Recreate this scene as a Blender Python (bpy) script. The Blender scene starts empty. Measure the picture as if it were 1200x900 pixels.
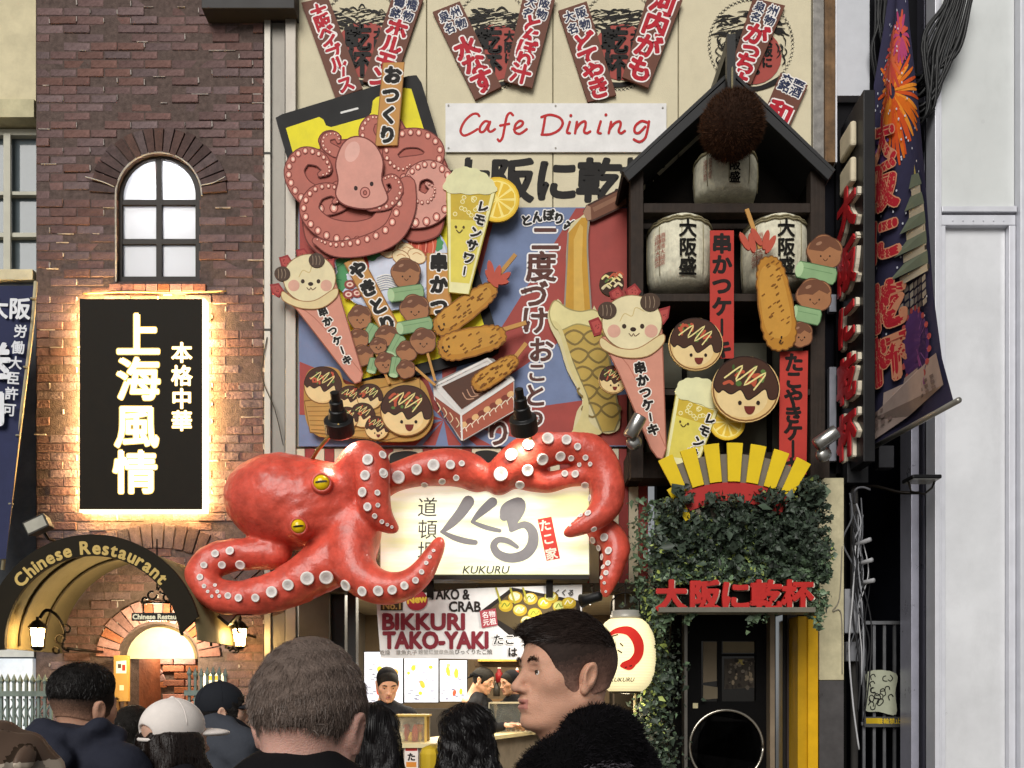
import bpy, bmesh, math, random
import numpy as np
from mathutils import Vector, Matrix, Euler
from mathutils.geometry import tessellate_polygon
random.seed(7)
RNG = np.random.default_rng(7)
S = bpy.context.scene
COL = S.collection

# ---------------------------------------------------------------- camera
CAMD, FPX, HOR, CAMZ = 7.0, 1000.0, 812.0, 1.6
cam = bpy.data.cameras.new('camera')
cam.sensor_width = 36.0
cam.lens = 36.0 * FPX / 1200.0
cam.shift_y = (HOR - 450.0) / 1200.0
cam.clip_start = 0.05
cam.clip_end = 500
camo = bpy.data.objects.new('camera', cam)
COL.objects.link(camo)
camo.location = (0, -CAMD, CAMZ)
camo.rotation_euler = (math.radians(90), 0, 0)
S.camera = camo

# ---------------------------------------------------------------- night street glow
SUN_EL, SUN_AZ = 32.0, -14.0          # elevation, degrees to the right of straight behind the camera
wd = bpy.data.worlds.new('World')
S.world = wd
wd.use_nodes = True
wn, wl = wd.node_tree.nodes, wd.node_tree.links
bg = wn['Background']
sky = wn.new('ShaderNodeTexSky')
sky.sky_type = 'NISHITA'
sky.sun_disc = False
sky.sun_elevation = math.radians(SUN_EL)
sky.sun_rotation = math.radians(180 - SUN_AZ)
hs = wn.new('ShaderNodeHueSaturation')
hs.inputs['Saturation'].default_value = 0.15
wl.new(sky.outputs[0], hs.inputs['Color'])
wl.new(hs.outputs[0], bg.inputs['Color'])
bg.inputs['Strength'].default_value = 0.03
sl = bpy.data.lights.new('sun', 'SUN')
sl.energy = 2.1
sl.angle = math.radians(38)
sl.color = (1.0, 0.97, 0.92)
suno = bpy.data.objects.new('sun', sl)
COL.objects.link(suno)
_el, _az = math.radians(SUN_EL), math.radians(SUN_AZ)
_dir = Vector((math.sin(_az) * math.cos(_el), -math.cos(_az) * math.cos(_el), math.sin(_el)))
suno.rotation_euler = _dir.to_track_quat('Z', 'Y').to_euler()
suno.location = (0, -12, 14)
S.view_settings.view_transform = 'Standard'
S.view_settings.look = 'None'
S.view_settings.exposure = 0.5
S.view_settings.gamma = 1.0
S.view_settings.use_curve_mapping = False
S.cycles.max_bounces = 6
S.cycles.use_denoising = True
S.cycles.sample_clamp_indirect = 4

# ---------------------------------------------------------------- helpers
def P(px, py, y=0.0):
    s = (y + CAMD) / FPX
    return Vector(((px - 600.0) * s, y, CAMZ + (HOR - py) * s))

def lin(h):
    if isinstance(h, str):
        h = h.lstrip('#')
        c = [int(h[i:i + 2], 16) / 255.0 for i in (0, 2, 4)]
    else:
        c = [v / 255.0 for v in h]
    return tuple(v / 12.92 if v <= 0.04045 else ((v + 0.055) / 1.055) ** 2.4 for v in c)

_mc = {}
def mat(col, rough=0.5, metal=0.0, var=0.14, scale=6.0, bump=0.0, bscale=60.0, emit=0.0, coat=0.0,
        isl=0.0, trans=0.0, alpha=1.0, sss=0.0, kind='', dirt=0.0, detail=5.0, sheen=0.0, spec=0.2):
    key = (col, rough, metal, var, scale, bump, bscale, emit, coat, isl, trans, alpha, sss, kind, dirt, detail, sheen, spec)
    if key in _mc:
        return _mc[key]
    m = bpy.data.materials.new('m_%03d' % len(_mc))
    m.use_nodes = True
    n, l = m.node_tree.nodes, m.node_tree.links
    b = n['Principled BSDF']
    c = lin(col) + (1.0,)
    b.inputs['Base Color'].default_value = c
    b.inputs['Roughness'].default_value = rough
    b.inputs['Metallic'].default_value = metal
    b.inputs['Specular IOR Level'].default_value = spec
    b.inputs['Coat Weight'].default_value = coat
    b.inputs['Transmission Weight'].default_value = trans
    b.inputs['Alpha'].default_value = alpha
    if sheen:
        b.inputs['Sheen Weight'].default_value = sheen
    if sss:
        b.inputs['Subsurface Weight'].default_value = sss
        b.inputs['Subsurface Radius'].default_value = (0.012, 0.004, 0.002)
        b.inputs['Subsurface Scale'].default_value = 1.0
    if emit:
        b.inputs['Emission Color'].default_value = c
        b.inputs['Emission Strength'].default_value = emit
    tc = n.new('ShaderNodeTexCoord')
    if var or isl or dirt:
        nz = n.new('ShaderNodeTexNoise')
        nz.inputs['Scale'].default_value = scale
        nz.inputs['Detail'].default_value = detail
        nz.inputs['Roughness'].default_value = 0.65
        l.new(tc.outputs['Object'], nz.inputs['Vector'])
        mr = n.new('ShaderNodeMapRange')
        mr.inputs[1].default_value, mr.inputs[2].default_value = 0.3, 0.7
        mr.inputs[3].default_value, mr.inputs[4].default_value = 1.0 - var, 1.0 + var
        l.new(nz.outputs['Fac'], mr.inputs[0])
        src = mr.outputs[0]
        if isl:
            ge = n.new('ShaderNodeNewGeometry')
            oi = n.new('ShaderNodeObjectInfo')
            ad = n.new('ShaderNodeMath'); ad.operation = 'ADD'
            fr = n.new('ShaderNodeMath'); fr.operation = 'FRACT'
            l.new(ge.outputs['Random Per Island'], ad.inputs[0])
            l.new(oi.outputs['Random'], ad.inputs[1])
            l.new(ad.outputs[0], fr.inputs[0])
            m2 = n.new('ShaderNodeMapRange')
            m2.inputs[3].default_value, m2.inputs[4].default_value = 1.0 - isl, 1.0 + isl
            l.new(fr.outputs[0], m2.inputs[0])
            mu = n.new('ShaderNodeMath'); mu.operation = 'MULTIPLY'
            l.new(src, mu.inputs[0]); l.new(m2.outputs[0], mu.inputs[1])
            src = mu.outputs[0]
        vm = n.new('ShaderNodeVectorMath'); vm.operation = 'SCALE'
        vm.inputs[0].default_value = c[:3]
        l.new(src, vm.inputs['Scale'])
        out = vm.outputs[0]
        if isl and kind == 'brick':
            hv = n.new('ShaderNodeHueSaturation')
            mh = n.new('ShaderNodeMapRange')
            mh.inputs[3].default_value, mh.inputs[4].default_value = 0.475, 0.502
            f2 = n.new('ShaderNodeMath'); f2.operation = 'MULTIPLY'; f2.inputs[1].default_value = 7.31
            f3 = n.new('ShaderNodeMath'); f3.operation = 'FRACT'
            l.new(fr.outputs[0], f2.inputs[0]); l.new(f2.outputs[0], f3.inputs[0]); l.new(f3.outputs[0], mh.inputs[0])
            l.new(mh.outputs[0], hv.inputs['Hue'])
            ms = n.new('ShaderNodeMapRange')
            ms.inputs[3].default_value, ms.inputs[4].default_value = 0.5, 1.0
            l.new(f3.outputs[0], ms.inputs[0]); l.new(ms.outputs[0], hv.inputs['Saturation'])
            l.new(out, hv.inputs['Color'])
            out = hv.outputs[0]
        if dirt:
            n2 = n.new('ShaderNodeTexNoise')
            n2.inputs['Scale'].default_value = 2.2
            n2.inputs['Detail'].default_value = 9
            n2.inputs['Roughness'].default_value = 0.72
            mp = n.new('ShaderNodeMapping')
            mp.inputs['Scale'].default_value = (1.6, 1.6, 0.7)
            l.new(tc.outputs['Object'], mp.inputs['Vector']); l.new(mp.outputs[0], n2.inputs['Vector'])
            cr = n.new('ShaderNodeMapRange')
            cr.inputs[1].default_value, cr.inputs[2].default_value = 0.52, 0.78
            cr.inputs[3].default_value, cr.inputs[4].default_value = 0.0, dirt
            l.new(n2.outputs['Fac'], cr.inputs[0])
            mx = n.new('ShaderNodeMix'); mx.data_type = 'RGBA'
            l.new(cr.outputs[0], mx.inputs[0]); l.new(out, mx.inputs[6])
            mx.inputs[7].default_value = (0.045, 0.04, 0.035, 1)
            out = mx.outputs[2]
        l.new(out, b.inputs['Base Color'])
        rr = n.new('ShaderNodeMapRange')
        rr.inputs[3].default_value, rr.inputs[4].default_value = max(0, rough - 0.09), min(1, rough + 0.09)
        l.new(nz.outputs['Fac'], rr.inputs[0]); l.new(rr.outputs[0], b.inputs['Roughness'])
    if bump:
        nb = n.new('ShaderNodeTexNoise')
        nb.inputs['Scale'].default_value = bscale
        nb.inputs['Detail'].default_value = 6
        vec = tc.outputs['Object']
        if kind in ('wood', 'brushed', 'strand'):
            mp = n.new('ShaderNodeMapping')
            mp.inputs['Scale'].default_value = (1, 1, 0.06) if kind != 'strand' else (1, 1, 0.1)
            l.new(vec, mp.inputs['Vector']); vec = mp.outputs[0]
        l.new(vec, nb.inputs['Vector'])
        bp = n.new('ShaderNodeBump')
        bp.inputs['Strength'].default_value = bump
        bp.inputs['Distance'].default_value = 0.01
        l.new(nb.outputs['Fac'], bp.inputs['Height'])
        l.new(bp.outputs[0], b.inputs['Normal'])
    _mc[key] = m
    return m

def link(o, parent=None):
    COL.objects.link(o)
    if parent is not None:
        o.parent = parent
        if parent.type == 'EMPTY':
            o.matrix_parent_inverse = Matrix.Translation(-Vector(parent.location))
    return o

def thing(name, label, cat, loc=(0, 0, 0), group=None):
    o = bpy.data.objects.new(name, None)
    o.empty_display_size = 0.1
    COL.objects.link(o)
    o.location = loc
    return tag(o, label, cat, group)

def sub(name, parent, loc=(0, 0, 0)):
    o = bpy.data.objects.new(name, None)
    o.empty_display_size = 0.05
    link(o, parent)
    o.location = loc
    return o

def tag(o, label=None, cat=None, group=None, kind=None):
    if label: o['label'] = label
    if cat: o['category'] = cat
    if group: o['group'] = group
    if kind: o['kind'] = kind
    return o

def mk(name, verts, faces, mats, parent=None, smooth=False, fmi=None):
    me = bpy.data.meshes.new(name)
    me.from_pydata([tuple(v) for v in verts], [], [tuple(f) for f in faces])
    if not isinstance(mats, (list, tuple)):
        mats = [mats]
    for m in mats:
        me.materials.append(m)
    if fmi is not None:
        me.polygons.foreach_set('material_index', np.asarray(fmi, dtype=np.int32))
    if smooth:
        me.polygons.foreach_set('use_smooth', np.ones(len(me.polygons), dtype=bool))
    me.update()
    return link(bpy.data.objects.new(name, me), parent)

def inst(name, me, parent, loc, rot=None, scale=None):
    o = bpy.data.objects.new(name, me)
    link(o, parent)
    o.location = loc
    if rot is not None: o.rotation_euler = rot
    if scale is not None: o.scale = scale
    return o

class G:
    """collects shapes for ONE mesh"""
    def __init__(s):
        s.v, s.f = [], []
    def add(s, vs, fs):
        b = len(s.v)
        s.v += [Vector(v) for v in vs]
        s.f += [tuple(i + b for i in f) for f in fs]
        return s
    def box(s, x0, x1, y0, y1, z0, z1):
        x0, x1 = min(x0, x1), max(x0, x1); y0, y1 = min(y0, y1), max(y0, y1); z0, z1 = min(z0, z1), max(z0, z1)
        return s.add([(x0, y0, z0), (x1, y0, z0), (x1, y1, z0), (x0, y1, z0), (x0, y0, z1), (x1, y0, z1), (x1, y1, z1), (x0, y1, z1)],
                     [(0, 3, 2, 1), (4, 5, 6, 7), (0, 1, 5, 4), (1, 2, 6, 5), (2, 3, 7, 6), (3, 0, 4, 7)])
    def pbox(s, a, b, c, d, y0, y1):
        """box whose FRONT face (at y0) spans pixel rect a,b - c,d"""
        p, q = P(a, b, y0), P(c, d, y0)
        return s.box(p.x, q.x, y0, y1, q.z, p.z)
    def bar(s, p, q, w, h=None):
        """rectangular bar from p to q"""
        p, q = Vector(p), Vector(q); h = h or w
        d = (q - p).normalized()
        up = Vector((0, 1, 0)) if abs(d.y) < 0.9 else Vector((0, 0, 1))
        u = d.cross(up).normalized() * (w / 2); v = d.cross(u).normalized() * (h / 2)
        vs = [e + a * u + b * v for e in (p, q) for a, b in ((-1, -1), (1, -1), (1, 1), (-1, 1))]
        return s.add(vs, [(0, 1, 2, 3), (7, 6, 5, 4), (0, 4, 5, 1), (1, 5, 6, 2), (2, 6, 7, 3), (3, 7, 4, 0)])
    def tube(s, pts, r, n=8, cap=True):
        pts = [Vector(p) for p in pts]
        rs = r if isinstance(r, (list, tuple)) else [r] * len(pts)
        b = len(s.v); m = len(pts)
        t0 = (pts[1] - pts[0]).normalized()
        u = t0.orthogonal().normalized()
        for i, p in enumerate(pts):
            t = (pts[min(i + 1, m - 1)] - pts[max(i - 1, 0)]).normalized()
            u = (u - t * u.dot(t))
            u = u.normalized() if u.length > 1e-6 else t.orthogonal().normalized()
            w = t.cross(u)
            for k in range(n):
                a = 2 * math.pi * k / n
                s.v.append(p + (u * math.cos(a) + w * math.sin(a)) * rs[i])
        for i in range(m - 1):
            for k in range(n):
                k2 = (k + 1) % n
                s.f.append((b + i * n + k, b + i * n + k2, b + (i + 1) * n + k2, b + (i + 1) * n + k))
        if cap:
            s.f.append(tuple(b + k for k in reversed(range(n))))
            s.f.append(tuple(b + (m - 1) * n + k for k in range(n)))
        return s
    def lathe(s, c, prof, ax=(0, 0, 1), n=24, cap=True):
        """prof: (radius, height) pairs along axis ax from c"""
        ax = Vector(ax).normalized(); c = Vector(c)
        u = ax.orthogonal().normalized(); w = ax.cross(u)
        b = len(s.v); m = len(prof)
        for r, h in prof:
            for k in range(n):
                a = 2 * math.pi * k / n
                s.v.append(c + ax * h + (u * math.cos(a) + w * math.sin(a)) * r)
        for i in range(m - 1):
            for k in range(n):
                k2 = (k + 1) % n
                s.f.append((b + i * n + k, b + i * n + k2, b + (i + 1) * n + k2, b + (i + 1) * n + k))
        if cap:
            s.f.append(tuple(b + k for k in reversed(range(n))))
            s.f.append(tuple(b + (m - 1) * n + k for k in range(n)))
        return s
    def ball(s, c, r, n=12, m=8):
        c = Vector(c); r = Vector(r) if hasattr(r, '__len__') else Vector((r, r, r))
        b = len(s.v)
        for i in range(m + 1):
            t = math.pi * i / m
            for k in range(n):
                a = 2 * math.pi * k / n
                s.v.append(c + Vector((r.x * math.sin(t) * math.cos(a), r.y * math.sin(t) * math.sin(a), r.z * math.cos(t))))
        for i in range(m):
            for k in range(n):
                k2 = (k + 1) % n
                s.f.append((b + (i + 1) * n + k, b + (i + 1) * n + k2, b + i * n + k2, b + i * n + k))
        return s
    def prism(s, loops, y0, y1, ypx=None):
        """extrude pixel polygon(s) (first outer, others holes) from y0 (front) to y1"""
        if not isinstance(loops[0][0], (list, tuple)):
            loops = [loops]
        yp = y0 if ypx is None else ypx
        L = [[P(a, b, yp) for a, b in lp] for lp in loops]
        tri = tessellate_polygon([[Vector((p.x, p.z, 0)) for p in lp] for lp in L])
        b = len(s.v); flat = [p for lp in L for p in lp]; N = len(flat)
        s.v += [Vector((p.x, y0, p.z)) for p in flat] + [Vector((p.x, y1, p.z)) for p in flat]
        for t in tri:
            p, q, r = (flat[i] for i in t)
            cr = (q.x - p.x) * (r.z - p.z) - (q.z - p.z) * (r.x - p.x)
            t = t if cr > 0 else t[::-1]
            s.f.append(tuple(b + i for i in t))
            s.f.append(tuple(b + N + i for i in reversed(t)))
        o = b
        for j, lp in enumerate(L):
            n = len(lp)
            A = sum(lp[i].x * lp[(i + 1) % n].z - lp[(i + 1) % n].x * lp[i].z for i in range(n))
            fl = (A > 0) != (j > 0)
            for i in range(n):
                k = (i + 1) % n
                q = (o + i, o + N + i, o + N + k, o + k)
                s.f.append(q if fl else q[::-1])
            o += n
        return s
    def build(s, name, m, parent=None, smooth=False, bevel=0.0):
        o = mk(name, s.v, s.f, m, parent, smooth)
        if bevel:
            md = o.modifiers.new('bevel', 'BEVEL')
            md.width = bevel; md.segments = 2; md.limit_method = 'ANGLE'; md.harden_normals = False
        return o

def cm(pts, closed=True, n=6):
    """Catmull-Rom smoothing"""
    m = len(pts); out = []
    pts = [tuple(p) for p in pts]
    d = len(pts[0])
    rng = range(m) if closed else range(m - 1)
    for i in rng:
        g = (lambda j: pts[j % m]) if closed else (lambda j: pts[max(0, min(m - 1, j))])
        p0, p1, p2, p3 = g(i - 1), g(i), g(i + 1), g(i + 2)
        for k in range(n):
            t = k / n
            out.append(tuple(0.5 * (2 * p1[a] + (p2[a] - p0[a]) * t + (2 * p0[a] - 5 * p1[a] + 4 * p2[a] - p3[a]) * t * t
                                    + (3 * p1[a] - p0[a] - 3 * p2[a] + p3[a]) * t ** 3) for a in range(d)))
    if not closed:
        out.append(pts[-1])
    return out

def ellp(cx, cy, rx, ry, rot=0, n=24, a0=0, a1=360):
    c, s_ = math.cos(math.radians(rot)), math.sin(math.radians(rot))
    full = abs(a1 - a0) >= 360
    r = []
    for i in range(n if full else n + 1):
        a = math.radians(a0 + (a1 - a0) * i / n)
        x, y = rx * math.cos(a), ry * math.sin(a)
        r.append((cx + x * c - y * s_, cy + x * s_ + y * c))
    return r

def wavy(pts, amp, freq, closed=True):
    """scalloped outline round a dense loop"""
    out = []; m = len(pts)
    for i, p in enumerate(pts):
        q, r = pts[(i + 1) % m], pts[i - 1]
        tx, ty = q[0] - r[0], q[1] - r[1]
        L = math.hypot(tx, ty) or 1
        a = amp * abs(math.sin(math.pi * freq * i / m))
        out.append((p[0] + ty / L * a, p[1] - tx / L * a))
    return out

# lettering -------------------------------------------------------
_fc = bpy.data.curves.new('lettering', 'FONT')
_fo = bpy.data.objects.new('lettering', _fc)
COL.objects.link(_fo)
_gl = {}
def glyph(t):
    if t in _gl:
        return _gl[t]
    _fc.body = t
    _fc.resolution_u = 3
    dg = bpy.context.evaluated_depsgraph_get()
    dg.update()
    ob = _fo.evaluated_get(dg)
    me = ob.to_mesh()
    vs = [(v.co.x, v.co.y) for v in me.vertices]
    fs = [tuple(p.vertices) for p in me.polygons]
    ob.to_mesh_clear()
    cnt = {}
    for f in fs:
        for i in range(len(f)):
            a, b = f[i], f[(i + 1) % len(f)]
            k = (min(a, b), max(a, b)); cnt[k] = cnt.get(k, 0) + 1
    ed = [k for k, c in cnt.items() if c == 1]
    if not vs:
        r = ([], [], [], 0.5)
    else:
        x0, x1 = min(v[0] for v in vs), max(v[0] for v in vs)
        if ord(t[0]) > 0x2000:
            cx, cy = 0.5 * len(t), 0.38
        else:
            cx, cy = (x0 + x1) / 2, 0.35
        r = ([(v[0] - cx, v[1] - cy) for v in vs], fs, ed, x1 - x0)
    _gl[t] = r
    return r

PM = dict(rough=0.55, var=0.09, scale=7.0, spec=0.14, dirt=0.1)
class Sheet:
    """flat print laid on a board parallel to the facade; pixel coordinates, each stroke a hair prouder"""
    def __init__(s, root, y, name='print', dy=0.00008, **pm):
        s.root, s.y, s.dy = root, y, dy
        s.parts, s.lay, s.pm = [], 0, dict(PM, **pm)
        s.fr = (0, 0, 1.0)
        s.part(name)
    def frame(s, x0, y0, k):
        s.fr = (x0, y0, float(k)); return s
    def T(s, p):
        x0, y0, k = s.fr
        return (x0 + p[0] / k, y0 + p[1] / k)
    def part(s, name, stuff=False):
        s.cur = (name, {}, stuff); s.parts.append(s.cur); return s
    def _put(s, col, pts, faces, yo=None):
        d = s.cur[1].setdefault(col, ([], []))
        b = len(d[0])
        if yo is None:
            s.lay += 1
            yo = s.y - s.lay * s.dy
        d[0].extend(P(p[0], p[1], yo) if len(p) == 2 else P(p[0], p[1], yo - p[2]) for p in pts)
        d[1].extend(tuple(i + b for i in f) for f in faces)
    def raw_fill(s, pts, col):
        tri = tessellate_polygon([[Vector((a, b, 0)) for a, b in pts]])
        fs = []
        for t in tri:
            p, q, r = (pts[i] for i in t)
            cr = (q[0] - p[0]) * (r[1] - p[1]) - (q[1] - p[1]) * (r[0] - p[0])
            fs.append(t if cr < 0 else t[::-1])
        s._put(col, pts, fs)
    def fill(s, pts, col, smooth=False, n=5):
        pts = [s.T(p) for p in pts]
        if smooth: pts = cm(pts, True, n)
        s.raw_fill(pts, col); return s
    def ell(s, cx, cy, rx, ry, col, rot=0, n=22):
        return s.fill(ellp(cx, cy, rx, ry, rot, n), col)
    def stroke(s, pts, w, col, closed=False, smooth=True, n=5, taper=False):
        """w in the frame's own units"""
        pts = [s.T(p) for p in pts]; w = w / s.fr[2] / 2
        if smooth and len(pts) > 2: pts = cm(pts, closed, n)
        m = len(pts); vs, fs = [], []
        for i, p in enumerate(pts):
            q = pts[(i + 1) % m] if closed else pts[min(i + 1, m - 1)]
            r = pts[i - 1] if closed else pts[max(i - 1, 0)]
            tx, ty = q[0] - r[0], q[1] - r[1]
            L = math.hypot(tx, ty) or 1
            ww = w * (math.sin(math.pi * (i + 0.6) / (m + 0.2)) ** 0.6 if taper else 1)
            z = 6e-6 * (i % 9)
            vs += [(p[0] + ty / L * ww, p[1] - tx / L * ww, z), (p[0] - ty / L * ww, p[1] + tx / L * ww, z)]
        for i in range(m if closed else m - 1):
            a, b = 2 * i, 2 * ((i + 1) % m)
            fs.append((a, a + 1, b + 1, b))
        s._put(col, vs, fs)
        if not closed and not taper:
            for p in (pts[0], pts[-1]):
                s.raw_fill(ellp(p[0], p[1], w, w, 0, 8), col)
        return s
    def blob(s, pts, col, oc=None, w=1.2, smooth=True, n=5):
        s.fill(pts, col, smooth, n)
        if oc: s.stroke(pts, w, oc, True, smooth, n)
        return s
    def _halo(s, pts, ed, w, col):
        """rounded band of half-width w along every edge"""
        s.lay += 1
        y0 = s.y - s.lay * s.dy
        vs, fs = [], []; k = 0
        H = [(math.cos(a * math.pi / 3) * w, math.sin(a * math.pi / 3) * w) for a in range(6)]
        seen = set()
        for a, b in ed:
            p, q = pts[a], pts[b]
            tx, ty = q[0] - p[0], q[1] - p[1]
            L = math.hypot(tx, ty) or 1
            nx, ny = ty / L * w, -tx / L * w
            z = (k % 7) * 0.00001; k += 1
            i = len(vs)
            vs += [(p[0] + nx, p[1] + ny, z), (p[0] - nx, p[1] - ny, z), (q[0] - nx, q[1] - ny, z), (q[0] + nx, q[1] + ny, z)]
            fs.append((i, i + 1, i + 2, i + 3))
            for j in (a,):
                if j in seen: continue
                seen.add(j); z = (k % 7) * 0.00001; k += 1
                i = len(vs); p = pts[j]
                vs += [(p[0] + hx, p[1] + hy, z) for hx, hy in H]
                fs.append((i + 5, i + 4, i + 3, i + 2, i + 1, i))
        s._put(col, vs, fs, y0)
        s.lay += 1
    def text(s, t, cx, cy, size, col, vert=False, rot=0, step=1.0, bold=0.03, out=(), shear=0.0, sx=1.0, sy=1.0, jit=0.0, fit=None):
        """out: ((extra width px, colour), ...) largest first; rot clockwise degrees; size in frame units"""
        cx, cy = s.T((cx, cy)); size = size / s.fr[2]
        if fit: sx = fit / s.fr[2] / (glyph(t)[3] * size)
        cr, sr = math.cos(math.radians(rot)), math.sin(math.radians(rot))
        units = []
        if vert:
            n = len(t)
            for i, ch in enumerate(t):
                if ch != ' ':
                    units.append((ch, 0.0, (i - (n - 1) / 2) * step * size * sy))
        elif ord(t[0]) > 0x2000:
            n = len(t)
            for i, ch in enumerate(t):
                if ch not in ' \u3000':
                    units.append((ch, (i - (n - 1) / 2) * step * size * sx, 0.0))
        else:
            units.append((t, 0.0, 0.0))
        G_ = []
        for ch, ox, oy in units:
            vs, fs, ed, w = glyph(ch)
            tw = random.uniform(-jit, jit); ct, st = math.cos(tw), math.sin(tw)
            pts = []
            for x, y in vs:
                if vert and ch in 'ー〜～':
                    x, y = y, -x
                    x = -x; y = y
                x, y = x * ct - y * st, x * st + y * ct
                X, Y = (x * sx + shear * y) * size + ox, -y * size * sy + oy
                pts.append((cx + X * cr - Y * sr, cy + X * sr + Y * cr))
            G_.append((pts, fs, ed))
        for w, oc in out:
            for pts, fs, ed in G_:
                s._halo(pts, ed, w + bold * size, oc)
        for pts, fs, ed in G_:
            if bold: s._halo(pts, ed, bold * size, col)
            f2 = []
            for f in fs:
                A = sum(pts[f[i]][0] * pts[f[(i + 1) % len(f)]][1] - pts[f[(i + 1) % len(f)]][0] * pts[f[i]][1] for i in range(len(f)))
                f2.append(f if A < 0 else f[::-1])
            s._put(col, pts, f2)
        return s
    def build(s, warp=None):
        res = []
        for name, d, stuff in s.parts:
            if not d: continue
            vs, fs, mi, ms = [], [], [], []
            for j, (col, (v, f)) in enumerate(d.items()):
                b = len(vs); vs += v
                fs += [tuple(i + b for i in q) for q in f]; mi += [j] * len(f)
                if isinstance(col, tuple) and isinstance(col[0], str):
                    ms.append(mat(col[0], **dict(s.pm, **dict(col[1]))))
                else:
                    ms.append(mat(col, **s.pm))
            if warp: vs = [warp(v) for v in vs]
            res.append(mk(name, vs, fs, ms, s.root, False, mi))
            if stuff: res[-1]['kind'] = 'stuff'
        return res

def cutout(name, label, cat, outline, y, thick, edge, group=None, frame=(0, 0, 1), smooth=False, face=None, n=5):
    """a free-standing sign board cut to an outline; returns its Sheet"""
    x0, y0, k = frame
    pts = [(x0 + a / k, y0 + b / k) for a, b in outline]
    if smooth: pts = cm(pts, True, n)
    c = P(sum(p[0] for p in pts) / len(pts), max(p[1] for p in pts), y)
    r = thing(name, label, cat, c, group)
    G().prism(pts, y, y + thick).build('panel', mat(face or edge, **PM), r)
    sh = Sheet(r, y)
    sh.frame(*frame)
    return sh

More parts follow.
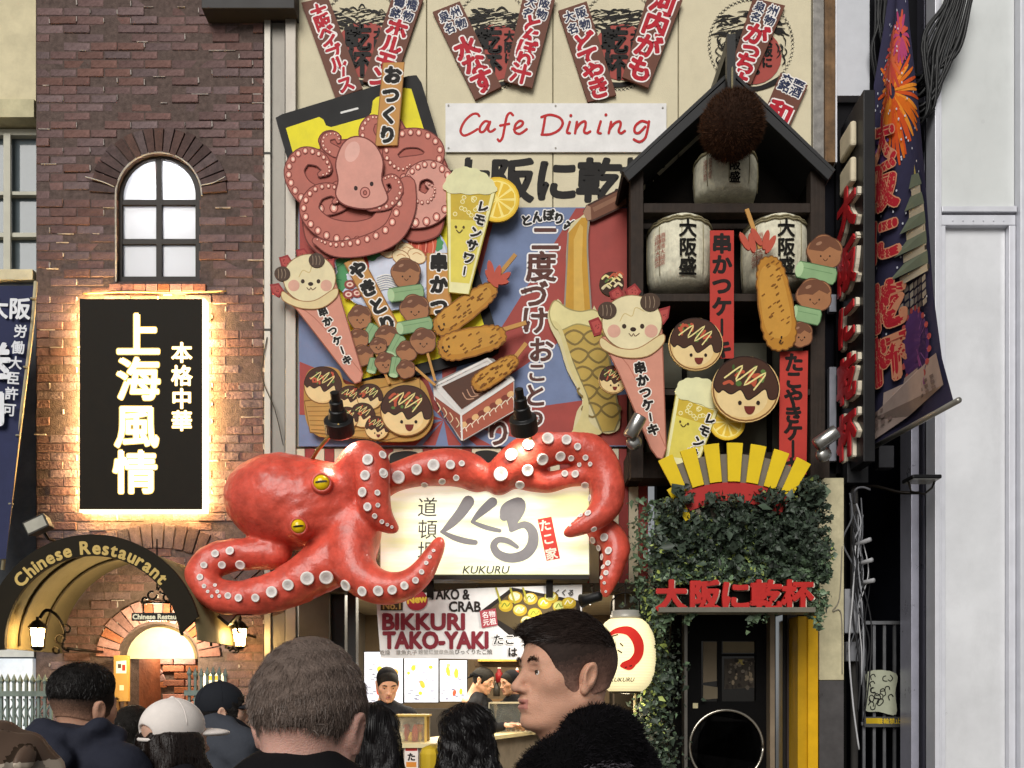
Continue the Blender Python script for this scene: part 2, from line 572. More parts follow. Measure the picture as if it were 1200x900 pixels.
# organic shapes ---------------------------------------------------
class SDF:
    def __init__(s, lo, hi, h):
        s.lo = np.array(lo, float); s.h = h
        s.n = np.ceil((np.array(hi, float) - s.lo) / h).astype(int) + 1
        s.d = np.full(tuple(s.n), 1.0, dtype=np.float32)
    def _win(s, a, b):
        i0 = np.clip(np.floor((np.array(a) - s.lo) / s.h).astype(int), 0, s.n)
        i1 = np.clip(np.ceil((np.array(b) - s.lo) / s.h).astype(int) + 1, 0, s.n)
        if (i1 <= i0).any(): return None
        ax = [s.lo[k] + s.h * np.arange(i0[k], i1[k], dtype=np.float32) for k in range(3)]
        X, Y, Z = np.meshgrid(*ax, indexing='ij', sparse=True)
        return tuple(slice(i0[k], i1[k]) for k in range(3)), X, Y, Z
    def _mix(s, sl, e, k, sub):
        a = s.d[sl]
        if sub:
            e = -e
            if k > 0:
                hh = np.maximum(k - np.abs(a - e), 0) / k
                s.d[sl] = np.maximum(a, e) + hh * hh * k * 0.25
            else: s.d[sl] = np.maximum(a, e)
        else:
            if k > 0:
                hh = np.maximum(k - np.abs(a - e), 0) / k
                s.d[sl] = np.minimum(a, e) - hh * hh * k * 0.25
            else: s.d[sl] = np.minimum(a, e)
    def ell(s, c, r, k=0.02, rot=None, sub=False):
        c = np.array(c, float); r = np.array(r, float) if hasattr(r, '__len__') else np.array([r] * 3)
        m = (r.max() if rot is not None else r) + k + 3 * s.h
        w = s._win(c - m, c + m)
        if w is None: return s
        sl, X, Y, Z = w
        X, Y, Z = X - c[0], Y - c[1], Z - c[2]
        if rot is not None:
            R = np.array(Euler([math.radians(a) for a in rot]).to_matrix()).T
            X, Y, Z = (R[i][0] * X + R[i][1] * Y + R[i][2] * Z for i in range(3))
        k0 = np.sqrt((X / r[0]) ** 2 + (Y / r[1]) ** 2 + (Z / r[2]) ** 2)
        k1 = np.sqrt((X / r[0] ** 2) ** 2 + (Y / r[1] ** 2) ** 2 + (Z / r[2] ** 2) ** 2) + 1e-9
        s._mix(sl, (k0 * (k0 - 1) / k1).astype(np.float32), k, sub); return s
    def cap(s, a, b, ra, rb=None, k=0.02, sub=False, fl=1.0):
        """tapered capsule; fl < 1 flattens it along y"""
        rb = ra if rb is None else rb
        a, b = np.array(a, float), np.array(b, float)
        m = max(ra, rb) + k + 3 * s.h
        w = s._win(np.minimum(a, b) - m, np.maximum(a, b) + m)
        if w is None: return s
        sl, X, Y, Z = w
        ba = b - a; L2 = float((ba ** 2).sum()) + 1e-12
        t = np.clip(((X - a[0]) * ba[0] + (Y - a[1]) * ba[1] + (Z - a[2]) * ba[2]) / L2, 0, 1)
        dist = np.sqrt((X - a[0] - t * ba[0]) ** 2 + ((Y - a[1] - t * ba[1]) / fl) ** 2 + (Z - a[2] - t * ba[2]) ** 2)
        s._mix(sl, (dist - (ra + (rb - ra) * t)).astype(np.float32), k, sub); return s
    def chain(s, pts, rs, k=0.02):
        for i in range(len(pts) - 1):
            s.cap(pts[i], pts[i + 1], rs[i], rs[i + 1], k)
        return s
    def noise(s, f):
        ax = [s.lo[k] + s.h * np.arange(s.n[k], dtype=np.float32) for k in range(3)]
        X, Y, Z = np.meshgrid(*ax, indexing='ij', sparse=True)
        s.d += f(X, Y, Z).astype(np.float32); return s
    def mesh(s):
        d = s.d; n = d.shape
        sg = d < 0
        c = lambda a, i, j, k: a[i:n[0] - 1 + i, j:n[1] - 1 + j, k:n[2] - 1 + k]
        cnt = sum(c(sg, i, j, k).astype(np.int8) for i in (0, 1) for j in (0, 1) for k in (0, 1))
        I = np.argwhere((cnt > 0) & (cnt < 8))
        if not len(I): return np.zeros((0, 3)), np.zeros((0, 4), int)
        idx = np.full((n[0] - 1, n[1] - 1, n[2] - 1), -1, dtype=np.int64)
        idx[I[:, 0], I[:, 1], I[:, 2]] = np.arange(len(I))
        acc = np.zeros((len(I), 3)); w = np.zeros(len(I))
        for ax in range(3):
            for u in (0, 1):
                for v in (0, 1):
                    o = [0, 0, 0]; o[(ax + 1) % 3] = u; o[(ax + 2) % 3] = v
                    a = d[I[:, 0] + o[0], I[:, 1] + o[1], I[:, 2] + o[2]]
                    o2 = list(o); o2[ax] = 1
                    b = d[I[:, 0] + o2[0], I[:, 1] + o2[1], I[:, 2] + o2[2]]
                    mk_ = (a < 0) != (b < 0)
                    t = np.where(mk_, a / np.where(mk_, a - b, 1), 0)
                    q = np.tile(np.array(o, float), (len(I), 1)); q[:, ax] = t
                    acc += q * mk_[:, None]; w += mk_
        V = (I + acc / w[:, None]) * s.h + s.lo
        F = []
        for ax in range(3):
            a1, a2 = (ax + 1) % 3, (ax + 2) % 3
            sl0 = [slice(None)] * 3; sl1 = [slice(None)] * 3
            sl0[ax] = slice(0, n[ax] - 1); sl1[ax] = slice(1, n[ax])
            A, B = sg[tuple(sl0)], sg[tuple(sl1)]
            E = np.argwhere(A != B)
            ok = (E[:, a1] > 0) & (E[:, a2] > 0) & (E[:, a1] < n[a1] - 1) & (E[:, a2] < n[a2] - 1)
            E = E[ok]
            q = []
            for u, v in ((-1, -1), (0, -1), (0, 0), (-1, 0)):
                e = E.copy(); e[:, a1] += u; e[:, a2] += v
                q.append(idx[e[:, 0], e[:, 1], e[:, 2]])
            q = np.stack(q, 1)
            fl = ~A[E[:, 0], E[:, 1], E[:, 2]]
            q[fl] = q[fl][:, ::-1]
            F.append(q)
        F = np.concatenate(F)
        return V, F[(F >= 0).all(1)]

def relax(V, F, it=2, lam=.5):
    V = np.asarray(V, float).copy(); n = len(V)
    k = F.shape[1]
    a = np.concatenate([F[:, i] for i in range(k)]); b = np.concatenate([F[:, (i + 1) % k] for i in range(k)])
    cnt = np.bincount(a, minlength=n) + np.bincount(b, minlength=n)
    for _ in range(it):
        S_ = np.zeros_like(V)
        for d in range(3):
            S_[:, d] = np.bincount(a, V[b, d], n) + np.bincount(b, V[a, d], n)
        V += lam * (S_ / np.maximum(cnt, 1)[:, None] - V)
    return V

def npmesh(name, V, F, mats, parent=None, smooth=True, fmi=None):
    me = bpy.data.meshes.new(name)
    V = np.asarray(V, dtype=np.float32); F = np.asarray(F, dtype=np.int32)
    m, k = F.shape
    me.vertices.add(len(V)); me.vertices.foreach_set('co', V.ravel())
    me.loops.add(m * k); me.loops.foreach_set('vertex_index', F.ravel())
    me.polygons.add(m)
    me.polygons.foreach_set('loop_start', np.arange(0, m * k, k, dtype=np.int32))
    me.polygons.foreach_set('loop_total', np.full(m, k, dtype=np.int32))
    if not isinstance(mats, (list, tuple)): mats = [mats]
    for q in mats: me.materials.append(q)
    if fmi is not None: me.polygons.foreach_set('material_index', np.asarray(fmi, dtype=np.int32))
    if smooth: me.polygons.foreach_set('use_smooth', np.ones(m, dtype=bool))
    me.update(calc_edges=True); me.validate()
    return link(bpy.data.objects.new(name, me), parent)

# ================================================================ ground
WEB_ = None
pv = G().box(-40, 40, -30, 30, -0.3, 0.0).build('pavement', mat('6a655f', rough=0.6, var=0.2, bump=0.3, bscale=12))
tag(pv, kind='structure')

# ================================================================ brick building
bb = thing('brick_building', 'dark red brick building with arched window and restaurant entrance', 'building', P(175, 1040, 0))
MORT = mat('5e504b', rough=0.95, var=0.35, scale=25, bump=0.6, bscale=90, dirt=.6, spec=.1)
BRK = mat('6f524b', rough=0.88, var=0.3, scale=16, bump=1.0, bscale=45, isl=0.16, kind='brick', dirt=0.6, spec=.15)
BRK_V = mat('58413a', rough=0.85, var=0.3, scale=24, bump=0.6, bscale=90, isl=0.3, kind='brick', dirt=0.4)
BRK_LIT = mat('9a5d3c', rough=0.8, var=0.25, scale=22, bump=0.6, bscale=90, isl=0.3, kind='brick')  # brick copy turned orange: warm lamplight put into the colour
WX0, WX1 = 42.5, 309.0
awin = [(137, 330)] + ellp(186, 229, 49, 49, 0, 22, 180, 360) + [(235, 330)]
adoor = [(138, 1040)] + ellp(185, 772, 47, 41, 0, 18, 180, 360) + [(232, 1040)]
wall = G().prism([[(WX0, -40), (WX1, -40), (WX1, 1040.4), (WX0, 1040.4)], awin, adoor], 0.0, 0.4).build('wall', MORT, bb)
BW, BH, JT = 0.222, 0.0715, 0.0078
def brick_mesh(w, h, t=0.03):
    bm = bmesh.new()
    bmesh.ops.create_cube(bm, size=1)
    bmesh.ops.scale(bm, vec=(w, t, h), verts=bm.verts)
    bmesh.ops.bevel(bm, geom=[e for e in bm.edges if all(v.co.y < 0 for v in e.verts)], offset=0.004, segments=1, affect='EDGES')
    me = bpy.data.meshes.new('brick'); bm.to_mesh(me); bm.free()
    me.materials.append(BRK)
    return me
bm_full = [brick_mesh(BW - JT, BH - JT), brick_mesh(BW - JT - 0.004, BH - JT - 0.003), brick_mesh(BW - JT + 0.002, BH - JT + 0.001)]
X0, X1 = P(WX0, 0).x, P(WX1, 0).x
def blocked(px, py):
    if 130 < px < 242 and 229 < py < 340: return True
    if py <= 231 and math.hypot(px - 186, py - 229) < 80: return True
    if 128 < px < 242 and py > 772: return True
    r = math.hypot(px - 185, py - 772)
    if py <= 776 and (r < 73 or 131 < r < 158): return True
    return False
spots = []
row = 0
z = 0.0
while z < 8.0:
    x = X0 - (BW / 2 if row % 2 else 0.0) + 0.002
    while x < X1:
        a, b_ = max(x + JT / 2, X0 + 0.004), min(x + BW - JT / 2, X1 - 0.004)
        if b_ - a > 0.03:
            c = Vector(((a + b_) / 2, 0, z + BH / 2))
            px, py = 600 + c.x / 0.007, HOR - (c.z - CAMZ) / 0.007
            if not blocked(px, py) and -20 < py < 915:
                spots.append((px, py, a, b_, c))
        x += BW
    row += 1
    z += BH
def brick_rank(s):
    px, py = s[0], s[1]
    hid = (92 < px < 240 and 350 < py < 602) or (py > 625 and px < 235) or (px > 262 and 520 < py < 700)
    return (hid, abs(py - 210) + (0 if py < 360 else 200))
spots.sort(key=brick_rank)
rest = G()
for i, (px, py, a, b_, c) in enumerate(spots):
    yo = random.gauss(0.002, 0.0045)
    if i < 270:
        w = b_ - a
        o = inst('brick', random.choice(bm_full), wall, (c.x, 0.0095 + yo, c.z), (random.uniform(-.02, .02), random.uniform(-.01, .01), random.uniform(-.02, .02)), (w / (BW - JT), 1, random.uniform(0.94, 1.08)))
    else:
        hz = (BH - JT) / 2 * random.uniform(0.95, 1.02)
        j = random.uniform(-0.002, 0.002)
        y0 = -0.0055 + yo
        e = 0.004
        rest.add([(a, y0 + e, c.z - hz), (b_, y0 + e, c.z - hz + j), (b_, y0 + e, c.z + hz + j), (a, y0 + e, c.z + hz),
                  (a + e, y0, c.z - hz + e), (b_ - e, y0, c.z - hz + e + j), (b_ - e, y0, c.z + hz - e + j), (a + e, y0, c.z + hz - e),
                  (a, 0.02, c.z - hz), (b_, 0.02, c.z - hz + j), (b_, 0.02, c.z + hz + j), (a, 0.02, c.z + hz)],
                 [(4, 5, 6, 7), (0, 1, 5, 4), (1, 2, 6, 5), (2, 3, 7, 6), (3, 0, 4, 7), (8, 9, 1, 0), (9, 10, 2, 1), (10, 11, 3, 2), (11, 8, 0, 3)])
tag(rest.build('brick_courses', BRK, bb), kind='stuff')

rm = random.Random(77)
sm = G()
for i, (px, py, a, b_, c) in enumerate(spots):
    if rm.random() < .22:                     # pale pointing left proud in some upright joints
        h = BH * rm.uniform(.3, .6); x = b_ + JT / 2; w = rm.uniform(.003, .006); z = c.z + rm.uniform(-.01, .01)
        sm.add([(x - w, -.008, z - h * .6), (x + w, -.009, z - h * .5), (x + w * .7, -.0125, z + h * .5), (x - w * .8, -.012, z + h * .55), (x - w * 1.3, .01, z - h * .7), (x + w * 1.3, .01, z - h * .6), (x + w, .01, z + h * .6), (x - w, .01, z + h * .65)],
               [(0, 1, 2, 3), (4, 5, 1, 0), (5, 6, 2, 1), (6, 7, 3, 2), (7, 4, 0, 3)])
    elif rm.random() < .1:
        L = rm.uniform(.05, .14); x = rm.uniform(a, b_); z = c.z - BH / 2; w = rm.uniform(.002, .0045)
        sm.add([(x - L / 2, -.01, z - w), (x + L / 2, -.008, z - w), (x + L / 2, -.011, z + w), (x - L / 2, -.012, z + w * .6), (x - L / 2, .01, z - w * 1.5), (x + L / 2, .01, z - w * 1.5), (x + L / 2, .01, z + w * 1.5), (x - L / 2, .01, z + w * 1.5)],
               [(0, 1, 2, 3), (4, 5, 1, 0), (5, 6, 2, 1), (6, 7, 3, 2), (7, 4, 0, 3)])
tag(sm.build('pointing', mat('a39a94', rough=.95, var=.4, scale=20, spec=.05), bb), kind='stuff')

def vouss(parent, cx, cy, r0, r1, a0, a1, n, y0, y1, m, name='brick', ry=1.0):
    da = (a1 - a0) / n
    for i in range(n):
        g = da * 0.07
        A, B = math.radians(a0 + i * da + g), math.radians(a0 + (i + 1) * da - g)
        q0, q1 = r0 + random.uniform(-.6, .6), r1 + random.uniform(-1.5, 1.5)
        pts = [(cx + r * math.cos(t), cy - ry * r * math.sin(t)) for r, t in ((q0, A), (q1, A), (q1, B), (q0, B))]
        yo = random.uniform(-0.005, 0.003)
        G().prism(pts, y0 + yo, y1).build(name, m, parent, bevel=0.003)
vouss(wall, 186, 229, 51, 81, 3, 177, 19, -0.018, 0.02, BRK_V)
vouss(wall, 185, 772, 48, 74, 2, 178, 17, -0.016, 0.02, BRK_LIT, ry=0.93)
vouss(wall, 185, 772, 130, 159, 20, 160, 27, -0.016, 0.02, BRK_V)

# arched window, lit from inside
WFR = mat('2a2522', rough=0.5, var=0.1)
w1 = sub('window', bb)
wi = [(143, 324)] + ellp(186, 229, 43, 43, 0, 22, 180, 360) + [(229, 324)]
G().prism([awin, wi], 0.03, 0.09).build('frame', WFR, w1, bevel=0.003)
g = G().pbox(183, 186, 189.5, 325, 0.034, 0.085)
g.build('mullion', WFR, w1)
for yy in (237, 283):
    g = G()
    g.pbox(143, yy - 3, 183, yy + 3, 0.035, 0.083); g.pbox(189.5, yy - 3, 229, yy + 3, 0.035, 0.083)
    g.build('transom', WFR, w1)
FROST = bpy.data.materials.new('frosted_glass'); FROST.use_nodes = True
_n, _l = FROST.node_tree.nodes, FROST.node_tree.links
_n.remove(_n['Principled BSDF'])
_t = _n.new('ShaderNodeBsdfTranslucent'); _t.inputs[0].default_value = (0.92, 0.93, 0.95, 1)
_g = _n.new('ShaderNodeBsdfGlossy'); _g.inputs['Roughness'].default_value = 0.25
_m = _n.new('ShaderNodeMixShader'); _m.inputs[0].default_value = 0.08
_l.new(_t.outputs[0], _m.inputs[1]); _l.new(_g.outputs[0], _m.inputs[2]); _l.new(_m.outputs[0], _n['Material Output'].inputs[0])
for x0, x1 in ((143, 183), (189.5, 229)):
    for k, (y0, y1) in enumerate(((186, 234), (240, 280), (286, 324))):
        if k == 0:
            pts = [(x0, y1), (x1, y1)] + [(px, py) for px, py in ellp(186, 229, 43, 43, 0, 30, 360, 180) if x0 <= px <= x1 and py < y1 - 1]
            pts += [(x1 if False else x0, 229.5)] if x0 == 143 else []
            if x0 != 143: pts = [(x0, y1), (x1, y1)] + [p for p in ellp(186, 229, 43, 43, 0, 30, 360, 270) if p[0] >= x0]
            else: pts = [(x0, y1), (x1, y1)] + [p for p in ellp(186, 229, 43, 43, 0, 30, 270, 180) if p[0] <= x1]
        else:
            pts = [(x0, y0), (x1, y0), (x1, y1), (x0, y1)]
        G().prism(pts, 0.058, 0.064).build('pane', FROST, w1)
# light box behind the panes
WHT = mat('e8e8ea', rough=0.8, var=0.02)
g = G()
a, b_ = P(130, 170, 0.1), P(242, 336, 0.1)
g.box(a.x, b_.x, 0.47, 0.49, b_.z, a.z); g.box(a.x, a.x + .01, 0.1, 0.47, b_.z, a.z); g.box(b_.x - .01, b_.x, 0.1, 0.47, b_.z, a.z)
g.box(a.x, b_.x, 0.1, 0.47, a.z, a.z + .01); g.box(a.x, b_.x, 0.1, 0.47, b_.z - .01, b_.z)
g.build('light_box', WHT, w1)
def lamp(kind, loc, power, col=(1, .8, .55), size=0.05, aim=None, spot=60, parent=None, blend=0.5, name='bulb'):
    L = bpy.data.lights.new(name, kind)
    L.energy = power; L.color = col
    if kind == 'AREA': L.size = size
    else: L.shadow_soft_size = size
    if kind == 'SPOT':
        L.spot_size = math.radians(spot); L.spot_blend = blend
    o = bpy.data.objects.new(name, L)
    link(o, parent)
    o.location = loc
    if aim is not None:
        o.rotation_euler = (Vector(aim) - Vector(loc)).to_track_quat('-Z', 'Y').to_euler()
    return o
lamp('POINT', P(201, 214, 0.16), 6.5, (0.95, 0.97, 1.0), 0.05, parent=w1)
# pale plaster bead round the arch, sill of headers
g = G().tube([P(a, b, -0.012) for a, b in [(136, 330)] + ellp(186, 229, 50.5, 50.5, 0, 24, 180, 360)], 0.007, 6)
g.build('plaster_bead', mat('b5b0a6', rough=0.9, var=0.25, scale=40), w1)
for i in range(8):
    a = 128 + i * 14.2
    G().pbox(a, 332.5, a + 13.4, 341, -0.03, 0.05).build('sill_brick', BRK_LIT, w1, bevel=0.003)

# cables on the wall
CAB = mat('1c1a1a', rough=0.6, var=0.1)
def cable(name, pts, r, m=CAB, parent=None, label=None, group=None):
    o = G().tube(cm([tuple(P(*p)) for p in pts], False, 6), r, 6).build(name, m, parent, True)
    if label: tag(o, label, 'cable', group)
    return o
cable('wall_wire', [(97, 344, -.02), (150, 342, -.03), (205, 343, -.02), (265, 341, -.02)], 0.006, mat('c9a76a', rough=.4, metal=.8), bb)
cable('wall_wire', [(100, 207, -.02), (120, 213, -.03), (134, 219, -.02)], 0.004, mat('bdb9b0'), bb)
cable('wall_wire', [(236, 217, -.02), (250, 214, -.03), (264, 207, -.02)], 0.004, mat('bdb9b0'), bb)

# ================================================================ restaurant light-box sign
sg = thing('restaurant_sign', 'black upright light-box sign with glowing white Chinese characters on the brick wall', 'sign', P(166, 600, -0.1))
YS = -0.17
SBK = mat('201c16', rough=0.5, var=0.15, spec=.06)
G().pbox(93, 350, 236.5, 596.5, YS, -0.075).build('cabinet', SBK, sg, bevel=0.004)
LED = mat('ffe2aa', emit=2.2, var=0)
for a, b, c_, d in ((237, 350, 240.5, 600), (93, 597, 236.6, 600)):
    G().pbox(a, b, c_, d, YS + 0.012, -0.08).build('edge_light', LED, sg)
LEDB = mat('ffd48e', emit=80, var=0)
for a, b, c_, d in ((94, 352, 96, 595), (234.5, 352, 236.5, 595), (97, 352, 234, 354), (97, 593, 234, 595)):
    G().pbox(a, b, c_, d, -0.074, -0.02).build('halo_light', LEDB, sg)
for k in range(4):
    q = P(115 + k * 34, 470, -0.074)
    g = G().box(q.x - .02, q.x + .02, -0.074, 0.0, q.z - .02, q.z + .02).build('standoff', SBK, sg)
sh = Sheet(sg, YS, 'glowing_characters')
GLOW = ('fff3d2', (('emit', 1.6),))
HAL = ('e8c26a', (('emit', 0.7),))  # warm glow round the strokes drawn as a dimly emissive outline
for ch, x, y in zip('上海風情', (162, 162, 160, 158.5), (392, 444, 499, 553)):
    sh.text(ch, x, y, 53, GLOW, bold=0.018, out=((1.3, HAL),))
for ch, y in zip('本格中華', (413, 440, 467, 493)):
    sh.text(ch, 213, y, 25, GLOW, bold=0.015, out=((0.7, HAL),))
sh.build()

# ================================================================ barrel canopy
YC = -1.0
cp = thing('barrel_canopy', 'dark olive barrel-vault canopy lettered with gold words over the brick entrance', 'canopy', P(108, 754, YC))
CAN = mat('6a6044', rough=0.55, var=0.15, bump=0.25, bscale=40)
CX, CY = 108, 754
arc = lambda r, a0, a1, n=36: [(CX + r * math.cos(math.radians(a0 + (a1 - a0) * i / n)), CY - r * math.sin(math.radians(a0 + (a1 - a0) * i / n))) for i in range(n + 1)]
band = arc(128, 14, 184) + arc(103, 184, 6)
G().prism(band, YC, YC + 0.03).build('fascia', mat('221d14', rough=0.6, var=0.15, spec=.08), cp, bevel=0.003)
g = G()
c = P(CX, CY, YC)
R1, R2 = 0.006 * 124, 0.006 * 121
N = 40
vs, fs = [], []
for i in range(N + 1):
    t = math.radians(2 + 180 * i / N)
    for r, yy in ((R1, YC + .03), (R1, -0.02), (R2, -0.02), (R2, YC + .03)):
        vs.append((c.x + r * math.cos(t), yy, c.z + r * math.sin(t)))
for i in range(N):
    for k in range(4):
        k2 = (k + 1) % 4
        fs.append((i * 4 + k, i * 4 + k2, i * 4 + 4 + k2, i * 4 + 4 + k))
mk('vault', vs, fs, CAN, cp, True)
for yy in (YC + .35, YC + .68):
    g = G(); g.tube([(c.x + (R2 - .012) * math.cos(math.radians(a)), yy, c.z + (R2 - .012) * math.sin(math.radians(a))) for a in range(0, 181, 6)], 0.01, 6)
    g.build('rib', mat('3a3326', rough=.5), cp, True)
g = G(); g.tube([P(213, 688, YC + .015), P(213, 745, YC + .015)], 0.012, 8); g.build('end_post', mat('221e18'), cp)
sh = Sheet(cp, YC, 'lettering')
word = 'Chinese Restaurant'
wd_ = [(.34 if ch == ' ' else glyph(ch)[3] + .1) for ch in word]
ang, acc = [], 0
for w_ in wd_:
    ang.append(142.5 - 102.5 * (acc + w_ / 2) / sum(wd_)); acc += w_
for ch, a in zip(word, ang):
    if ch == ' ': continue
    sh.text(ch, CX + 112.5 * math.cos(math.radians(a)), CY - 112.5 * math.sin(math.radians(a)), 21, 'c3a763', rot=90 - a, bold=0.035)
sh.build()

hp = thing('hanging_plaque', 'small black plaque with cream lettering hanging under the barrel canopy', 'sign', P(183, 727, -0.85))
G().pbox(154, 718, 214, 727.5, -0.85, -0.83).build('board', mat('1b1815', rough=.4), hp, bevel=.002)
sh = Sheet(hp, -0.85, 'lettering'); sh.text('Chinese Restaurant', 188, 722.6, 8.2, 'f0e8c8', bold=.04); sh.build()
IRON = mat('17130f', rough=.45, metal=.6, var=.2)
g = G()
for cx, cy, r, a0, a1 in ((178, 697, 6, 0, 300), (190, 692, 5, 180, 520), (196, 700, 5, 90, 400), (170, 703, 4, 60, 340)):
    g.tube([P(cx + r * (1 - .4 * i / 14) * math.cos(math.radians(a0 + (a1 - a0) * i / 14)), cy + r * (1 - .4 * i / 14) * math.sin(math.radians(a0 + (a1 - a0) * i / 14)), -.84) for i in range(15)], 0.008, 6)
g.tube([P(165, 706, -.84), P(200, 706, -.84)], .008, 6); g.tube([P(168, 706, -.84), P(168, 718, -.84)], .006, 6); g.tube([P(200, 706, -.84), P(200, 718, -.84)], .006, 6)
g.tube([P(184, 632, -.84), P(184, 692, -.84)], .006, 6)
g.build('scrollwork', IRON, hp, True)

# recessed porch behind the arch
porch = G()
a, b_ = P(138, 700, 0.4), P(232, 1040, 0.4)
a0_, b0_ = P(136, 700, 0).x, P(234, 1040, 0).x
porch.box(a0_ - .02, a0_, 0.4, 1.0, 0, 2.6); porch.box(b0_, b0_ + .02, 0.4, 1.0, 0, 2.6)
porch.box(a0_, b0_, 0.4, 1.0, 2.58, 2.6)
porch.build('porch_side', mat('7d4b33', rough=.8, var=.3, bump=.5, bscale=30), bb)
pw = G().prism([[(136, 700), (236, 700), (236, 1020), (136, 1020)]], 0.9, 0.96).build('porch_wall', MORT, bb)
bmo = [brick_mesh(0.2, 0.056)]
bmo[0].materials.clear(); bmo[0].materials.append(BRK_LIT)
zz, k = 0.9, 0
while zz < 2.2:
    xx = P(138, 0, 0.9).x + (0.105 if k % 2 else 0)
    while xx < P(234, 0, .9).x - 0.05:
        px = 600 + (xx + .1) / 0.0079; py = HOR - (zz - CAMZ) / 0.0079
        if not (math.hypot(px - 166, py - 806) < 32 and py < 830) and not (px < 190 and py > 800):
            inst('brick', bmo[0], pw, (xx + .1, 0.893, zz))
        xx += 0.212
    zz += 0.066; k += 1
vouss(pw, 164, 806, 19, 31, 0, 180, 11, 0.878, 0.9, BRK_LIT)
G().prism([(145, 1010)] + ellp(164, 806, 18, 18, 0, 14, 180, 360) + [(183, 1010)], 0.884, 0.9).build('door', mat('1d1f22', rough=.3), bb)
G().prism([(146.5, 826), (146.5, 806)] + ellp(164, 806, 14, 14, 0, 10, 215, 325) + [(178, 806), (178, 826)], 0.876, 0.884).build('door_glass', mat('33414a', rough=.1, coat=.5), bb)
# plaster tympanum in the arch head
ty = G().prism(ellp(185, 772, 46, 39, 0, 20, 180, 360), 0.16, 0.2).build('tympanum', mat('d9d3b4', rough=.7, var=.12, scale=9), bb)
G().prism(arc(1, 0, 1) and ([(CX + 77 + 46.5 * math.cos(math.radians(a)), 772 - 40 * math.sin(math.radians(a))) for a in range(0, 181, 9)] + [(CX + 77 + 43 * math.cos(math.radians(a)), 772 - 37 * math.sin(math.radians(a))) for a in range(180, -1, -9)]), 0.15, 0.16).build('tympanum_rim', mat('6b5a3c'), bb)
q = P(190, 752, 0.75); lamp('POINT', P(185, 740, -.35), 34, (1, .8, .5), .08, parent=bb, name='porch_fill'); lamp('POINT', q, 16, (1, .84, .58), 0.06, parent=bb, name='porch_fill')  # added lamps without a visible fitting, brightening canopy and porch
# notice board beside the porch
nb = thing('notice_board', 'tall yellow wooden notice board with a white card beside the porch door', 'notice', P(142, 1030, -0.1))
G().pbox(133, 768, 150, 822, -.1, -.06).build('board', mat('b98c46', rough=.5, bump=.2, kind='wood'), nb, bevel=.003)
G().pbox(136, 822, 139, 1041, -.095, -.065).build('leg', mat('6a4a26'), nb); G().pbox(145, 822, 148, 1041, -.095, -.065).build('leg', mat('6a4a26'), nb)
sh = Sheet(nb, -.1, 'card'); sh.part('card', True); sh.fill([(136, 775), (148, 774), (148, 789), (136, 789)], 'ece4d0'); sh.fill([(138, 778), (142, 778), (142, 783), (138, 783)], '54463a'); sh.fill([(143, 779), (147, 779), (147, 786), (143, 786)], 'b04030')
sh.fill([(140, 803), (145, 803), (145, 809), (140, 809)], 'ead9a6'); sh.build()

def wall_lantern(px, py, y, side, label, pw):
    t = thing('wall_lantern', label, 'lamp', P(px, py, y), 'lanterns beside the entrance')
    s = (y + CAMD) / FPX
    c = P(px, py, y)
    g = G()
    for k in range(6):
        a = k * math.pi / 3
        p = Vector((math.cos(a), math.sin(a), 0))
        g.tube([c + p * 0.042 + Vector((0, 0, -.075)), c + p * 0.058 + Vector((0, 0, .06))], 0.005, 5)
    g.lathe(c + Vector((0, 0, -.085)), [(0.02, -.02), (0.045, 0), (0.045, .012)], n=12)
    g.lathe(c + Vector((0, 0, .06)), [(0.062, 0), (0.066, .012), (0.035, .05), (0.012, .065), (0.012, .085)], n=12)
    g.build('cage', IRON, t)
    G().lathe(c + Vector((0, 0, -.07)), [(0.036, 0), (0.05, .126)], n=12).build('glass', mat('ffcf82', emit=pw, var=0), t, True)
    g = G()
    sx = side
    g.tube(cm([tuple(c + Vector((sx * a, .03 + b * .5, d))) for a, b, d in ((0, 0, .14), (.04, .04, .2), (.1, .1, .16), (.13, .2, .05), (.1, .25, -.06), (.14, .3, -.1))], False, 5), 0.012, 6)
    for r0, ox, oz in ((.05, .1, -.02), (.04, .15, .06), (.035, .07, -.1)):
        g.tube([c + Vector((sx * (ox + r0 * (1 - i / 18) * math.cos(i * .5)), .1 + .004 * i, oz + r0 * (1 - i / 18) * math.sin(i * .5))) for i in range(16)], 0.008, 5)
    bx = c.x + sx * .14
    g.box(bx - .02, bx + .02, .0, .02, c.z - .15, c.z + .1) if y > -.5 else None
    g.tube([(bx, c.y + .14, c.z - .08), (bx, 0.0, c.z - .08)], .012, 6)
    g.build('bracket', IRON, t, True)
wall_lantern(44, 746, -0.72, 1, 'lit wall lantern on scroll bracket by the grey iron fence', 80)
wall_lantern(281, 746, -0.32, -1, 'lit wall lantern on the brick pier under the octopus tentacle', 80)

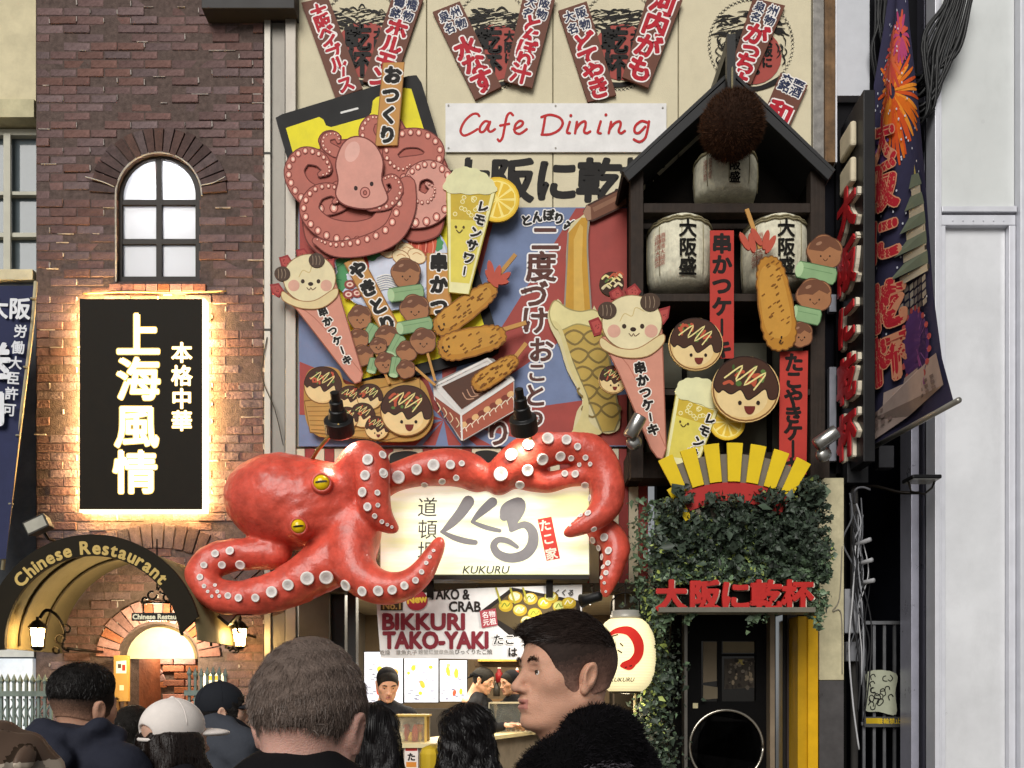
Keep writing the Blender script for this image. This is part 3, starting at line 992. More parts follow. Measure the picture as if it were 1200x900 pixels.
def floodlight(name, px, py, y, w, h, rot, label, group, arm=None, parent_arm=True):
    """box floodlight: housing with visor and glass, on a bracket to the wall"""
    t = thing(name, label, 'floodlight', P(px, py, y), group)
    c = P(px, py, y); s = (y + CAMD) / FPX
    R = Matrix.Rotation(math.radians(-rot), 3, 'Y')
    hw, hh = w * s / 2, h * s / 2
    vs = []
    for yy, k in ((-.05, 1.0), (.06, .8)):
        for a, b in ((-1, -1), (1, -1), (1, 1), (-1, 1)):
            vs.append(c + R @ Vector((a * hw * k, yy, b * hh * k)))
    G().add(vs, [(0, 1, 2, 3), (7, 6, 5, 4), (0, 4, 5, 1), (1, 5, 6, 2), (2, 6, 7, 3), (3, 7, 4, 0)]).build('housing', mat('3b3834', rough=.45, var=.15), t, bevel=.006)
    vs = [c + R @ Vector((a * hw * .85, -.053, b * hh * .75)) for a, b in ((-1, -1), (1, -1), (1, 1), (-1, 1))]
    G().add(vs, [(0, 1, 2, 3)]).build('glass', mat('a8a598', rough=.15, coat=.6), t)
    g = G(); g.tube([c + Vector((0, .05, -hh * .5)), c + Vector((0, .12, -hh * 1.4)), c + Vector((0, max(.16, -y), -hh * 1.5))], 0.012, 6)
    g.build('bracket', IRON, t)
    return t
floodlight('floodlight', 46, 616, -0.75, 28, 17, 25, 'grey box floodlight above the left shoulder of the barrel canopy', 'box floodlights')
floodlight('floodlight', 273, 717, -0.55, 17, 32, -40, 'dark box floodlight under the curled octopus tentacle', 'box floodlights')

# iron fence with spear tips
def fence(px0, px1, n, ytop, yrail, y, label):
    t = thing('iron_fence', label, 'fence', P((px0 + px1) / 2, 0, y) * 1.0, 'iron fences by the entrance')
    t.location.z = 0
    FM = mat('6d7a74', rough=.55, var=.25, scale=15)
    for i in range(n):
        p = P(px0 + (px1 - px0) * i / (n - 1), ytop + random.uniform(-1, 1), y)
        g = G(); r = .009
        g.box(p.x - r, p.x + r, y - r, y + r, 0, p.z - .07)
        g.lathe((p.x, y, p.z - .07), [(.011, 0), (.022, .02), (.0, .075)], n=4, cap=False)
        g.build('bar', FM, t)
    for yy in (yrail, yrail + 90):
        q = P(px0, yy, y); q2 = P(px1, yy, y)
        if q.z > 0.1: G().box(q.x - .03, q2.x + .03, y - .03, y + .03, q.z - .02, q.z + .02).build('rail', FM, t)
    m = 0
    for i in range(n - 1):
        p = P(px0 + (px1 - px0) * (i + .5) / (n - 1), yrail + 14, y)
        g = G(); g.tube([p + Vector((.02 * math.sin(j * .55) * (1 - j / 26), 0, .05 - j * .012)) for j in range(18)], .006, 5)
        g.build('scroll', FM, t, True)
fence(2, 60, 9, 790, 813, -0.55, 'grey green spear-topped iron fence beside the white shopfront')
fence(222, 264, 7, 782, 812, -0.5, 'grey green spear-topped iron fence right of the porch')
wp = thing('wall_poster', 'small bright white panel on brick behind the iron fence', 'poster', P(249, 806, -.02))
G().pbox(238, 789, 262, 806, -.03, -.012).build('sheet', mat('ece6d4', rough=.4), wp)
sh = Sheet(wp, -.03); sh.fill([(241, 792), (259, 792), (259, 797), (241, 797)], 'd9a23c'); sh.build()

# ================================================================ left neighbour
nbd = thing('neighbour_building', 'cream rendered building with metal window left of the brick wall', 'building', P(0, 1040, .05))
CRM = mat('cfc4a2', rough=.8, var=.14, scale=5, bump=.2, bscale=25, dirt=.3)
xa, xb = P(-160, 0, .05).x, P(42, 0, 0.05).x
def zz_(py, y=.05): return P(0, py, y).z
G().box(xa, xb, .05, .45, zz_(118), zz_(-60)).build('wall', CRM, nbd)
G().box(xa, xb, .02, .45, zz_(140), zz_(119)).build('cornice', mat('bdb593', rough=.8, var=.2), nbd)
G().box(xa, xb, .05, .45, zz_(1040), zz_(330)).build('lower_wall', mat('565a60', rough=.7, var=.25, bump=.3, bscale=20), nbd)
nw = sub('window', nbd)
FRW = mat('b9b6a6', rough=.5, var=.1)
G().box(xa, xb, .2, .22, zz_(316), zz_(141)).build('pane', mat('5d666a', rough=.12, coat=.5, var=.2, scale=1.5), nw)
g = G()
for py0, py1 in ((142, 149), (216, 220), (265, 270), (310, 318)):
    g.box(xa, xb, .15, .2, zz_(py1), zz_(py0))
g.build('transom', FRW, nw)
G().box(P(4, 0, .13).x, P(12, 0, .13).x, .13, .15, zz_(310), zz_(149)).build('mullion', FRW, nw)
G().box(xa, xb, .0, .4, zz_(331), zz_(319)).build('sill', mat('c2b99b', rough=.7, var=.2), nw)
# bright shopfront low on the left
G().box(xa, xb, .02, .05, zz_(770), zz_(728)).build('shop_fascia', mat('c9c8c0', rough=.5), nbd)
G().box(xa, xb, -.0, .05, zz_(1035), zz_(772)).build('shop_window', mat('c4cbd2', rough=.2, emit=.35, var=.3, scale=3), nbd)

bn = thing('cloth_banner', 'dark navy cloth banner with white characters on a slanting pole', 'banner', P(5, 650, -.4))
vs, fs = [], []
nu, nv = 6, 16
for j in range(nv + 1):
    t = j / nv
    py = 335 + 320 * t
    xr = 41 - 34 * t
    for i in range(nu + 1):
        u = i / nu
        px = -70 + (xr + 70) * u
        vs.append(P(px, py, -.4 + .018 * math.sin(u * 7 + t * 4)))
for j in range(nv):
    for i in range(nu):
        a = j * (nu + 1) + i
        fs.append((a, a + nu + 1, a + nu + 2, a + 1))
mk('cloth', vs, fs, mat('2f3350', rough=.8, var=.12, bump=.2, bscale=200), bn, True)
G().tube([P(42, 330, -.38), P(38, 380, -.38), P(3, 668, -.38)], .014, 8).build('pole', mat('b3a98c', rough=.4, var=.15), bn, True)
for t in (.05, .3, .55, .8):
    q = P(41 - 34 * t, 335 + 320 * t, -.385); G().lathe(q + Vector((0, -.01, 0)), [(.018, -.006), (.02, 0), (.018, .006)], ax=(0, 0, 1), n=8).build('tie', mat('8f8a78'), bn)
sh = Sheet(bn, -.425, 'lettering')
sh.text('大阪', 10, 361, 26, 'dfe0e4', bold=.03, rot=2)
for ch, x, y in zip('労働大臣許可', (24, 21, 18, 15.5, 13.5, 11), (388, 407, 425, 443, 461, 480)):
    sh.text(ch, x, y, 16, 'd6d7dc', bold=.025, rot=4)
sh.text('送', -9, 423, 44, 'dcdde2', bold=.04); sh.text('司', -14, 478, 44, 'dcdde2', bold=.04)
sh.build()

# ================================================================ restaurant facade (cream panels)
fa = thing('restaurant_facade', 'cream panelled restaurant front above the takoyaki stall', 'building', P(640, 1040, 0))
CREAM = mat('d3c9ac', rough=.75, var=.06, scale=4, bump=.35, bscale=110, dirt=.12)
for a, b in ((347, 499.3), (500.7, 647.3), (648.7, 794.3), (795.7, 951)):
    G().pbox(a, -40, b, 524, 0.0, .12).build('panel', CREAM, fa, bevel=.004)
G().pbox(345, -40, 953, 528, .02, .14).build('backing', mat('8d866f', rough=.8), fa)
# weathered frames right of the cream panels
G().pbox(953, -40, 966, 200, -.05, .12).build('metal_trim', mat('7d7a76', rough=.45, metal=.5, var=.3, scale=14, dirt=.6), fa, bevel=.003)
G().pbox(967, -40, 979, 190, -.08, .12).build('wood_trim', mat('6d5338', rough=.6, var=.45, scale=9, bump=.6, bscale=30, kind='wood', dirt=.5), fa, bevel=.003)
# grey steel channel left of the panels
for a, b, y, c in ((309.5, 317, -.04, '9a958c'), (317.3, 334, -.01, '6f6b64'), (334.3, 346.5, -.05, '8a847b')):
    G().pbox(a, 10, b, 1038, y, .2).build('channel', mat(c, rough=.42, metal=.35, var=.14, scale=2.5, dirt=.25), fa, bevel=.003)
for yy in (178, 385):
    G().pbox(309.5, yy, 317, yy + 2.5, -.043, -.03).build('channel_joint', mat('3a3733'), fa)
G().pbox(236, -40, 345, 9.5, -.16, .0).build('roof_beam', mat('2b2928', rough=.5), fa, bevel=.004)
cable('wall_wire', [(313, 395, -.05), (307, 440, -.06), (322, 480, -.06), (332, 522, -.06)], .004, CAB, fa)

def brush(sh, pts, ws, col):
    p2 = cm([tuple(p) + (w,) for p, w in zip(pts, ws)], False, 7)
    q = [sh.T((a, b)) + (w / sh.fr[2] / 2,) for a, b, w in p2]
    L_, R_ = [], []
    for i, (x, y, w) in enumerate(q):
        a, b = q[min(i + 1, len(q) - 1)], q[max(i - 1, 0)]
        tx, ty = a[0] - b[0], a[1] - b[1]; L = math.hypot(tx, ty) or 1
        L_.append((x + ty / L * w, y - tx / L * w)); R_.append((x - ty / L * w, y + tx / L * w))
    vs = []; fs = []
    for i, (a, b) in enumerate(zip(L_, R_)): vs += [a + (i * 8e-6,), b + (i * 8e-6,)]
    for i in range(len(q) - 1): fs.append((2 * i, 2 * i + 1, 2 * i + 3, 2 * i + 2))
    sh._put(col, vs, fs); sh.lay += 4
    for x, y, w in (q[0], q[-1]): sh.raw_fill(ellp(x, y, w, w, 0, 12), col)

# printed round emblems
BLK = '1d1a18'
def emblem(cx, cy, rx, ry, seed):
    rn = random.Random(seed)
    sh = Sheet(fa, -.001, 'emblem_print', dy=.00003)
    n = 64
    for i in range(n):                      # rope ring
        a = 2 * math.pi * i / n
        x, y = cx + rx * math.cos(a), cy + ry * math.sin(a)
        t = math.atan2(ry * math.cos(a), -rx * math.sin(a))
        for da, L in ((.75, 3.0), (-.6, 2.0)):
            u, v = math.cos(t + da) * L, math.sin(t + da) * L
            sh.stroke([(x - u, y - v), (x + u * .3, y + v * .1), (x + u, y + v)], .75, BLK, taper=True, n=2)
    sh.ell(cx + 2, cy + 14, 34, 33, 'a04a42')
    for i in range(70):                     # brushed straw over the top
        x = cx + rn.uniform(-38, 38)
        y = cy - 24 + 8 * ((x - cx) / 38) ** 2 + rn.uniform(-12, 9)
        L = rn.uniform(4, 11)
        sh.stroke([(x - L, y + rn.uniform(-3, 3)), (x, y - rn.uniform(0, 4)), (x + L, y + rn.uniform(-2, 4))], rn.uniform(1, 2.6), BLK, taper=True, n=3)
    for i in range(16):
        x = cx + rn.uniform(-32, 32); y = cy - 24 + rn.uniform(-8, 8)
        sh.stroke([(x - 5, y), (x + 5, y - 2)], 1.0, 'd3c9ac', taper=True, n=2)
    for i in range(26):
        s_ = rn.choice((-1, 1)); x = cx + s_ * rn.uniform(26, 40); y = cy + rn.uniform(-12, 20)
        sh.stroke([(x, y), (x + s_ * 3, y + 5), (x + rn.uniform(-2, 5), y + 11)], 1.4, BLK, taper=True, n=3)
    sh.fill([(cx - 30, cy + 44), (cx - 10, cy + 49), (cx + 12, cy + 48), (cx + 36, cy + 36), (cx + 30, cy + 46), (cx + 8, cy + 54), (cx - 16, cy + 54)], BLK, True)
    sh.text('乾杯', cx - 6, cy + 15, 32, BLK, vert=True, bold=.05, step=.95)
    sh.text('大阪に', cx + 19, cy + 8, 13, BLK, vert=True, bold=.05)
    sh.build()
emblem(425, 44, 50, 56, 1); emblem(578, 47, 47, 58, 2); emblem(726, 47, 47, 58, 3); emblem(880, 52, 49, 52, 4)

# large black characters on the panels
sh = Sheet(fa, -.001, 'wall_characters')
for ch, x in zip('大阪に乾杯', (548, 600, 652, 702, 752)):
    sh.text(ch, x, 211, 53, BLK, bold=.045, shear=.05)
sh.build()

# wooden name plaques -----------------------------------------------
PLQ = '6b4437'
def plaque(quad, head, body, label, rot, y, hs=13, bs=25, bstep=.95, start=.36, end=.93, frame=(0, 0, 1)):
    x0, y0, k = frame
    q = [(x0 + a / k, y0 + b / k) for a, b in quad]
    sh = cutout('name_plaque', label, 'plaque', q, y, .018, PLQ, 'brown name plaques over the emblems')
    sh.part('lettering')
    tl, tr, br, bl = q
    mid = lambda t: ((tl[0] + tr[0]) / 2 * (1 - t) + (bl[0] + br[0]) / 2 * t, (tl[1] + tr[1]) / 2 * (1 - t) + (bl[1] + br[1]) / 2 * t)
    ux, uy = (tr[0] - tl[0], tr[1] - tl[1])
    if head:
        for i, ch in enumerate(head):           # 2 x 2 block, right column first
            c = 1 if i < 2 else 0
            t = .1 + .14 * (i % 2)
            if len(head) == 2: c, t = (0, 1)[i], .2
            if head == '大阪名物' or head[2:] in ('名物', '銘物', '銘酒'):
                c, t = (i % 2, (.09, .22)[i // 2])
            m = mid(t)
            f = (c - .5) * .42
            sh.text(ch, m[0] + ux * f, m[1] + uy * f, hs, '2c3350', rot=rot, bold=.03, out=((1.3, 'e9e5e0'),))
    n = len(body)
    for i, ch in enumerate(body):
        t = start + (end - start) * (i / (n - 1) if n > 1 else .5)
        m = mid(t)
        if ch == 'ー':
            sh.stroke([(m[0] - math.sin(math.radians(-rot)) * -6, m[1] - 7), (m[0] + math.sin(math.radians(-rot)) * 6, m[1] + 7)], 6.5, 'ece4e0')
            sh.stroke([(m[0] - math.sin(math.radians(-rot)) * -6, m[1] - 7), (m[0] + math.sin(math.radians(-rot)) * 6, m[1] + 7)], 3.2, 'b01f2e')
        else:
            sh.text(ch, m[0], m[1], bs, 'b01f2e', rot=rot, bold=.05, out=((1.7, 'ece4e0'),), sx=1.02)
    sh.build()
YP = -.03
plaque([(353, 3), (384, -4), (425, 104), (393, 115)], '', '大阪ベイブルース', 'brown plaque leaning left with eight red characters beside the phone board', -20, YP, bs=20, start=.13, end=.9)
plaque([(462, -10), (496, -2), (460, 103), (425, 95)], '鶴橋銘物', 'ホルモン', 'brown plaque leaning right above the octopus picture, partly behind small tag', 17, YP - .001, bs=26, hs=13, start=.38, end=.92)
F5 = (500, 0, 3.6)
plaque([(25, 50), (140, 5), (315, 365), (205, 420)], '泉州名物', '水なす', 'brown plaque with three red characters hanging above the left end of the white cafe board', -24, YP, bs=29, frame=F5, start=.48, end=.86)
plaque([(410, -30), (545, -20), (445, 370), (325, 340)], '大阪名物', 'とんぼり汁', 'brown plaque with five red characters beside the white-boarded wall seam', 14, YP - .021, bs=24, frame=F5, start=.34, end=.88)
plaque([(555, 45), (675, 5), (800, 400), (680, 430)], '大阪名物', 'どてやき', 'brown plaque with four red characters above the word Dining', -17, YP, bs=27, frame=F5, start=.4, end=.88)
plaque([(940, -40), (1080, 0), (935, 370), (825, 325)], '', '河内がも', 'brown plaque leaning right with large red characters left of the gable roof', 20, YP - .021, bs=30, frame=F5, start=.08, end=.84)
F6 = (780, 0, 5.4545)
plaque([(560, -15), (765, 35), (545, 540), (400, 480)], '泉州名物', 'がっちょ', 'brown plaque rising behind the peak of the dark gable roof', 23, YP, bs=27, frame=F6, start=.42, end=.98)
plaque([(735, 465), (910, 545), (790, 815), (620, 740)], '交野銘酒', '和', 'short brown plaque at the right slope of the dark gable roof', 25, YP, bs=29, hs=14.5, frame=F6, start=.8, end=.8)

# white board with red script --------------------------------------
cb = cutout('cafe_board', 'white board with red handwritten words Cafe Dining', 'sign', [(522, 121), (781, 121), (781, 178), (522, 178)], -.02, .012, 'e2e0de')
cb.part('lettering', True).frame(*F5)
RED = 'b52a2c'
for st in ([(222, 490), (212, 480), (190, 484), (160, 512), (143, 552), (158, 572), (190, 560), (214, 545)],
           [(266, 516), (246, 512), (226, 535), (226, 556), (243, 553), (262, 522)], [(268, 514), (259, 545), (270, 556), (288, 545)],
           [(364, 486), (352, 476), (338, 492), (328, 540), (320, 580), (308, 596), (300, 588)], [(310, 530), (348, 522)],
           [(368, 546), (398, 532), (406, 516), (392, 510), (374, 528), (372, 556), (394, 564), (422, 545)],
           [(500, 492), (494, 530), (487, 566)], [(484, 494), (520, 484), (560, 496), (574, 520), (558, 548), (522, 566), (485, 568)],
           [(604, 514), (596, 540), (592, 558), (604, 562)], [(634, 514), (626, 562)], [(629, 545), (648, 520), (668, 512), (670, 530), (664, 554), (676, 562), (690, 554)],
           [(734, 512), (726, 540), (722, 558), (734, 562)], [(778, 514), (768, 562)], [(772, 545), (792, 520), (814, 512), (818, 528), (810, 552), (820, 562), (836, 552)],
           [(930, 516), (905, 511), (880, 532), (878, 556), (896, 560), (922, 534)], [(938, 512), (930, 555), (920, 584), (898, 598), (874, 588)]):
    cb.stroke(st, 11, RED)
cb.ell(608, 487, 6.5, 6.5, RED); cb.ell(756, 484, 6.5, 6.5, RED)
for x, y in ((92, 444), (544, 446), (996, 454), (92, 624), (544, 624)):
    cb.ell(x, y, 4, 4, '9a958d')
cb.build()

# ================================================================ blue and red menu board
mb = cutout('menu_board', 'large blue board with red rays and tall brown characters behind the food cutouts', 'sign', [(350, 243), (736, 243), (736, 523), (350, 523)], -.05, .03, '707e9f')
mb.part('ray')
C0 = (520, 492)
def clip(poly, x0, y0, x1, y1):
    for ax, lim, sg_ in ((0, x0, 1), (0, x1, -1), (1, y0, 1), (1, y1, -1)):
        out = []
        for i in range(len(poly)):
            p, q = poly[i - 1], poly[i]
            dp, dq = (p[ax] - lim) * sg_, (q[ax] - lim) * sg_
            if (dp < 0) != (dq < 0):
                t = dp / (dp - dq)
                out.append((p[0] + (q[0] - p[0]) * t, p[1] + (q[1] - p[1]) * t))
            if dq >= 0: out.append(q)
        poly = out
        if not poly: break
    return poly
for a0, a1 in ((34, 58), (-14, 8), (76, 92), (112, 135), (158, 178), (200, 222), (-80, -55), (-130, -108), (-38, -28)):
    tri = [C0] + [(C0[0] + 600 * math.cos(math.radians(a)), C0[1] - 600 * math.sin(math.radians(a))) for a in (a0, a1)]
    pl = clip(tri, 351, 244, 735, 522)
    if len(pl) > 2: mb.part('ray').fill(pl, '9b4741')
mb.part('lettering')
BR = '5a3730'
for ch, x, y, s_ in zip('二度づけおことわり', (639, 634, 626, 627, 634, 629, 627, 624, 584), (279, 312, 345, 375, 410, 436, 463, 489, 507), (34, 37, 34, 34, 31, 25, 29, 27, 33)):
    mb.text(ch, x, y, s_, BR, bold=.03, out=((1.9, 'e9e6e4'),))
for ch, x, y, r in zip('とんぼり〆', (617, 630, 643, 655, 667), (258, 254, 252, 256, 263), (-14, -8, 0, 8, 16)):
    mb.text(ch, x, y, 14, BLK, bold=.06, out=((1.3, 'e9e6e4'),), rot=r)
mb.build()

# striped fascia below the board
sf = thing('striped_fascia', 'red and cream striped band behind the octopus and under the blue board', 'fascia', P(550, 700, -.02))
i = 0
x = 346.0
while x < 760:
    w = 11.5
    G().pbox(x, 526, min(x + w - .6, 760), 692, -.03, .1).build('stripe', mat('8e3d3a' if i % 2 else 'cfc5ab', rough=.7, var=.1, dirt=.2), sf)
    x += w; i += 1
g = Sheet(sf, -.03, 'brush_mark')
for pts in ([(456, 534), (470, 528), (490, 530), (497, 545), (480, 556), (460, 552)], [(556, 530), (575, 527), (592, 535), (588, 548), (566, 545)]):
    g.part('brush_mark').blob(pts, '26221f', 'cfc5ab', 1.6)
g.build()

# ================================================================ phone shaped board
YB = -.09
ph = cutout('phone_board', 'black phone-shaped board with yellow screen tilted behind the food cutouts', 'sign',
            [(325, 146), (323, 138), (330, 134), (478, 89), (488, 88), (494, 97), (586, 402), (584, 412), (576, 417), (430, 456), (418, 454), (413, 446)], YB, .03, '1c1b1b')
ph.part('screen').fill([(335, 150), (374, 137), (379, 140), (382, 147), (388, 149), (431, 137), (435, 132), (437, 118), (441, 114), (474, 103), (482, 104), (573, 400), (569, 405), (425, 444), (418, 441)], 'e3d62c')
ph.part('notch_bar').stroke([(400, 132), (419, 127)], 2.4, 'dedcd8')
ph.build()

# ================================================================ painted food cutouts
YC2 = -.14
OC = '6e332c'
def suckers(sh, pts, r, c1='f0d3bf', oc='7a352c', fc=None):
    for x, y in pts:
        sh.ell(x, y, r, r * 1.18, oc, n=12); sh.ell(x, y, r * .74, r * .9, 'd98f80', n=12); sh.ell(x, y, r * .42, r * .55, c1, n=10)
F4 = (310, 0, 3.6)
oc_out = [(100, 690), (140, 650), (180, 625), (235, 630), (228, 590), (250, 558), (290, 552), (322, 575), (325, 590), (400, 575), (405, 530), (435, 492), (475, 490), (560, 495), (600, 545), (650, 548), (720, 575),
          (745, 640), (775, 720), (765, 790), (765, 870), (750, 960), (720, 1000), (640, 1020), (560, 1000), (545, 1050), (480, 1060), (420, 1060), (330, 1080), (260, 1090), (215, 1060), (175, 1010), (160, 930), (165, 860), (125, 810), (100, 750)]
ob = cutout('octopus_cutout', 'salmon pink cartoon octopus cutout over the yellow phone screen', 'cutout sign', oc_out, YC2, .02, 'a8584c', frame=F4, smooth=True, group='painted food cutouts')
SAL, SAL2, SKN = 'b2695c', 'a65a4e', 'cf9486'
ob.part('arms').blob(oc_out, SAL2, OC, 6)
def arm2d(sh, pts, ws, side=1, fill=SAL, r=.17, skip=0, under=True):
    brush(sh, pts, [w + 9 for w in ws], OC); brush(sh, pts, ws, fill)
    p2 = cm([tuple(p_) + (w,) for p_, w in zip(pts, ws)], False, 12)
    if under:
        q = []
        for i, (x, y, w) in enumerate(p2):
            a_, b_ = p2[min(i + 1, len(p2) - 1)], p2[max(i - 1, 0)]
            tx, ty = a_[0] - b_[0], a_[1] - b_[1]; L = math.hypot(tx, ty) or 1
            q.append((x + ty / L * w * .3 * side, y - tx / L * w * .3 * side, w))
        d = 0
        for i in range(1, len(q)):
            d += math.hypot(q[i][0] - q[i - 1][0], q[i][1] - q[i - 1][1])
            if d > max(14, q[i][2] * r * 2.5):
                d = 0
                if i / len(q) > skip: suckers(sh, [(q[i][0], q[i][1])], max(5, q[i][2] * r))
ob.part('arm_print', True)
arm2d(ob, [(470, 640), (430, 560), (450, 510), (490, 505)], [70, 60, 44, 24], 1)
arm2d(ob, [(300, 640), (262, 615), (262, 580), (300, 572), (312, 596)], [44, 40, 34, 26, 14], 1)
arm2d(ob, [(480, 740), (580, 720), (690, 690), (715, 630), (660, 585), (575, 590), (530, 650), (575, 700), (620, 680)], [120, 110, 90, 80, 78, 74, 60, 44, 20], -1)
arm2d(ob, [(330, 820), (250, 850), (160, 800), (125, 720), (165, 660), (230, 670), (262, 715), (235, 735)], [120, 110, 90, 80, 74, 60, 40, 18], 1)
arm2d(ob, [(520, 850), (600, 900), (690, 900), (755, 840), (750, 750), (690, 715), (630, 745), (625, 815), (680, 840), (710, 800), (685, 775)], [110, 110, 100, 90, 84, 76, 66, 56, 44, 30, 14], -1, SKN)
arm2d(ob, [(540, 880), (480, 960), (370, 985), (255, 960), (190, 890), (215, 820), (280, 800), (318, 830), (295, 850)], [100, 100, 96, 90, 80, 66, 50, 34, 16], 1)
arm2d(ob, [(600, 780), (590, 880), (540, 980), (430, 1035), (300, 1050), (215, 1015)], [70, 90, 90, 80, 60, 24], -1)
arm2d(ob, [(450, 860), (520, 850), (560, 800), (540, 755), (500, 770), (515, 800)], [60, 56, 46, 38, 26, 12], -1)
ob.part('head')
ob.blob([(300, 690), (325, 615), (365, 580), (420, 580), (470, 615), (500, 680), (495, 760), (520, 840), (470, 875), (400, 880), (330, 860), (300, 820), (310, 760)], SKN, OC, 6)
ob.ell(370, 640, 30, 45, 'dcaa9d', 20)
ob.part('face')
for x, y in ((385, 794), (452, 776)): ob.ell(x, y, 8, 10, '2b1613')
ob.ell(424, 812, 22, 24, OC); ob.ell(424, 812, 18, 20, 'c98478'); ob.ell(424, 813, 9, 11, OC); ob.ell(424, 813, 5, 7, 'b0685c')
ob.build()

F6b = (310, 230, 3.0)
bw = cutout('bowl_cutout', 'round blue-white bowl cutout heaped with sashimi below the cartoon octopus', 'cutout sign', ellp(445, 235, 205, 165, -12, 36), -.12, .015, 'aab4cf', frame=F6b, group='painted food cutouts')
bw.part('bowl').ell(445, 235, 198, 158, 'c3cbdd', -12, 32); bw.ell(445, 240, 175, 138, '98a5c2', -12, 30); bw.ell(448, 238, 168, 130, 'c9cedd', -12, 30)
bw.part('leaf')
for pts in ([(255, 250), (265, 195), (300, 175), (330, 205), (320, 260), (280, 270)], [(335, 160), (375, 140), (410, 165), (405, 205), (370, 225), (335, 205)], [(560, 110), (600, 130), (625, 165), (610, 190), (575, 160)], [(250, 290), (270, 260), (290, 300), (270, 330)]):
    bw.part('leaf').fill(wavy(cm(pts, True, 8), 5, 9), '4d8f5c'); bw.stroke([pts[0], (sum(p[0] for p in pts) / len(pts), sum(p[1] for p in pts) / len(pts))], 3, '2f6b3e')
bw.part('fish_slice')
for k, (x, y, r) in enumerate(((300, 135, 30), (325, 125, 20), (350, 115, 12), (540, 160, -10), (565, 165, 0), (590, 172, 8), (345, 215, -25), (320, 222, -30), (515, 150, -15))):
    bw.part('fish_slice').fill(ellp(x, y, 14, 46, r, 14), ('a9402f', 'c55a40')[k % 2]); bw.stroke([(x - 3, y - 30), (x + 3, y), (x, y + 30)], 3, 'e0937c')
bw.part('prawn')
for x, y in ((430, 190), (465, 175), (500, 190), (535, 210), (480, 215)):
    bw.part('prawn').blob(ellp(x, y, 34, 24, 30, 14), 'e6cfa4', 'a5744c', 3, False); bw.stroke([(x - 14, y - 6), (x, y - 12), (x + 16, y - 4)], 3, 'bf8e60')
bw.part('octopus_slice')
for x, y in ((300, 310), (325, 340), (295, 345), (335, 305)):
    bw.part('octopus_slice').ell(x, y, 20, 16, '8a3f3a'); bw.ell(x, y, 12, 9, 'e0c0b0'); bw.ell(x, y, 6, 4, '9a4a44')
bw.part('noodles')
for i in range(7): bw.stroke([(395, 285 + i * 8), (430, 275 + i * 8), (470, 290 + i * 8)], 4, 'e4e2dd')
bw.build()

def tag_board(quad, txt, label, y, size, rot, frame, ts=None):
    sh = cutout('menu_tag', label, 'sign', quad, y, .015, '8a5f31', frame=frame, face='bd8a4c', group='wooden menu tags')
    sh.part('wood_face').fill(quad, 'bd8a4c'); sh.stroke(quad, 4, '8e6233', True, False)
    sh.part('lettering')
    tl, tr, br, bl = quad
    n = len(txt)
    for i, ch in enumerate(txt):
        t = .15 + .72 * i / (n - 1)
        x = (tl[0] + tr[0]) / 2 * (1 - t) + (bl[0] + br[0]) / 2 * t
        yy = (tl[1] + tr[1]) / 2 * (1 - t) + (bl[1] + br[1]) / 2 * t
        sh.text(ch, x, yy, size, '17130f', rot=rot, bold=.07, out=((1.5, 'e8e2da'),))
    sh.build()
tag_board([(500, 265), (590, 262), (560, 612), (468, 615)], 'おつくり', 'wooden tag with four black characters at the top of the phone board', -.165, 76, 5, F4)
tag_board([(280, 235), (338, 205), (480, 470), (420, 492)], 'やきとり', 'slanted wooden tag lying across the yakitori skewers', -.15, 62, -27, F6b)
tag_board([(570, 200), (655, 200), (655, 415), (572, 415)], '串かつ', 'upright wooden tag left of the lemon drink cutout', -.135, 64, 0, F6b)

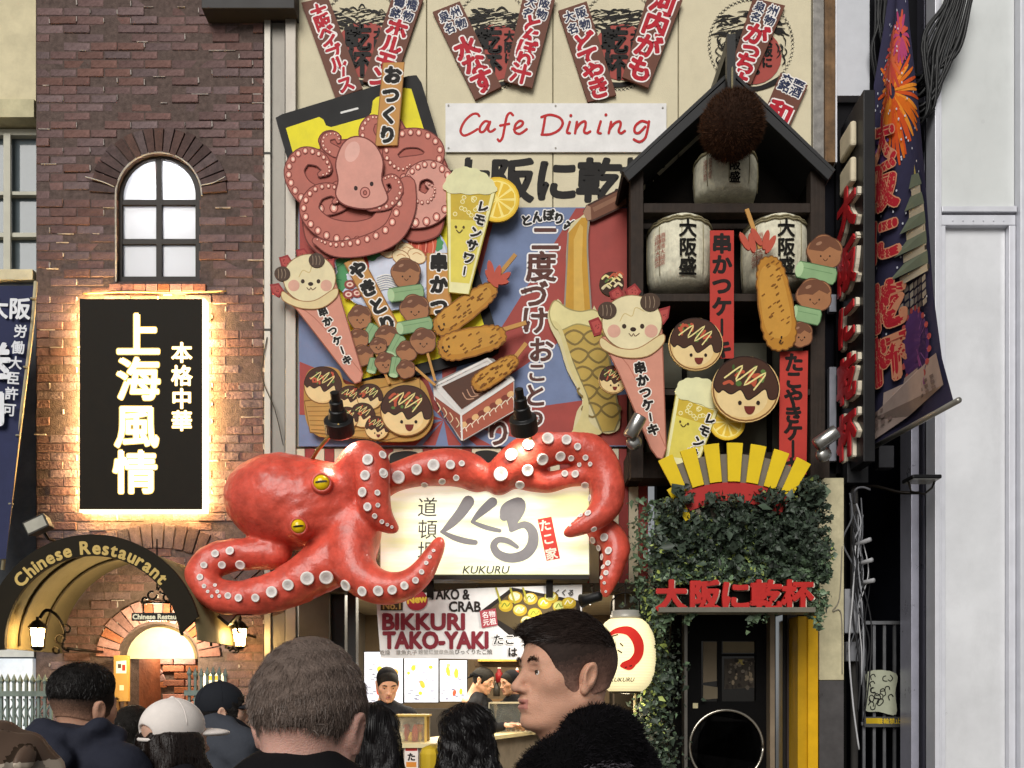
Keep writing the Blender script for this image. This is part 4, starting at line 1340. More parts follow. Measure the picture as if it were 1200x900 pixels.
# yakitori skewers
MEAT, MEATD, LEEK = '9c6b48', '6b4430', '86a578'
def skewer(name, label, items, stick, y, frame, group, faces=()):
    """items: ('meat'|'leek', x, y, rx, ry, rot)"""
    x0, y0, k = frame
    r = thing(name, label, 'cutout sign', P(x0 + items[0][1] / k, y0 + items[-1][2] / k, y), group)
    a, b = [P(x0 + p[0] / k, y0 + p[1] / k, y + .008) for p in stick]
    G().bar(a, b, 9 / k * .007, .012).build('stick', mat('b98a4a', rough=.6, kind='wood', bump=.2), r)
    sh = Sheet(r, y)
    sh.frame(*frame)
    for i, (kd, x, yy, rx, ry, rot) in enumerate(items):
        if kd == 'meat':
            base = [(p[0], p[1]) for p in ellp(x, yy, rx, ry, rot, 36)]
            out = wavy(base, rx * .12, 5)
            G().prism([(x0 + p[0] / k, y0 + p[1] / k) for p in out], y + .0005 - .0004 * i, y + .018).build('meat', mat(MEAT, **PM), r)
            sh.part('meat_face').blob(out, MEAT, '5c3a28', 3.2, False)
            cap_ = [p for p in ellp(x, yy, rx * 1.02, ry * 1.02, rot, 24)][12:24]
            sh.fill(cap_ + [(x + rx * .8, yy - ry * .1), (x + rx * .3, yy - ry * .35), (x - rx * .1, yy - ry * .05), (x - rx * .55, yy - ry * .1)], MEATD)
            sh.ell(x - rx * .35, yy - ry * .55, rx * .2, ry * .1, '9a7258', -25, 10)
            if i in faces:
                for dx in (-.25, .3): sh.ell(x + rx * dx, yy + ry * .25, 3, 3.6, '2a1a12', n=8)
                sh.stroke([(x - rx * .1, yy + ry * .42), (x + rx * .03, yy + ry * .55), (x + rx * .17, yy + ry * .42)], 2.4, '3a2016', n=3)
        else:
            c, s_ = math.cos(math.radians(rot)), math.sin(math.radians(rot))
            q = [(x + (a * rx) * c - (b * ry) * s_, yy + (a * rx) * s_ + (b * ry) * c) for a, b in ((-1, -1), (1, -1), (1.12, -.5), (1.12, .5), (1, 1), (-1, 1), (-1.12, .5), (-1.12, -.5))]
            G().prism([(x0 + p[0] / k, y0 + p[1] / k) for p in q], y + .0005 - .0004 * i, y + .018).build('leek', mat(LEEK, **PM), r)
            sh.part('leek_face').blob(q, LEEK, '4c6b46', 3, False)
            sh.ell(x - rx * .95 * c, yy - rx * .95 * s_, rx * .22, ry * .95, 'a8c295', rot, 14)
            sh.stroke([(x - rx * .7 * c, yy - rx * .7 * s_ - ry * .3), (x + rx * .9 * c, yy + rx * .9 * s_ - ry * .3)], 2, '64875c')
    sh.build()
SK = 'yakitori skewer cutouts'
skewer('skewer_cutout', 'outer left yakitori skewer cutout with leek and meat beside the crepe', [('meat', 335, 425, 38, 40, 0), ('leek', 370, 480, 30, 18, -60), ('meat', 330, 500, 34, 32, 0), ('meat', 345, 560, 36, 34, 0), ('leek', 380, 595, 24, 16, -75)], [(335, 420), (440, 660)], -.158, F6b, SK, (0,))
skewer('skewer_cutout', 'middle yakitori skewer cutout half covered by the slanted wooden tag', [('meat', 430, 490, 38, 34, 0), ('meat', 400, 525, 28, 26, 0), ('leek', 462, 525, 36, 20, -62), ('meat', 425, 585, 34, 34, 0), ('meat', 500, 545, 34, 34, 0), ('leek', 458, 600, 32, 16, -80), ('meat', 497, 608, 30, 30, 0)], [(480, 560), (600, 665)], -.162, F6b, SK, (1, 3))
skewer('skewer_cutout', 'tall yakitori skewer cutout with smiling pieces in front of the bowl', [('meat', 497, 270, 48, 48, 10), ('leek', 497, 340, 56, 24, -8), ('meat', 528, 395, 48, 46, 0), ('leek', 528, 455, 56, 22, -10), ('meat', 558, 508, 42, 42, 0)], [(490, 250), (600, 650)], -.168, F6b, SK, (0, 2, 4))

# panko prawn and skewer
F7 = (500, 200, 2.7273)
GOLD, GOLDD = 'b07a2c', '7c4f1c'
def fry(name, label, a, b, w, frame, y, group, face=True, tail=None, stick=None):
    x0, y0, k = frame
    dx, dy = b[0] - a[0], b[1] - a[1]; L = math.hypot(dx, dy); rot = math.degrees(math.atan2(dy, dx))
    base = ellp((a[0] + b[0]) / 2, (a[1] + b[1]) / 2, L / 2, w / 2, rot, 60)
    # super-ellipse: fuller ends
    c, s_ = math.cos(math.radians(rot)), math.sin(math.radians(rot)); cx, cy = (a[0] + b[0]) / 2, (a[1] + b[1]) / 2
    base = []
    for i in range(72):
        t = 2 * math.pi * i / 72
        u = math.copysign(abs(math.cos(t)) ** .6, math.cos(t)) * L / 2; v = math.copysign(abs(math.sin(t)) ** .75, math.sin(t)) * w / 2 * (1 - .12 * u / (L / 2))
        base.append((cx + u * c - v * s_, cy + u * s_ + v * c))
    out = wavy(base, w * .05, 22)
    sh = cutout(name, label, 'cutout sign', out, y, .02, GOLDD, frame=frame, face=GOLD, group=group)
    if stick:
        p, q = [P(x0 + e[0] / k, y0 + e[1] / k, y + .01) for e in stick]
        G().bar(p, q, 13 / k * .007, .012).build('stick', mat('b98a4a', rough=.6), sh.root)
    if tail:
        for j, (tx, ty, tr) in enumerate(tail):
            pts = ellp(tx, ty, 34, 11, tr, 16)
            G().prism([(x0 + p[0] / k, y0 + p[1] / k) for p in pts], y - .004 - .001 * j, y + .012).build('tail_fin', mat('b4513f', **PM), sh.root)
            sh.part('fin_line').stroke([pts[8], (tx, ty), pts[0]], 3, 'e08d78'); 
    sh.part('crumb_face').blob(out, GOLD, GOLDD, 4, False)
    mxp = [(cx + (p_[0] - cx) * .86 - w * .03, cy + (p_[1] - cy) * .8 - w * .06) for p_ in base]
    sh.fill(mxp, 'bd8a3a')
    rn = random.Random(int(a[0]))
    for i in range(34):
        t, v = rn.uniform(.1, .95), rn.uniform(-.36, .36)
        if t < .3 and face and abs(v) < .25: continue
        x, yy = a[0] + dx * t - s_ * v * w, a[1] + dy * t + c * v * w
        sh.stroke([(x - 4, yy + 3), (x + 4, yy - 3)], 4, GOLDD, n=2)
    if face:
        fx, fy = a[0] + dx * .1, a[1] + dy * .1
        for e in (-1, 1): sh.ell(fx + 10 * e * abs(c), fy - 4 + 6 * e * s_, 3.2, 4, '2a1a12', n=8)
        sh.stroke([(fx - 6, fy + 6), (fx, fy + 12), (fx + 7, fy + 6)], 3, '3a2016', n=3)
    sh.build()
FR = 'golden fried cutouts'
fry('prawn_cutout', 'golden fried prawn cutout with red tail fins right of the phone screen', (28, 512), (218, 370), 72, F7, -.155, FR, True, [(205, 320, -100), (225, 335, -75), (240, 345, -35), (228, 352, 5), (208, 345, -125)], [(225, 340), (284, 268)])
fry('fried_skewer_cutout', 'golden breaded skewer cutout below the fried prawn', (40, 572), (250, 522), 84, F7, -.165, FR, True, None, [(240, 510), (318, 486)])

# lemon drink
def drink(label, frame, glass, foam, slice_, txt, y, tail=None):
    sh = cutout('drink_cutout', label, 'cutout sign', glass, y, .02, 'a89c3c', frame=frame, face='d5c660', group='lemon drink cutouts')
    x0, y0, k = frame
    cx, cy, r = slice_
    ring = ellp(cx, cy, r, r, 0, 30)
    G().prism([(x0 + p[0] / k, y0 + p[1] / k) for p in ring], y + .003, y + .02).build('lemon_slice', mat('d8ae2e', **PM), sh.root)
    s2 = Sheet(sh.root, y + .003, 'lemon_print').frame(*frame)
    s2.ell(cx, cy, r * .93, r * .93, 'e7c544'); s2.ell(cx, cy, r * .84, r * .84, 'f0dd82')
    for i in range(10):
        a = i * .628
        s2.fill([(cx + r * .08 * math.cos(a + .3), cy + r * .08 * math.sin(a + .3)), (cx + r * .76 * math.cos(a + .08), cy + r * .76 * math.sin(a + .08)), (cx + r * .8 * math.cos(a + .3), cy + r * .8 * math.sin(a + .3)), (cx + r * .76 * math.cos(a + .54), cy + r * .76 * math.sin(a + .54))], 'ddb63a')
    s2.build()
    fo = wavy(cm(foam, True, 6), 5, 11)
    G().prism([(x0 + p[0] / k, y0 + p[1] / k) for p in fo], y - .004, y + .018).build('foam', mat('d9d6a8', **PM), sh.root)
    tl, tr, br, bl = glass
    lerp = lambda u, v: ((tl[0] * (1 - u) + tr[0] * u) * (1 - v) + (bl[0] * (1 - u) + br[0] * u) * v, (tl[1] * (1 - u) + tr[1] * u) * (1 - v) + (bl[1] * (1 - u) + br[1] * u) * v)
    sh.part('glass_print').blob(glass, 'e6e0a8', 'a08f38', 4, False)
    sh.fill([lerp(.08, .04), lerp(.92, .04), lerp(.9, .9), lerp(.1, .9)], 'd9c95a')
    sh.fill([lerp(.08, .04), lerp(.92, .04), lerp(.91, .3), lerp(.09, .3)], 'c4a83a')
    rn = random.Random(3)
    for i in range(14):
        p = lerp(rn.uniform(.18, .8), rn.uniform(.08, .28)); sh.ell(p[0], p[1], 7.5, 7.5, 'e9e2a8', n=8); sh.ell(p[0], p[1], 5, 5, 'c9b04a', n=8)
    sh.part('face')
    for u in (.22, .42):
        p = lerp(u, .37); sh.ell(p[0], p[1], 4, 5, '54421a', n=8)
    p = lerp(.32, .41); sh.stroke([(p[0] - 9, p[1] - 3), (p[0], p[1] + 5), (p[0] + 9, p[1] - 4)], 3.4, '54421a', n=3)
    sh.part('lettering')
    for i, ch in enumerate(txt[0]):
        p = (txt[1][0] + (txt[2][0] - txt[1][0]) * i / (len(txt[0]) - 1), txt[1][1] + (txt[2][1] - txt[1][1]) * i / (len(txt[0]) - 1))
        if ch == 'ー':
            sh.stroke([(p[0] + 1, p[1] - 12), (p[0] - 3, p[1] + 12)], 14, 'e8e2d6'); sh.stroke([(p[0] + 1, p[1] - 12), (p[0] - 3, p[1] + 12)], 6, '17130f')
        else:
            sh.text(ch, p[0], p[1], 38, '17130f', rot=txt[3], bold=.06, out=((1.3, 'e8e2d6'),))
    sh.build()
drink('lemon drink glass cutout with a lemon slice beside the phone board', F7, [(64, 55), (222, 60), (135, 395), (70, 388)], [(60, 62), (70, 20), (110, -8), (165, 0), (205, 30), (218, 66), (140, 72)], (225, 92, 72), ('レモンサワー', (180, 115), (122, 320), 14), -.17)

# sauce tin with dipped skewer
st = cutout('sauce_tin_cutout', 'steel sauce tin cutout with a breaded skewer dipping into brown sauce', 'cutout sign', [(20, 685), (30, 672), (195, 598), (215, 602), (280, 665), (278, 770), (120, 862), (108, 862), (24, 730)], -.12, .02, '8e8b86', frame=F7, group='painted food cutouts')
st.part('tin').fill([(20, 685), (195, 598), (280, 668), (278, 770), (112, 864), (24, 730)], 'd2cfca')
st.fill([(24, 720), (108, 782), (112, 862), (30, 740)], '8c4a3a'); st.fill([(108, 782), (278, 672), (277, 768), (114, 862)], 'a65a45')
for i in range(9):
    u = i / 8; x, yy = 118 + 150 * u, 812 - 98 * u
    st.ell(x, yy, 12, 9, ('d9b07a', '7a3b2e')[i % 2], -32)
    st.stroke([(x - 10, yy + 22), (x + 4, yy + 8), (x + 10, yy + 20)], 3, 'e8d9c0', n=3)
for i in range(4): st.stroke([(34 + i * 20, 742 + i * 16), (44 + i * 20, 760 + i * 16), (36 + i * 20, 772 + i * 16)], 3, 'dcc5a0', n=3)
st.part('sauce').fill([(48, 690), (192, 622), (255, 668), (112, 762)], '54382c')
for i in range(3): st.stroke([(115 + i * 14, 710 - i * 10), (128 + i * 14, 730 - i * 8), (150 + i * 14, 728 - i * 10)], 3.4, 'b98f74', n=3)
st.part('rim').stroke([(22, 688), (194, 602), (278, 668), (110, 780)], 9, 'dcd9d4', True, False); st.stroke([(110, 780), (113, 860)], 6, 'dcd9d4')
st.build()
fry('fried_skewer_cutout', 'golden breaded skewer cutout dipping into the steel sauce tin', (150, 690), (288, 600), 56, F7, -.15, FR, False, None, [(280, 600), (318, 552)])

# beer glass with pouring bottle
bg_ = cutout('beer_cutout', 'tall beer glass cutout filled from a tilted brown bottle', 'cutout sign',
             [(450, 200), (490, 150), (520, 140), (515, 250), (524, 440), (545, 450), (600, 760), (618, 800), (610, 830), (570, 840), (520, 815), (470, 840), (480, 770), (498, 730), (450, 640), (425, 560), (395, 500), (388, 450), (420, 410), (442, 420)], -.08, .018, 'b9a97a', frame=F7, smooth=True, face='cfc499', n=3)
bg_.part('glass').blob([(405, 470), (500, 455), (560, 470), (618, 790), (600, 832), (560, 836), (480, 640)], 'bb9f52', '8a8058', 6, False)
bg_.part('stream').fill([(452, 200), (495, 150), (516, 150), (512, 250), (526, 460), (442, 460)], 'bd8f35'); bg_.fill([(470, 220), (490, 170), (500, 180), (496, 300), (505, 450), (470, 450)], 'cfa854')
bg_.stroke([(452, 200), (446, 330), (440, 450)], 5, '8f867a'); bg_.stroke([(518, 150), (514, 250), (526, 450)], 5, '8f867a')
bg_.part('foam').blob([(392, 460), (410, 415), (450, 440), (490, 450), (535, 445), (560, 470), (540, 500), (480, 490), (420, 510)], 'd8cd94', '9a8f5c', 4)
bg_.part('lattice')
for j in range(5):
    y0 = 530 + j * 58
    for i in range(2):
        x0 = 440 + i * 62 + j * 14
        bg_.stroke([(x0, y0), (x0 + 30, y0 - 20), (x0 + 62, y0 - 2), (x0 + 34, y0 + 26)], 7, '7d6a3c', True, n=4)
bg_.part('side_foam').blob([(400, 480), (425, 520), (460, 640), (500, 720), (490, 790), (460, 845), (500, 850), (560, 838), (520, 800), (515, 730), (470, 620), (430, 500)], 'cfc28a', None)
bg_.part('bottle').blob([(502, 132), (512, 112), (640, 48), (640, 108), (530, 160), (515, 158)], '6d4634', '3d241b', 6, False)
bg_.fill([(530, 118), (640, 64), (640, 78), (535, 132)], '87604a'); bg_.fill([(500, 134), (512, 110), (524, 116), (526, 156), (514, 160)], '9c7a63')
bg_.build()

# crepe cones with bear-eared cream
def crepe(label, frame, cone, head, ears, berries, face, txt, y, group):
    x0, y0, k = frame
    hx, hy, hr = head
    sh = cutout('crepe_cutout', label, 'cutout sign', cone, y, .022, 'a86a58', frame=frame, face='c98b77', group=group)
    for pts in berries:
        G().prism([(x0 + p[0] / k, y0 + p[1] / k) for p in pts], y + .001, y + .018).build('strawberry', mat('8f2f30', **PM), sh.root)
        s2 = Sheet(sh.root, y + .001, 'seed_print').frame(*frame)
        mx, my = sum(p[0] for p in pts) / len(pts), sum(p[1] for p in pts) / len(pts)
        s2.fill([(mx + (p[0] - mx) * .7, my + (p[1] - my) * .7) for p in pts], 'ad4a44')
        for i in range(5): s2.ell(mx + random.uniform(-9, 9), my + random.uniform(-9, 9), 1.6, 2.2, '5e1f1c', n=6)
        s2.build()
    ball = ellp(hx, hy, hr, hr * .92, 0, 36)
    G().prism([(x0 + p[0] / k, y0 + p[1] / k) for p in ball], y - .004, y + .016).build('cream', mat('dccfa6', **PM), sh.root)
    for j, (ex, ey, er) in enumerate(ears):
        pts = ellp(ex, ey, er, er * .92, 0, 24)
        G().prism([(x0 + p[0] / k, y0 + p[1] / k) for p in pts], y - .009 - .001 * j, y + .01).build('biscuit', mat('4a382c', **PM), sh.root)
        s2 = Sheet(sh.root, y - .009 - .001 * j, 'biscuit_print').frame(*frame)
        for i in (-1, 0, 1): s2.stroke([(ex + i * er * .4 - 3, ey - er * .55), (ex + i * er * .45, ey), (ex + i * er * .4 - 2, ey + er * .55)], 2.6, '8a7560', n=3)
        s2.build()
    s3 = Sheet(sh.root, y - .004, 'face').frame(*frame)
    s3.stroke(ball, 3, '8a6a48', True, False)
    s3.stroke([(hx - hr * .4, hy - hr * .05), (hx - hr * .25, hy - hr * .3), (hx, hy - hr * .22), (hx + hr * .12, hy - hr * .5), (hx + hr * .4, hy - hr * .38)], 3, 'c4ae78')
    for e in (-1, 1):
        s3.ell(hx + e * hr * .62 + 2, hy + hr * .28, hr * .22, hr * .22, 'd0a08c'); s3.ell(hx + e * hr * .3 + 4, hy + hr * .12, hr * .075, hr * .085, '3a2a1e', n=10)
    s3.ell(hx + 4, hy + hr * .22, hr * .1, hr * .075, '33221a'); s3.stroke([(hx - hr * .1, hy + hr * .36), (hx - 1, hy + hr * .45), (hx + 5, hy + hr * .36), (hx + 11, hy + hr * .45), (hx + hr * .24, hy + hr * .36)], 3, '5a3a26', n=3)
    s3.build()
    sh.part('cone_print').stroke(cone, 4, '8f5644', True, False)
    # folded rim of the crepe
    a, b = cone[0], cone[1]
    rim = [(hx - hr * 1.02, hy + hr * .5), (hx - hr * .5, hy + hr * .82), (hx + hr * .2, hy + hr * .85), (hx + hr * 1.0, hy + hr * .38), (hx + hr * 1.04, hy + hr * .7), (hx + hr * .5, hy + hr * 1.12), (hx - hr * .3, hy + hr * 1.15), (hx - hr * 1.0, hy + hr * .85)]
    G().prism([(x0 + p[0] / k, y0 + p[1] / k) for p in cm(rim, True, 5)], y - .0075, y - .0005).build('crepe_rim', mat('d6c393', **PM), sh.root)
    s4 = Sheet(sh.root, y - .0075, 'rim_line').frame(*frame); s4.stroke(rim, 3, '9a7048', True); s4.build()
    n = len(txt[0])
    sh.part('fold_line').stroke([rim[-1], (rim[-1][0] + (cone[2][0] - rim[-1][0]) * .3 + 25, rim[-1][1] + 60), (cone[2][0], cone[2][1])], 3.4, 'b0705c')
    sh.part('lettering')
    for i, ch in enumerate(txt[0]):
        t = i / (n - 1)
        x, yy = txt[1][0] + (txt[2][0] - txt[1][0]) * t, txt[1][1] + (txt[2][1] - txt[1][1]) * t
        if ch == 'ー':
            r = math.radians(txt[4])
            d = (math.sin(-r) * 12, math.cos(r) * 12)
            sh.stroke([(x - d[0], yy - d[1]), (x + d[0], yy + d[1])], 15, 'ebe3d8'); sh.stroke([(x - d[0], yy - d[1]), (x + d[0], yy + d[1])], 7, '17130f')
        else:
            sh.text(ch, x, yy, txt[3], '17130f', rot=txt[4], bold=.06, out=((1.3, 'ebe3d8'),))
    sh.build()
CG = 'strawberry crepe cutouts'
crepe('pink strawberry crepe cutout at the left edge of the blue board', F6b, [(60, 350), (245, 285), (345, 625), (338, 650), (318, 658), (300, 640), (115, 400)], (158, 288, 92),
      [(62, 272, 28), (183, 225, 28)], [[(18, 310), (50, 305), (68, 330), (50, 355), (25, 340)], [(50, 215), (82, 205), (100, 232), (80, 255), (58, 245)], [(110, 188), (140, 182), (158, 205), (140, 228), (115, 218)], [(215, 225), (245, 218), (246, 250), (232, 270), (212, 255)]],
      None, ('串かつケーキ', (205, 405), (290, 575), 34, -20), -.18, CG)
crepe('pink strawberry crepe cutout in front of the dark gabled shelf', (680, 250, 2.903), [(75, 420), (278, 395), (292, 800), (280, 835), (262, 830), (240, 800), (130, 540), (95, 470)], (176, 372, 102),
      [(92, 330, 32), (238, 302, 34)], [[(28, 365), (62, 352), (78, 380), (70, 412), (48, 418)], [(98, 268), (130, 248), (148, 272), (138, 300), (105, 290)], [(152, 260), (186, 238), (208, 265), (190, 290), (160, 285)], [(268, 325), (306, 315), (300, 355), (282, 380), (264, 360)]],
      None, ('串かつケーキ', (203, 525), (248, 735), 42, -10), -.56, CG)

# takoyaki boat
def takoyaki(sh, cx, cy, r, face=True, seed=1, part=True):
    """drawn ball with sauce cap; returns nothing"""
    rn = random.Random(seed)
    if part: sh.part('ball_print')
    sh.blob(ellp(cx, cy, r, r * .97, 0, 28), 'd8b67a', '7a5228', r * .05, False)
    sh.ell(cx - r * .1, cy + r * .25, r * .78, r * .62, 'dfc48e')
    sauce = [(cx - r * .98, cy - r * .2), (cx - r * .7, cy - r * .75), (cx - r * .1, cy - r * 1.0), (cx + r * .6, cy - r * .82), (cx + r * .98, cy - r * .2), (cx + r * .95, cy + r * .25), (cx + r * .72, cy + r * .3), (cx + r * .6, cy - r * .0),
             (cx + r * .3, cy + r * .2), (cx + r * .05, cy + r * .32), (cx - r * .15, cy + r * .02), (cx - r * .45, cy + r * .15), (cx - r * .7, cy + r * .02), (cx - r * .85, cy + r * .1)]
    sh.blob(sauce, '43291d', '2a1811', r * .04)
    for i in range(10):
        x, y = cx + rn.uniform(-.6, .6) * r, cy + rn.uniform(-.75, -.1) * r
        sh.ell(x, y, r * rn.uniform(.04, .1), r * rn.uniform(.04, .09), rn.choice(('4f6b34', '5b7a3c', '3c5529')), n=7)
    for i in range(6):
        x, y = cx + rn.uniform(-.65, .5) * r, cy + rn.uniform(-.7, -.05) * r
        a = rn.uniform(0, 3.1)
        sh.stroke([(x - r * .12 * math.cos(a), y - r * .12 * math.sin(a)), (x + r * .04, y - r * .06), (x + r * .13 * math.cos(a), y + r * .13 * math.sin(a))], r * .1, 'b35238', n=3)
    sh.stroke([(cx - r * .65, cy - r * .35), (cx - r * .1, cy - r * .72), (cx - r * .3, cy - r * .25), (cx + r * .35, cy - r * .7), (cx - r * .05, cy - r * .12), (cx + r * .62, cy - r * .5), (cx + r * .25, cy + r * .02)], r * .05, 'e0d08c', n=4)
    if face:
        for e in (-.18, .38): sh.ell(cx + r * e, cy + r * .42, r * .06, r * .07, '2a1a12', n=10)
        sh.fill(ellp(cx + r * .12, cy + r * .52, r * .17, r * .26, 0, 12, 0, 180), '6e2a20')
bt = cutout('takoyaki_boat_cutout', 'bamboo boat cutout of takoyaki at the foot of the blue board', 'cutout sign',
            [(138, 700), (150, 620), (200, 598), (260, 610), (285, 660), (350, 650), (410, 640), (540, 640), (585, 720), (590, 800), (540, 855), (430, 862), (340, 850), (200, 845), (150, 800)], -.13, .02, 'ad8440', frame=F6b, smooth=True, group='painted food cutouts')
bt.part('boat').blob([(140, 720), (300, 700), (545, 640), (560, 820), (430, 858), (160, 830)], 'b58c4c', '7a5526', 5, False)
for i in range(6): bt.stroke([(150 + i * 3, 740 + i * 16), (300, 735 + i * 18), (420, 720 + i * 20)], 3, '8d6830')
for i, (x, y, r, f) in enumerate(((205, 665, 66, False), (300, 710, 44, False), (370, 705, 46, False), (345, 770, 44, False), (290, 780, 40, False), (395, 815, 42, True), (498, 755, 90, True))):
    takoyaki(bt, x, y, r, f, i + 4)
bt.build()

# ================================================================ gabled shelf house
YH = -.45
hs_ = thing('gabled_shelf', 'black gabled wooden shelf house holding straw sake barrels', 'shelf', P(855, 560, -.2))
WOOD = mat('2f2620', rough=.7, var=.3, scale=12, bump=.5, bscale=40, kind='wood', spec=.2)
ROOF = mat('2b2b2c', rough=.6, var=.15, spec=.25)
BACKD = mat('15120f', rough=.9, var=.2, spec=.1)
GRYB = mat('5f5d50', rough=.8, var=.15, scale=4, spec=.2)
for a, b, sx in (((731, 203), (857, 88), 1), ((977, 202), (857, 88), -1)):
    # bargeboard in front, roof boards running back to the wall
    dx, dy = b[0] - a[0], b[1] - a[1]; L = math.hypot(dx, dy); nx, ny = -dy / L * sx, dx / L * sx
    o = [(a[0], a[1]), (b[0], b[1]), (b[0] + 0, b[1] + 14), (a[0] + nx * 9, a[1] + ny * 9 + 2)]
    G().prism(o, -.52, -.49).build('bargeboard', ROOF, hs_, bevel=.003)
    p, q = P(a[0], a[1] - 1, -.52), P(b[0], b[1] - 3, -.52)
    t = Vector((0, 0, .03))
    nrm = Vector((-(q.z - p.z) * sx, 0, (q.x - p.x) * sx)).normalized() * .02
    vs = [p + nrm, q + nrm, Vector((q.x, 0, q.z)) + nrm, Vector((p.x, 0, p.z)) + nrm]
    vs += [v - nrm * 1.2 for v in vs]
    G().add(vs, [(0, 1, 2, 3), (7, 6, 5, 4), (0, 4, 5, 1), (1, 5, 6, 2), (2, 6, 7, 3), (3, 7, 4, 0)]).build('roof_slope', ROOF, hs_)
for x0, x1 in ((739, 754), (950, 967)):
    G().pbox(x0, 200, x1, 560, YH, YH + .1).build('post', WOOD, hs_, bevel=.004)
    G().pbox(x0 + 1, 205, x1 - 1, 560, YH + .13, -.0).build('side_board', BACKD, hs_)
for y0, y1, dz in ((238, 249, .1), (344, 353, .34), (456, 463, .34)):
    G().pbox(754.5, y0, 949.5, y1, YH + .01, YH + .01 + dz).build('shelf_beam', WOOD, hs_, bevel=.003)
G().pbox(754, 262, 950, 268, -.2, -.12).build('shelf_beam', WOOD, hs_)
G().prism([(745, 205), (857, 100), (962, 205), (962, 400), (745, 400)], -.05, -.012, -.45).build('back_board', BACKD, hs_)  # near-black under the gable: roof shade put into the board colour
G().pbox(757, 402, 947, 455, -.12, -.06).build('back_board', GRYB, hs_); G().pbox(757, 465, 947, 560, -.12, -.06).build('back_board', GRYB, hs_)
for x in (800, 850, 900): G().pbox(x, 402, x + 5, 560, -.16, -.125).build('batten', BACKD, hs_)
G().pbox(736, 530, 972, 560, -.3, -.02).build('sill', WOOD, hs_)
G().prism([(852, 40), (862, 40), (862, 92), (859, 120), (855, 120), (852, 92)], -.62, -.57).build('ridge_hook', mat('191919', rough=.4, spec=.3), hs_)
q0, q1 = P(852, 45, -.57), P(862, 60, -.57)
G().box(q0.x, q1.x, -.57, 0.0, q1.z, q0.z).build('ridge_arm', mat('191919', rough=.4, spec=.3), hs_)

STRAW = mat('d4cfb8', rough=.85, var=.22, scale=18, bump=.7, bscale=70, kind='wood', spec=.15)
ROPE = mat('8d8467', rough=.9, var=.3, scale=60, bump=.6, bscale=120, spec=.1)
def barrel(x0, y0, x1, y1, yc, label):
    s = (yc + CAMD) / FPX
    c = P((x0 + x1) / 2, y1, yc)
    t = thing('sake_barrel', label, 'barrel', c, 'straw wrapped sake barrels')
    R, H = (x1 - x0) / 2 * s, (y1 - y0) * s
    R *= .98
    G().lathe(c, [(R * .9, 0), (R * .97, H * .15), (R, H * .45), (R * .99, H * .75), (R * .93, H * .88), (R * .8, H * .96), (R * .55, H)], n=48).build('straw_body', STRAW, t, True)
    g = G()
    for zz, rr in ((H * .87, R * .955), (H * .83, R * .985)):
        g.tube([c + Vector((rr * math.cos(a * .131), rr * math.sin(a * .131), zz + .006 * math.sin(a * 2.1))) for a in range(49)], .008, 5)
    g.build('rope_band', ROPE, t, True)
    for k in range(14):
        a = math.pi * (1.02 + .96 * k / 13)
        G().tube([c + Vector((rr * math.cos(a), rr * math.sin(a), zz)) for rr, zz in ((R * .985, H * .1), (R * 1.012, H * .45), (R * 1.0, H * .78))], .0035, 4).build('cord', ROPE, t, True) if k % 3 == 0 else None
    mx = (x0 + x1) / 2; w = x1 - x0
    sh = Sheet(t, c.y, 'characters', rough=.8)
    k0 = (c.y - R + CAMD) / (c.y + CAMD)
    for i, ch in enumerate('大阪盛'):
        sh.text(ch, mx + w * .03, y0 + (y1 - y0) * (.31 + .262 * i), (y1 - y0) * .255, '1a1814', bold=.03)
    sh.part('stamps', True)
    for j in range(2):
        for i in range(6):
            sh.text('酒樽清大蔵宮'[i], x0 + w * (.12 + .06 * j), y0 + (y1 - y0) * (.36 + .075 * i), (y1 - y0) * .075, 'a86a5c', bold=.0)
    def wrap(v):
        dx = max(-R * .98, min(R * .98, v.x - c.x))
        zf = (v.z - c.z) / H
        rr = R * (1.006 if zf > .3 else .985 + .05 * zf) * (1 if zf < .78 else .985)
        return Vector((v.x, c.y - math.sqrt(max(rr * rr - dx * dx, 1e-6)) - .004 - (c.y - v.y), v.z))
    sh.build(wrap)
barrel(812, 186, 887, 238, -.2, 'straw wrapped sake barrel alone on the upper beam under the gable')
barrel(757, 262, 835, 344, -.22, 'straw wrapped sake barrel left of the red paper strip')
barrel(868, 262, 946, 344, -.22, 'straw wrapped sake barrel behind the prawn cutout')

# cedar ball
cbl = thing('cedar_ball', 'brown cedar leaf ball hanging from the gable peak', 'ornament', P(858, 186, -.66))
c = P(858, 147, -.66); R = 38 * .00634
G().ball(c, R * .93, 32, 20).build('core', mat('2e2019', rough=1, var=.4, scale=40, spec=.05), cbl, True)
rn = np.random.default_rng(5)
N = 9000
d = rn.normal(size=(N, 3)); d /= np.linalg.norm(d, axis=1)[:, None]
t = np.cross(d, rn.normal(size=(N, 3))); t /= np.linalg.norm(t, axis=1)[:, None]
base = np.array(c) + d * R * .9
tip = np.array(c) + d * R * rn.uniform(.97, 1.06, (N, 1)) + rn.normal(size=(N, 3)) * .008
w = .0022
V = np.stack([base - t * w, base + t * w, tip], 1).reshape(-1, 3)
F = np.arange(N * 3).reshape(-1, 3)
tag(npmesh('cedar_needles', V, F, mat('4c3426', rough=1, var=.3, scale=30, isl=.5, spec=.05), cbl, False), kind='stuff')
G().tube([P(858, 70, -.6), P(858, 112, -.66)], .008, 6).build('rope', ROPE, cbl)

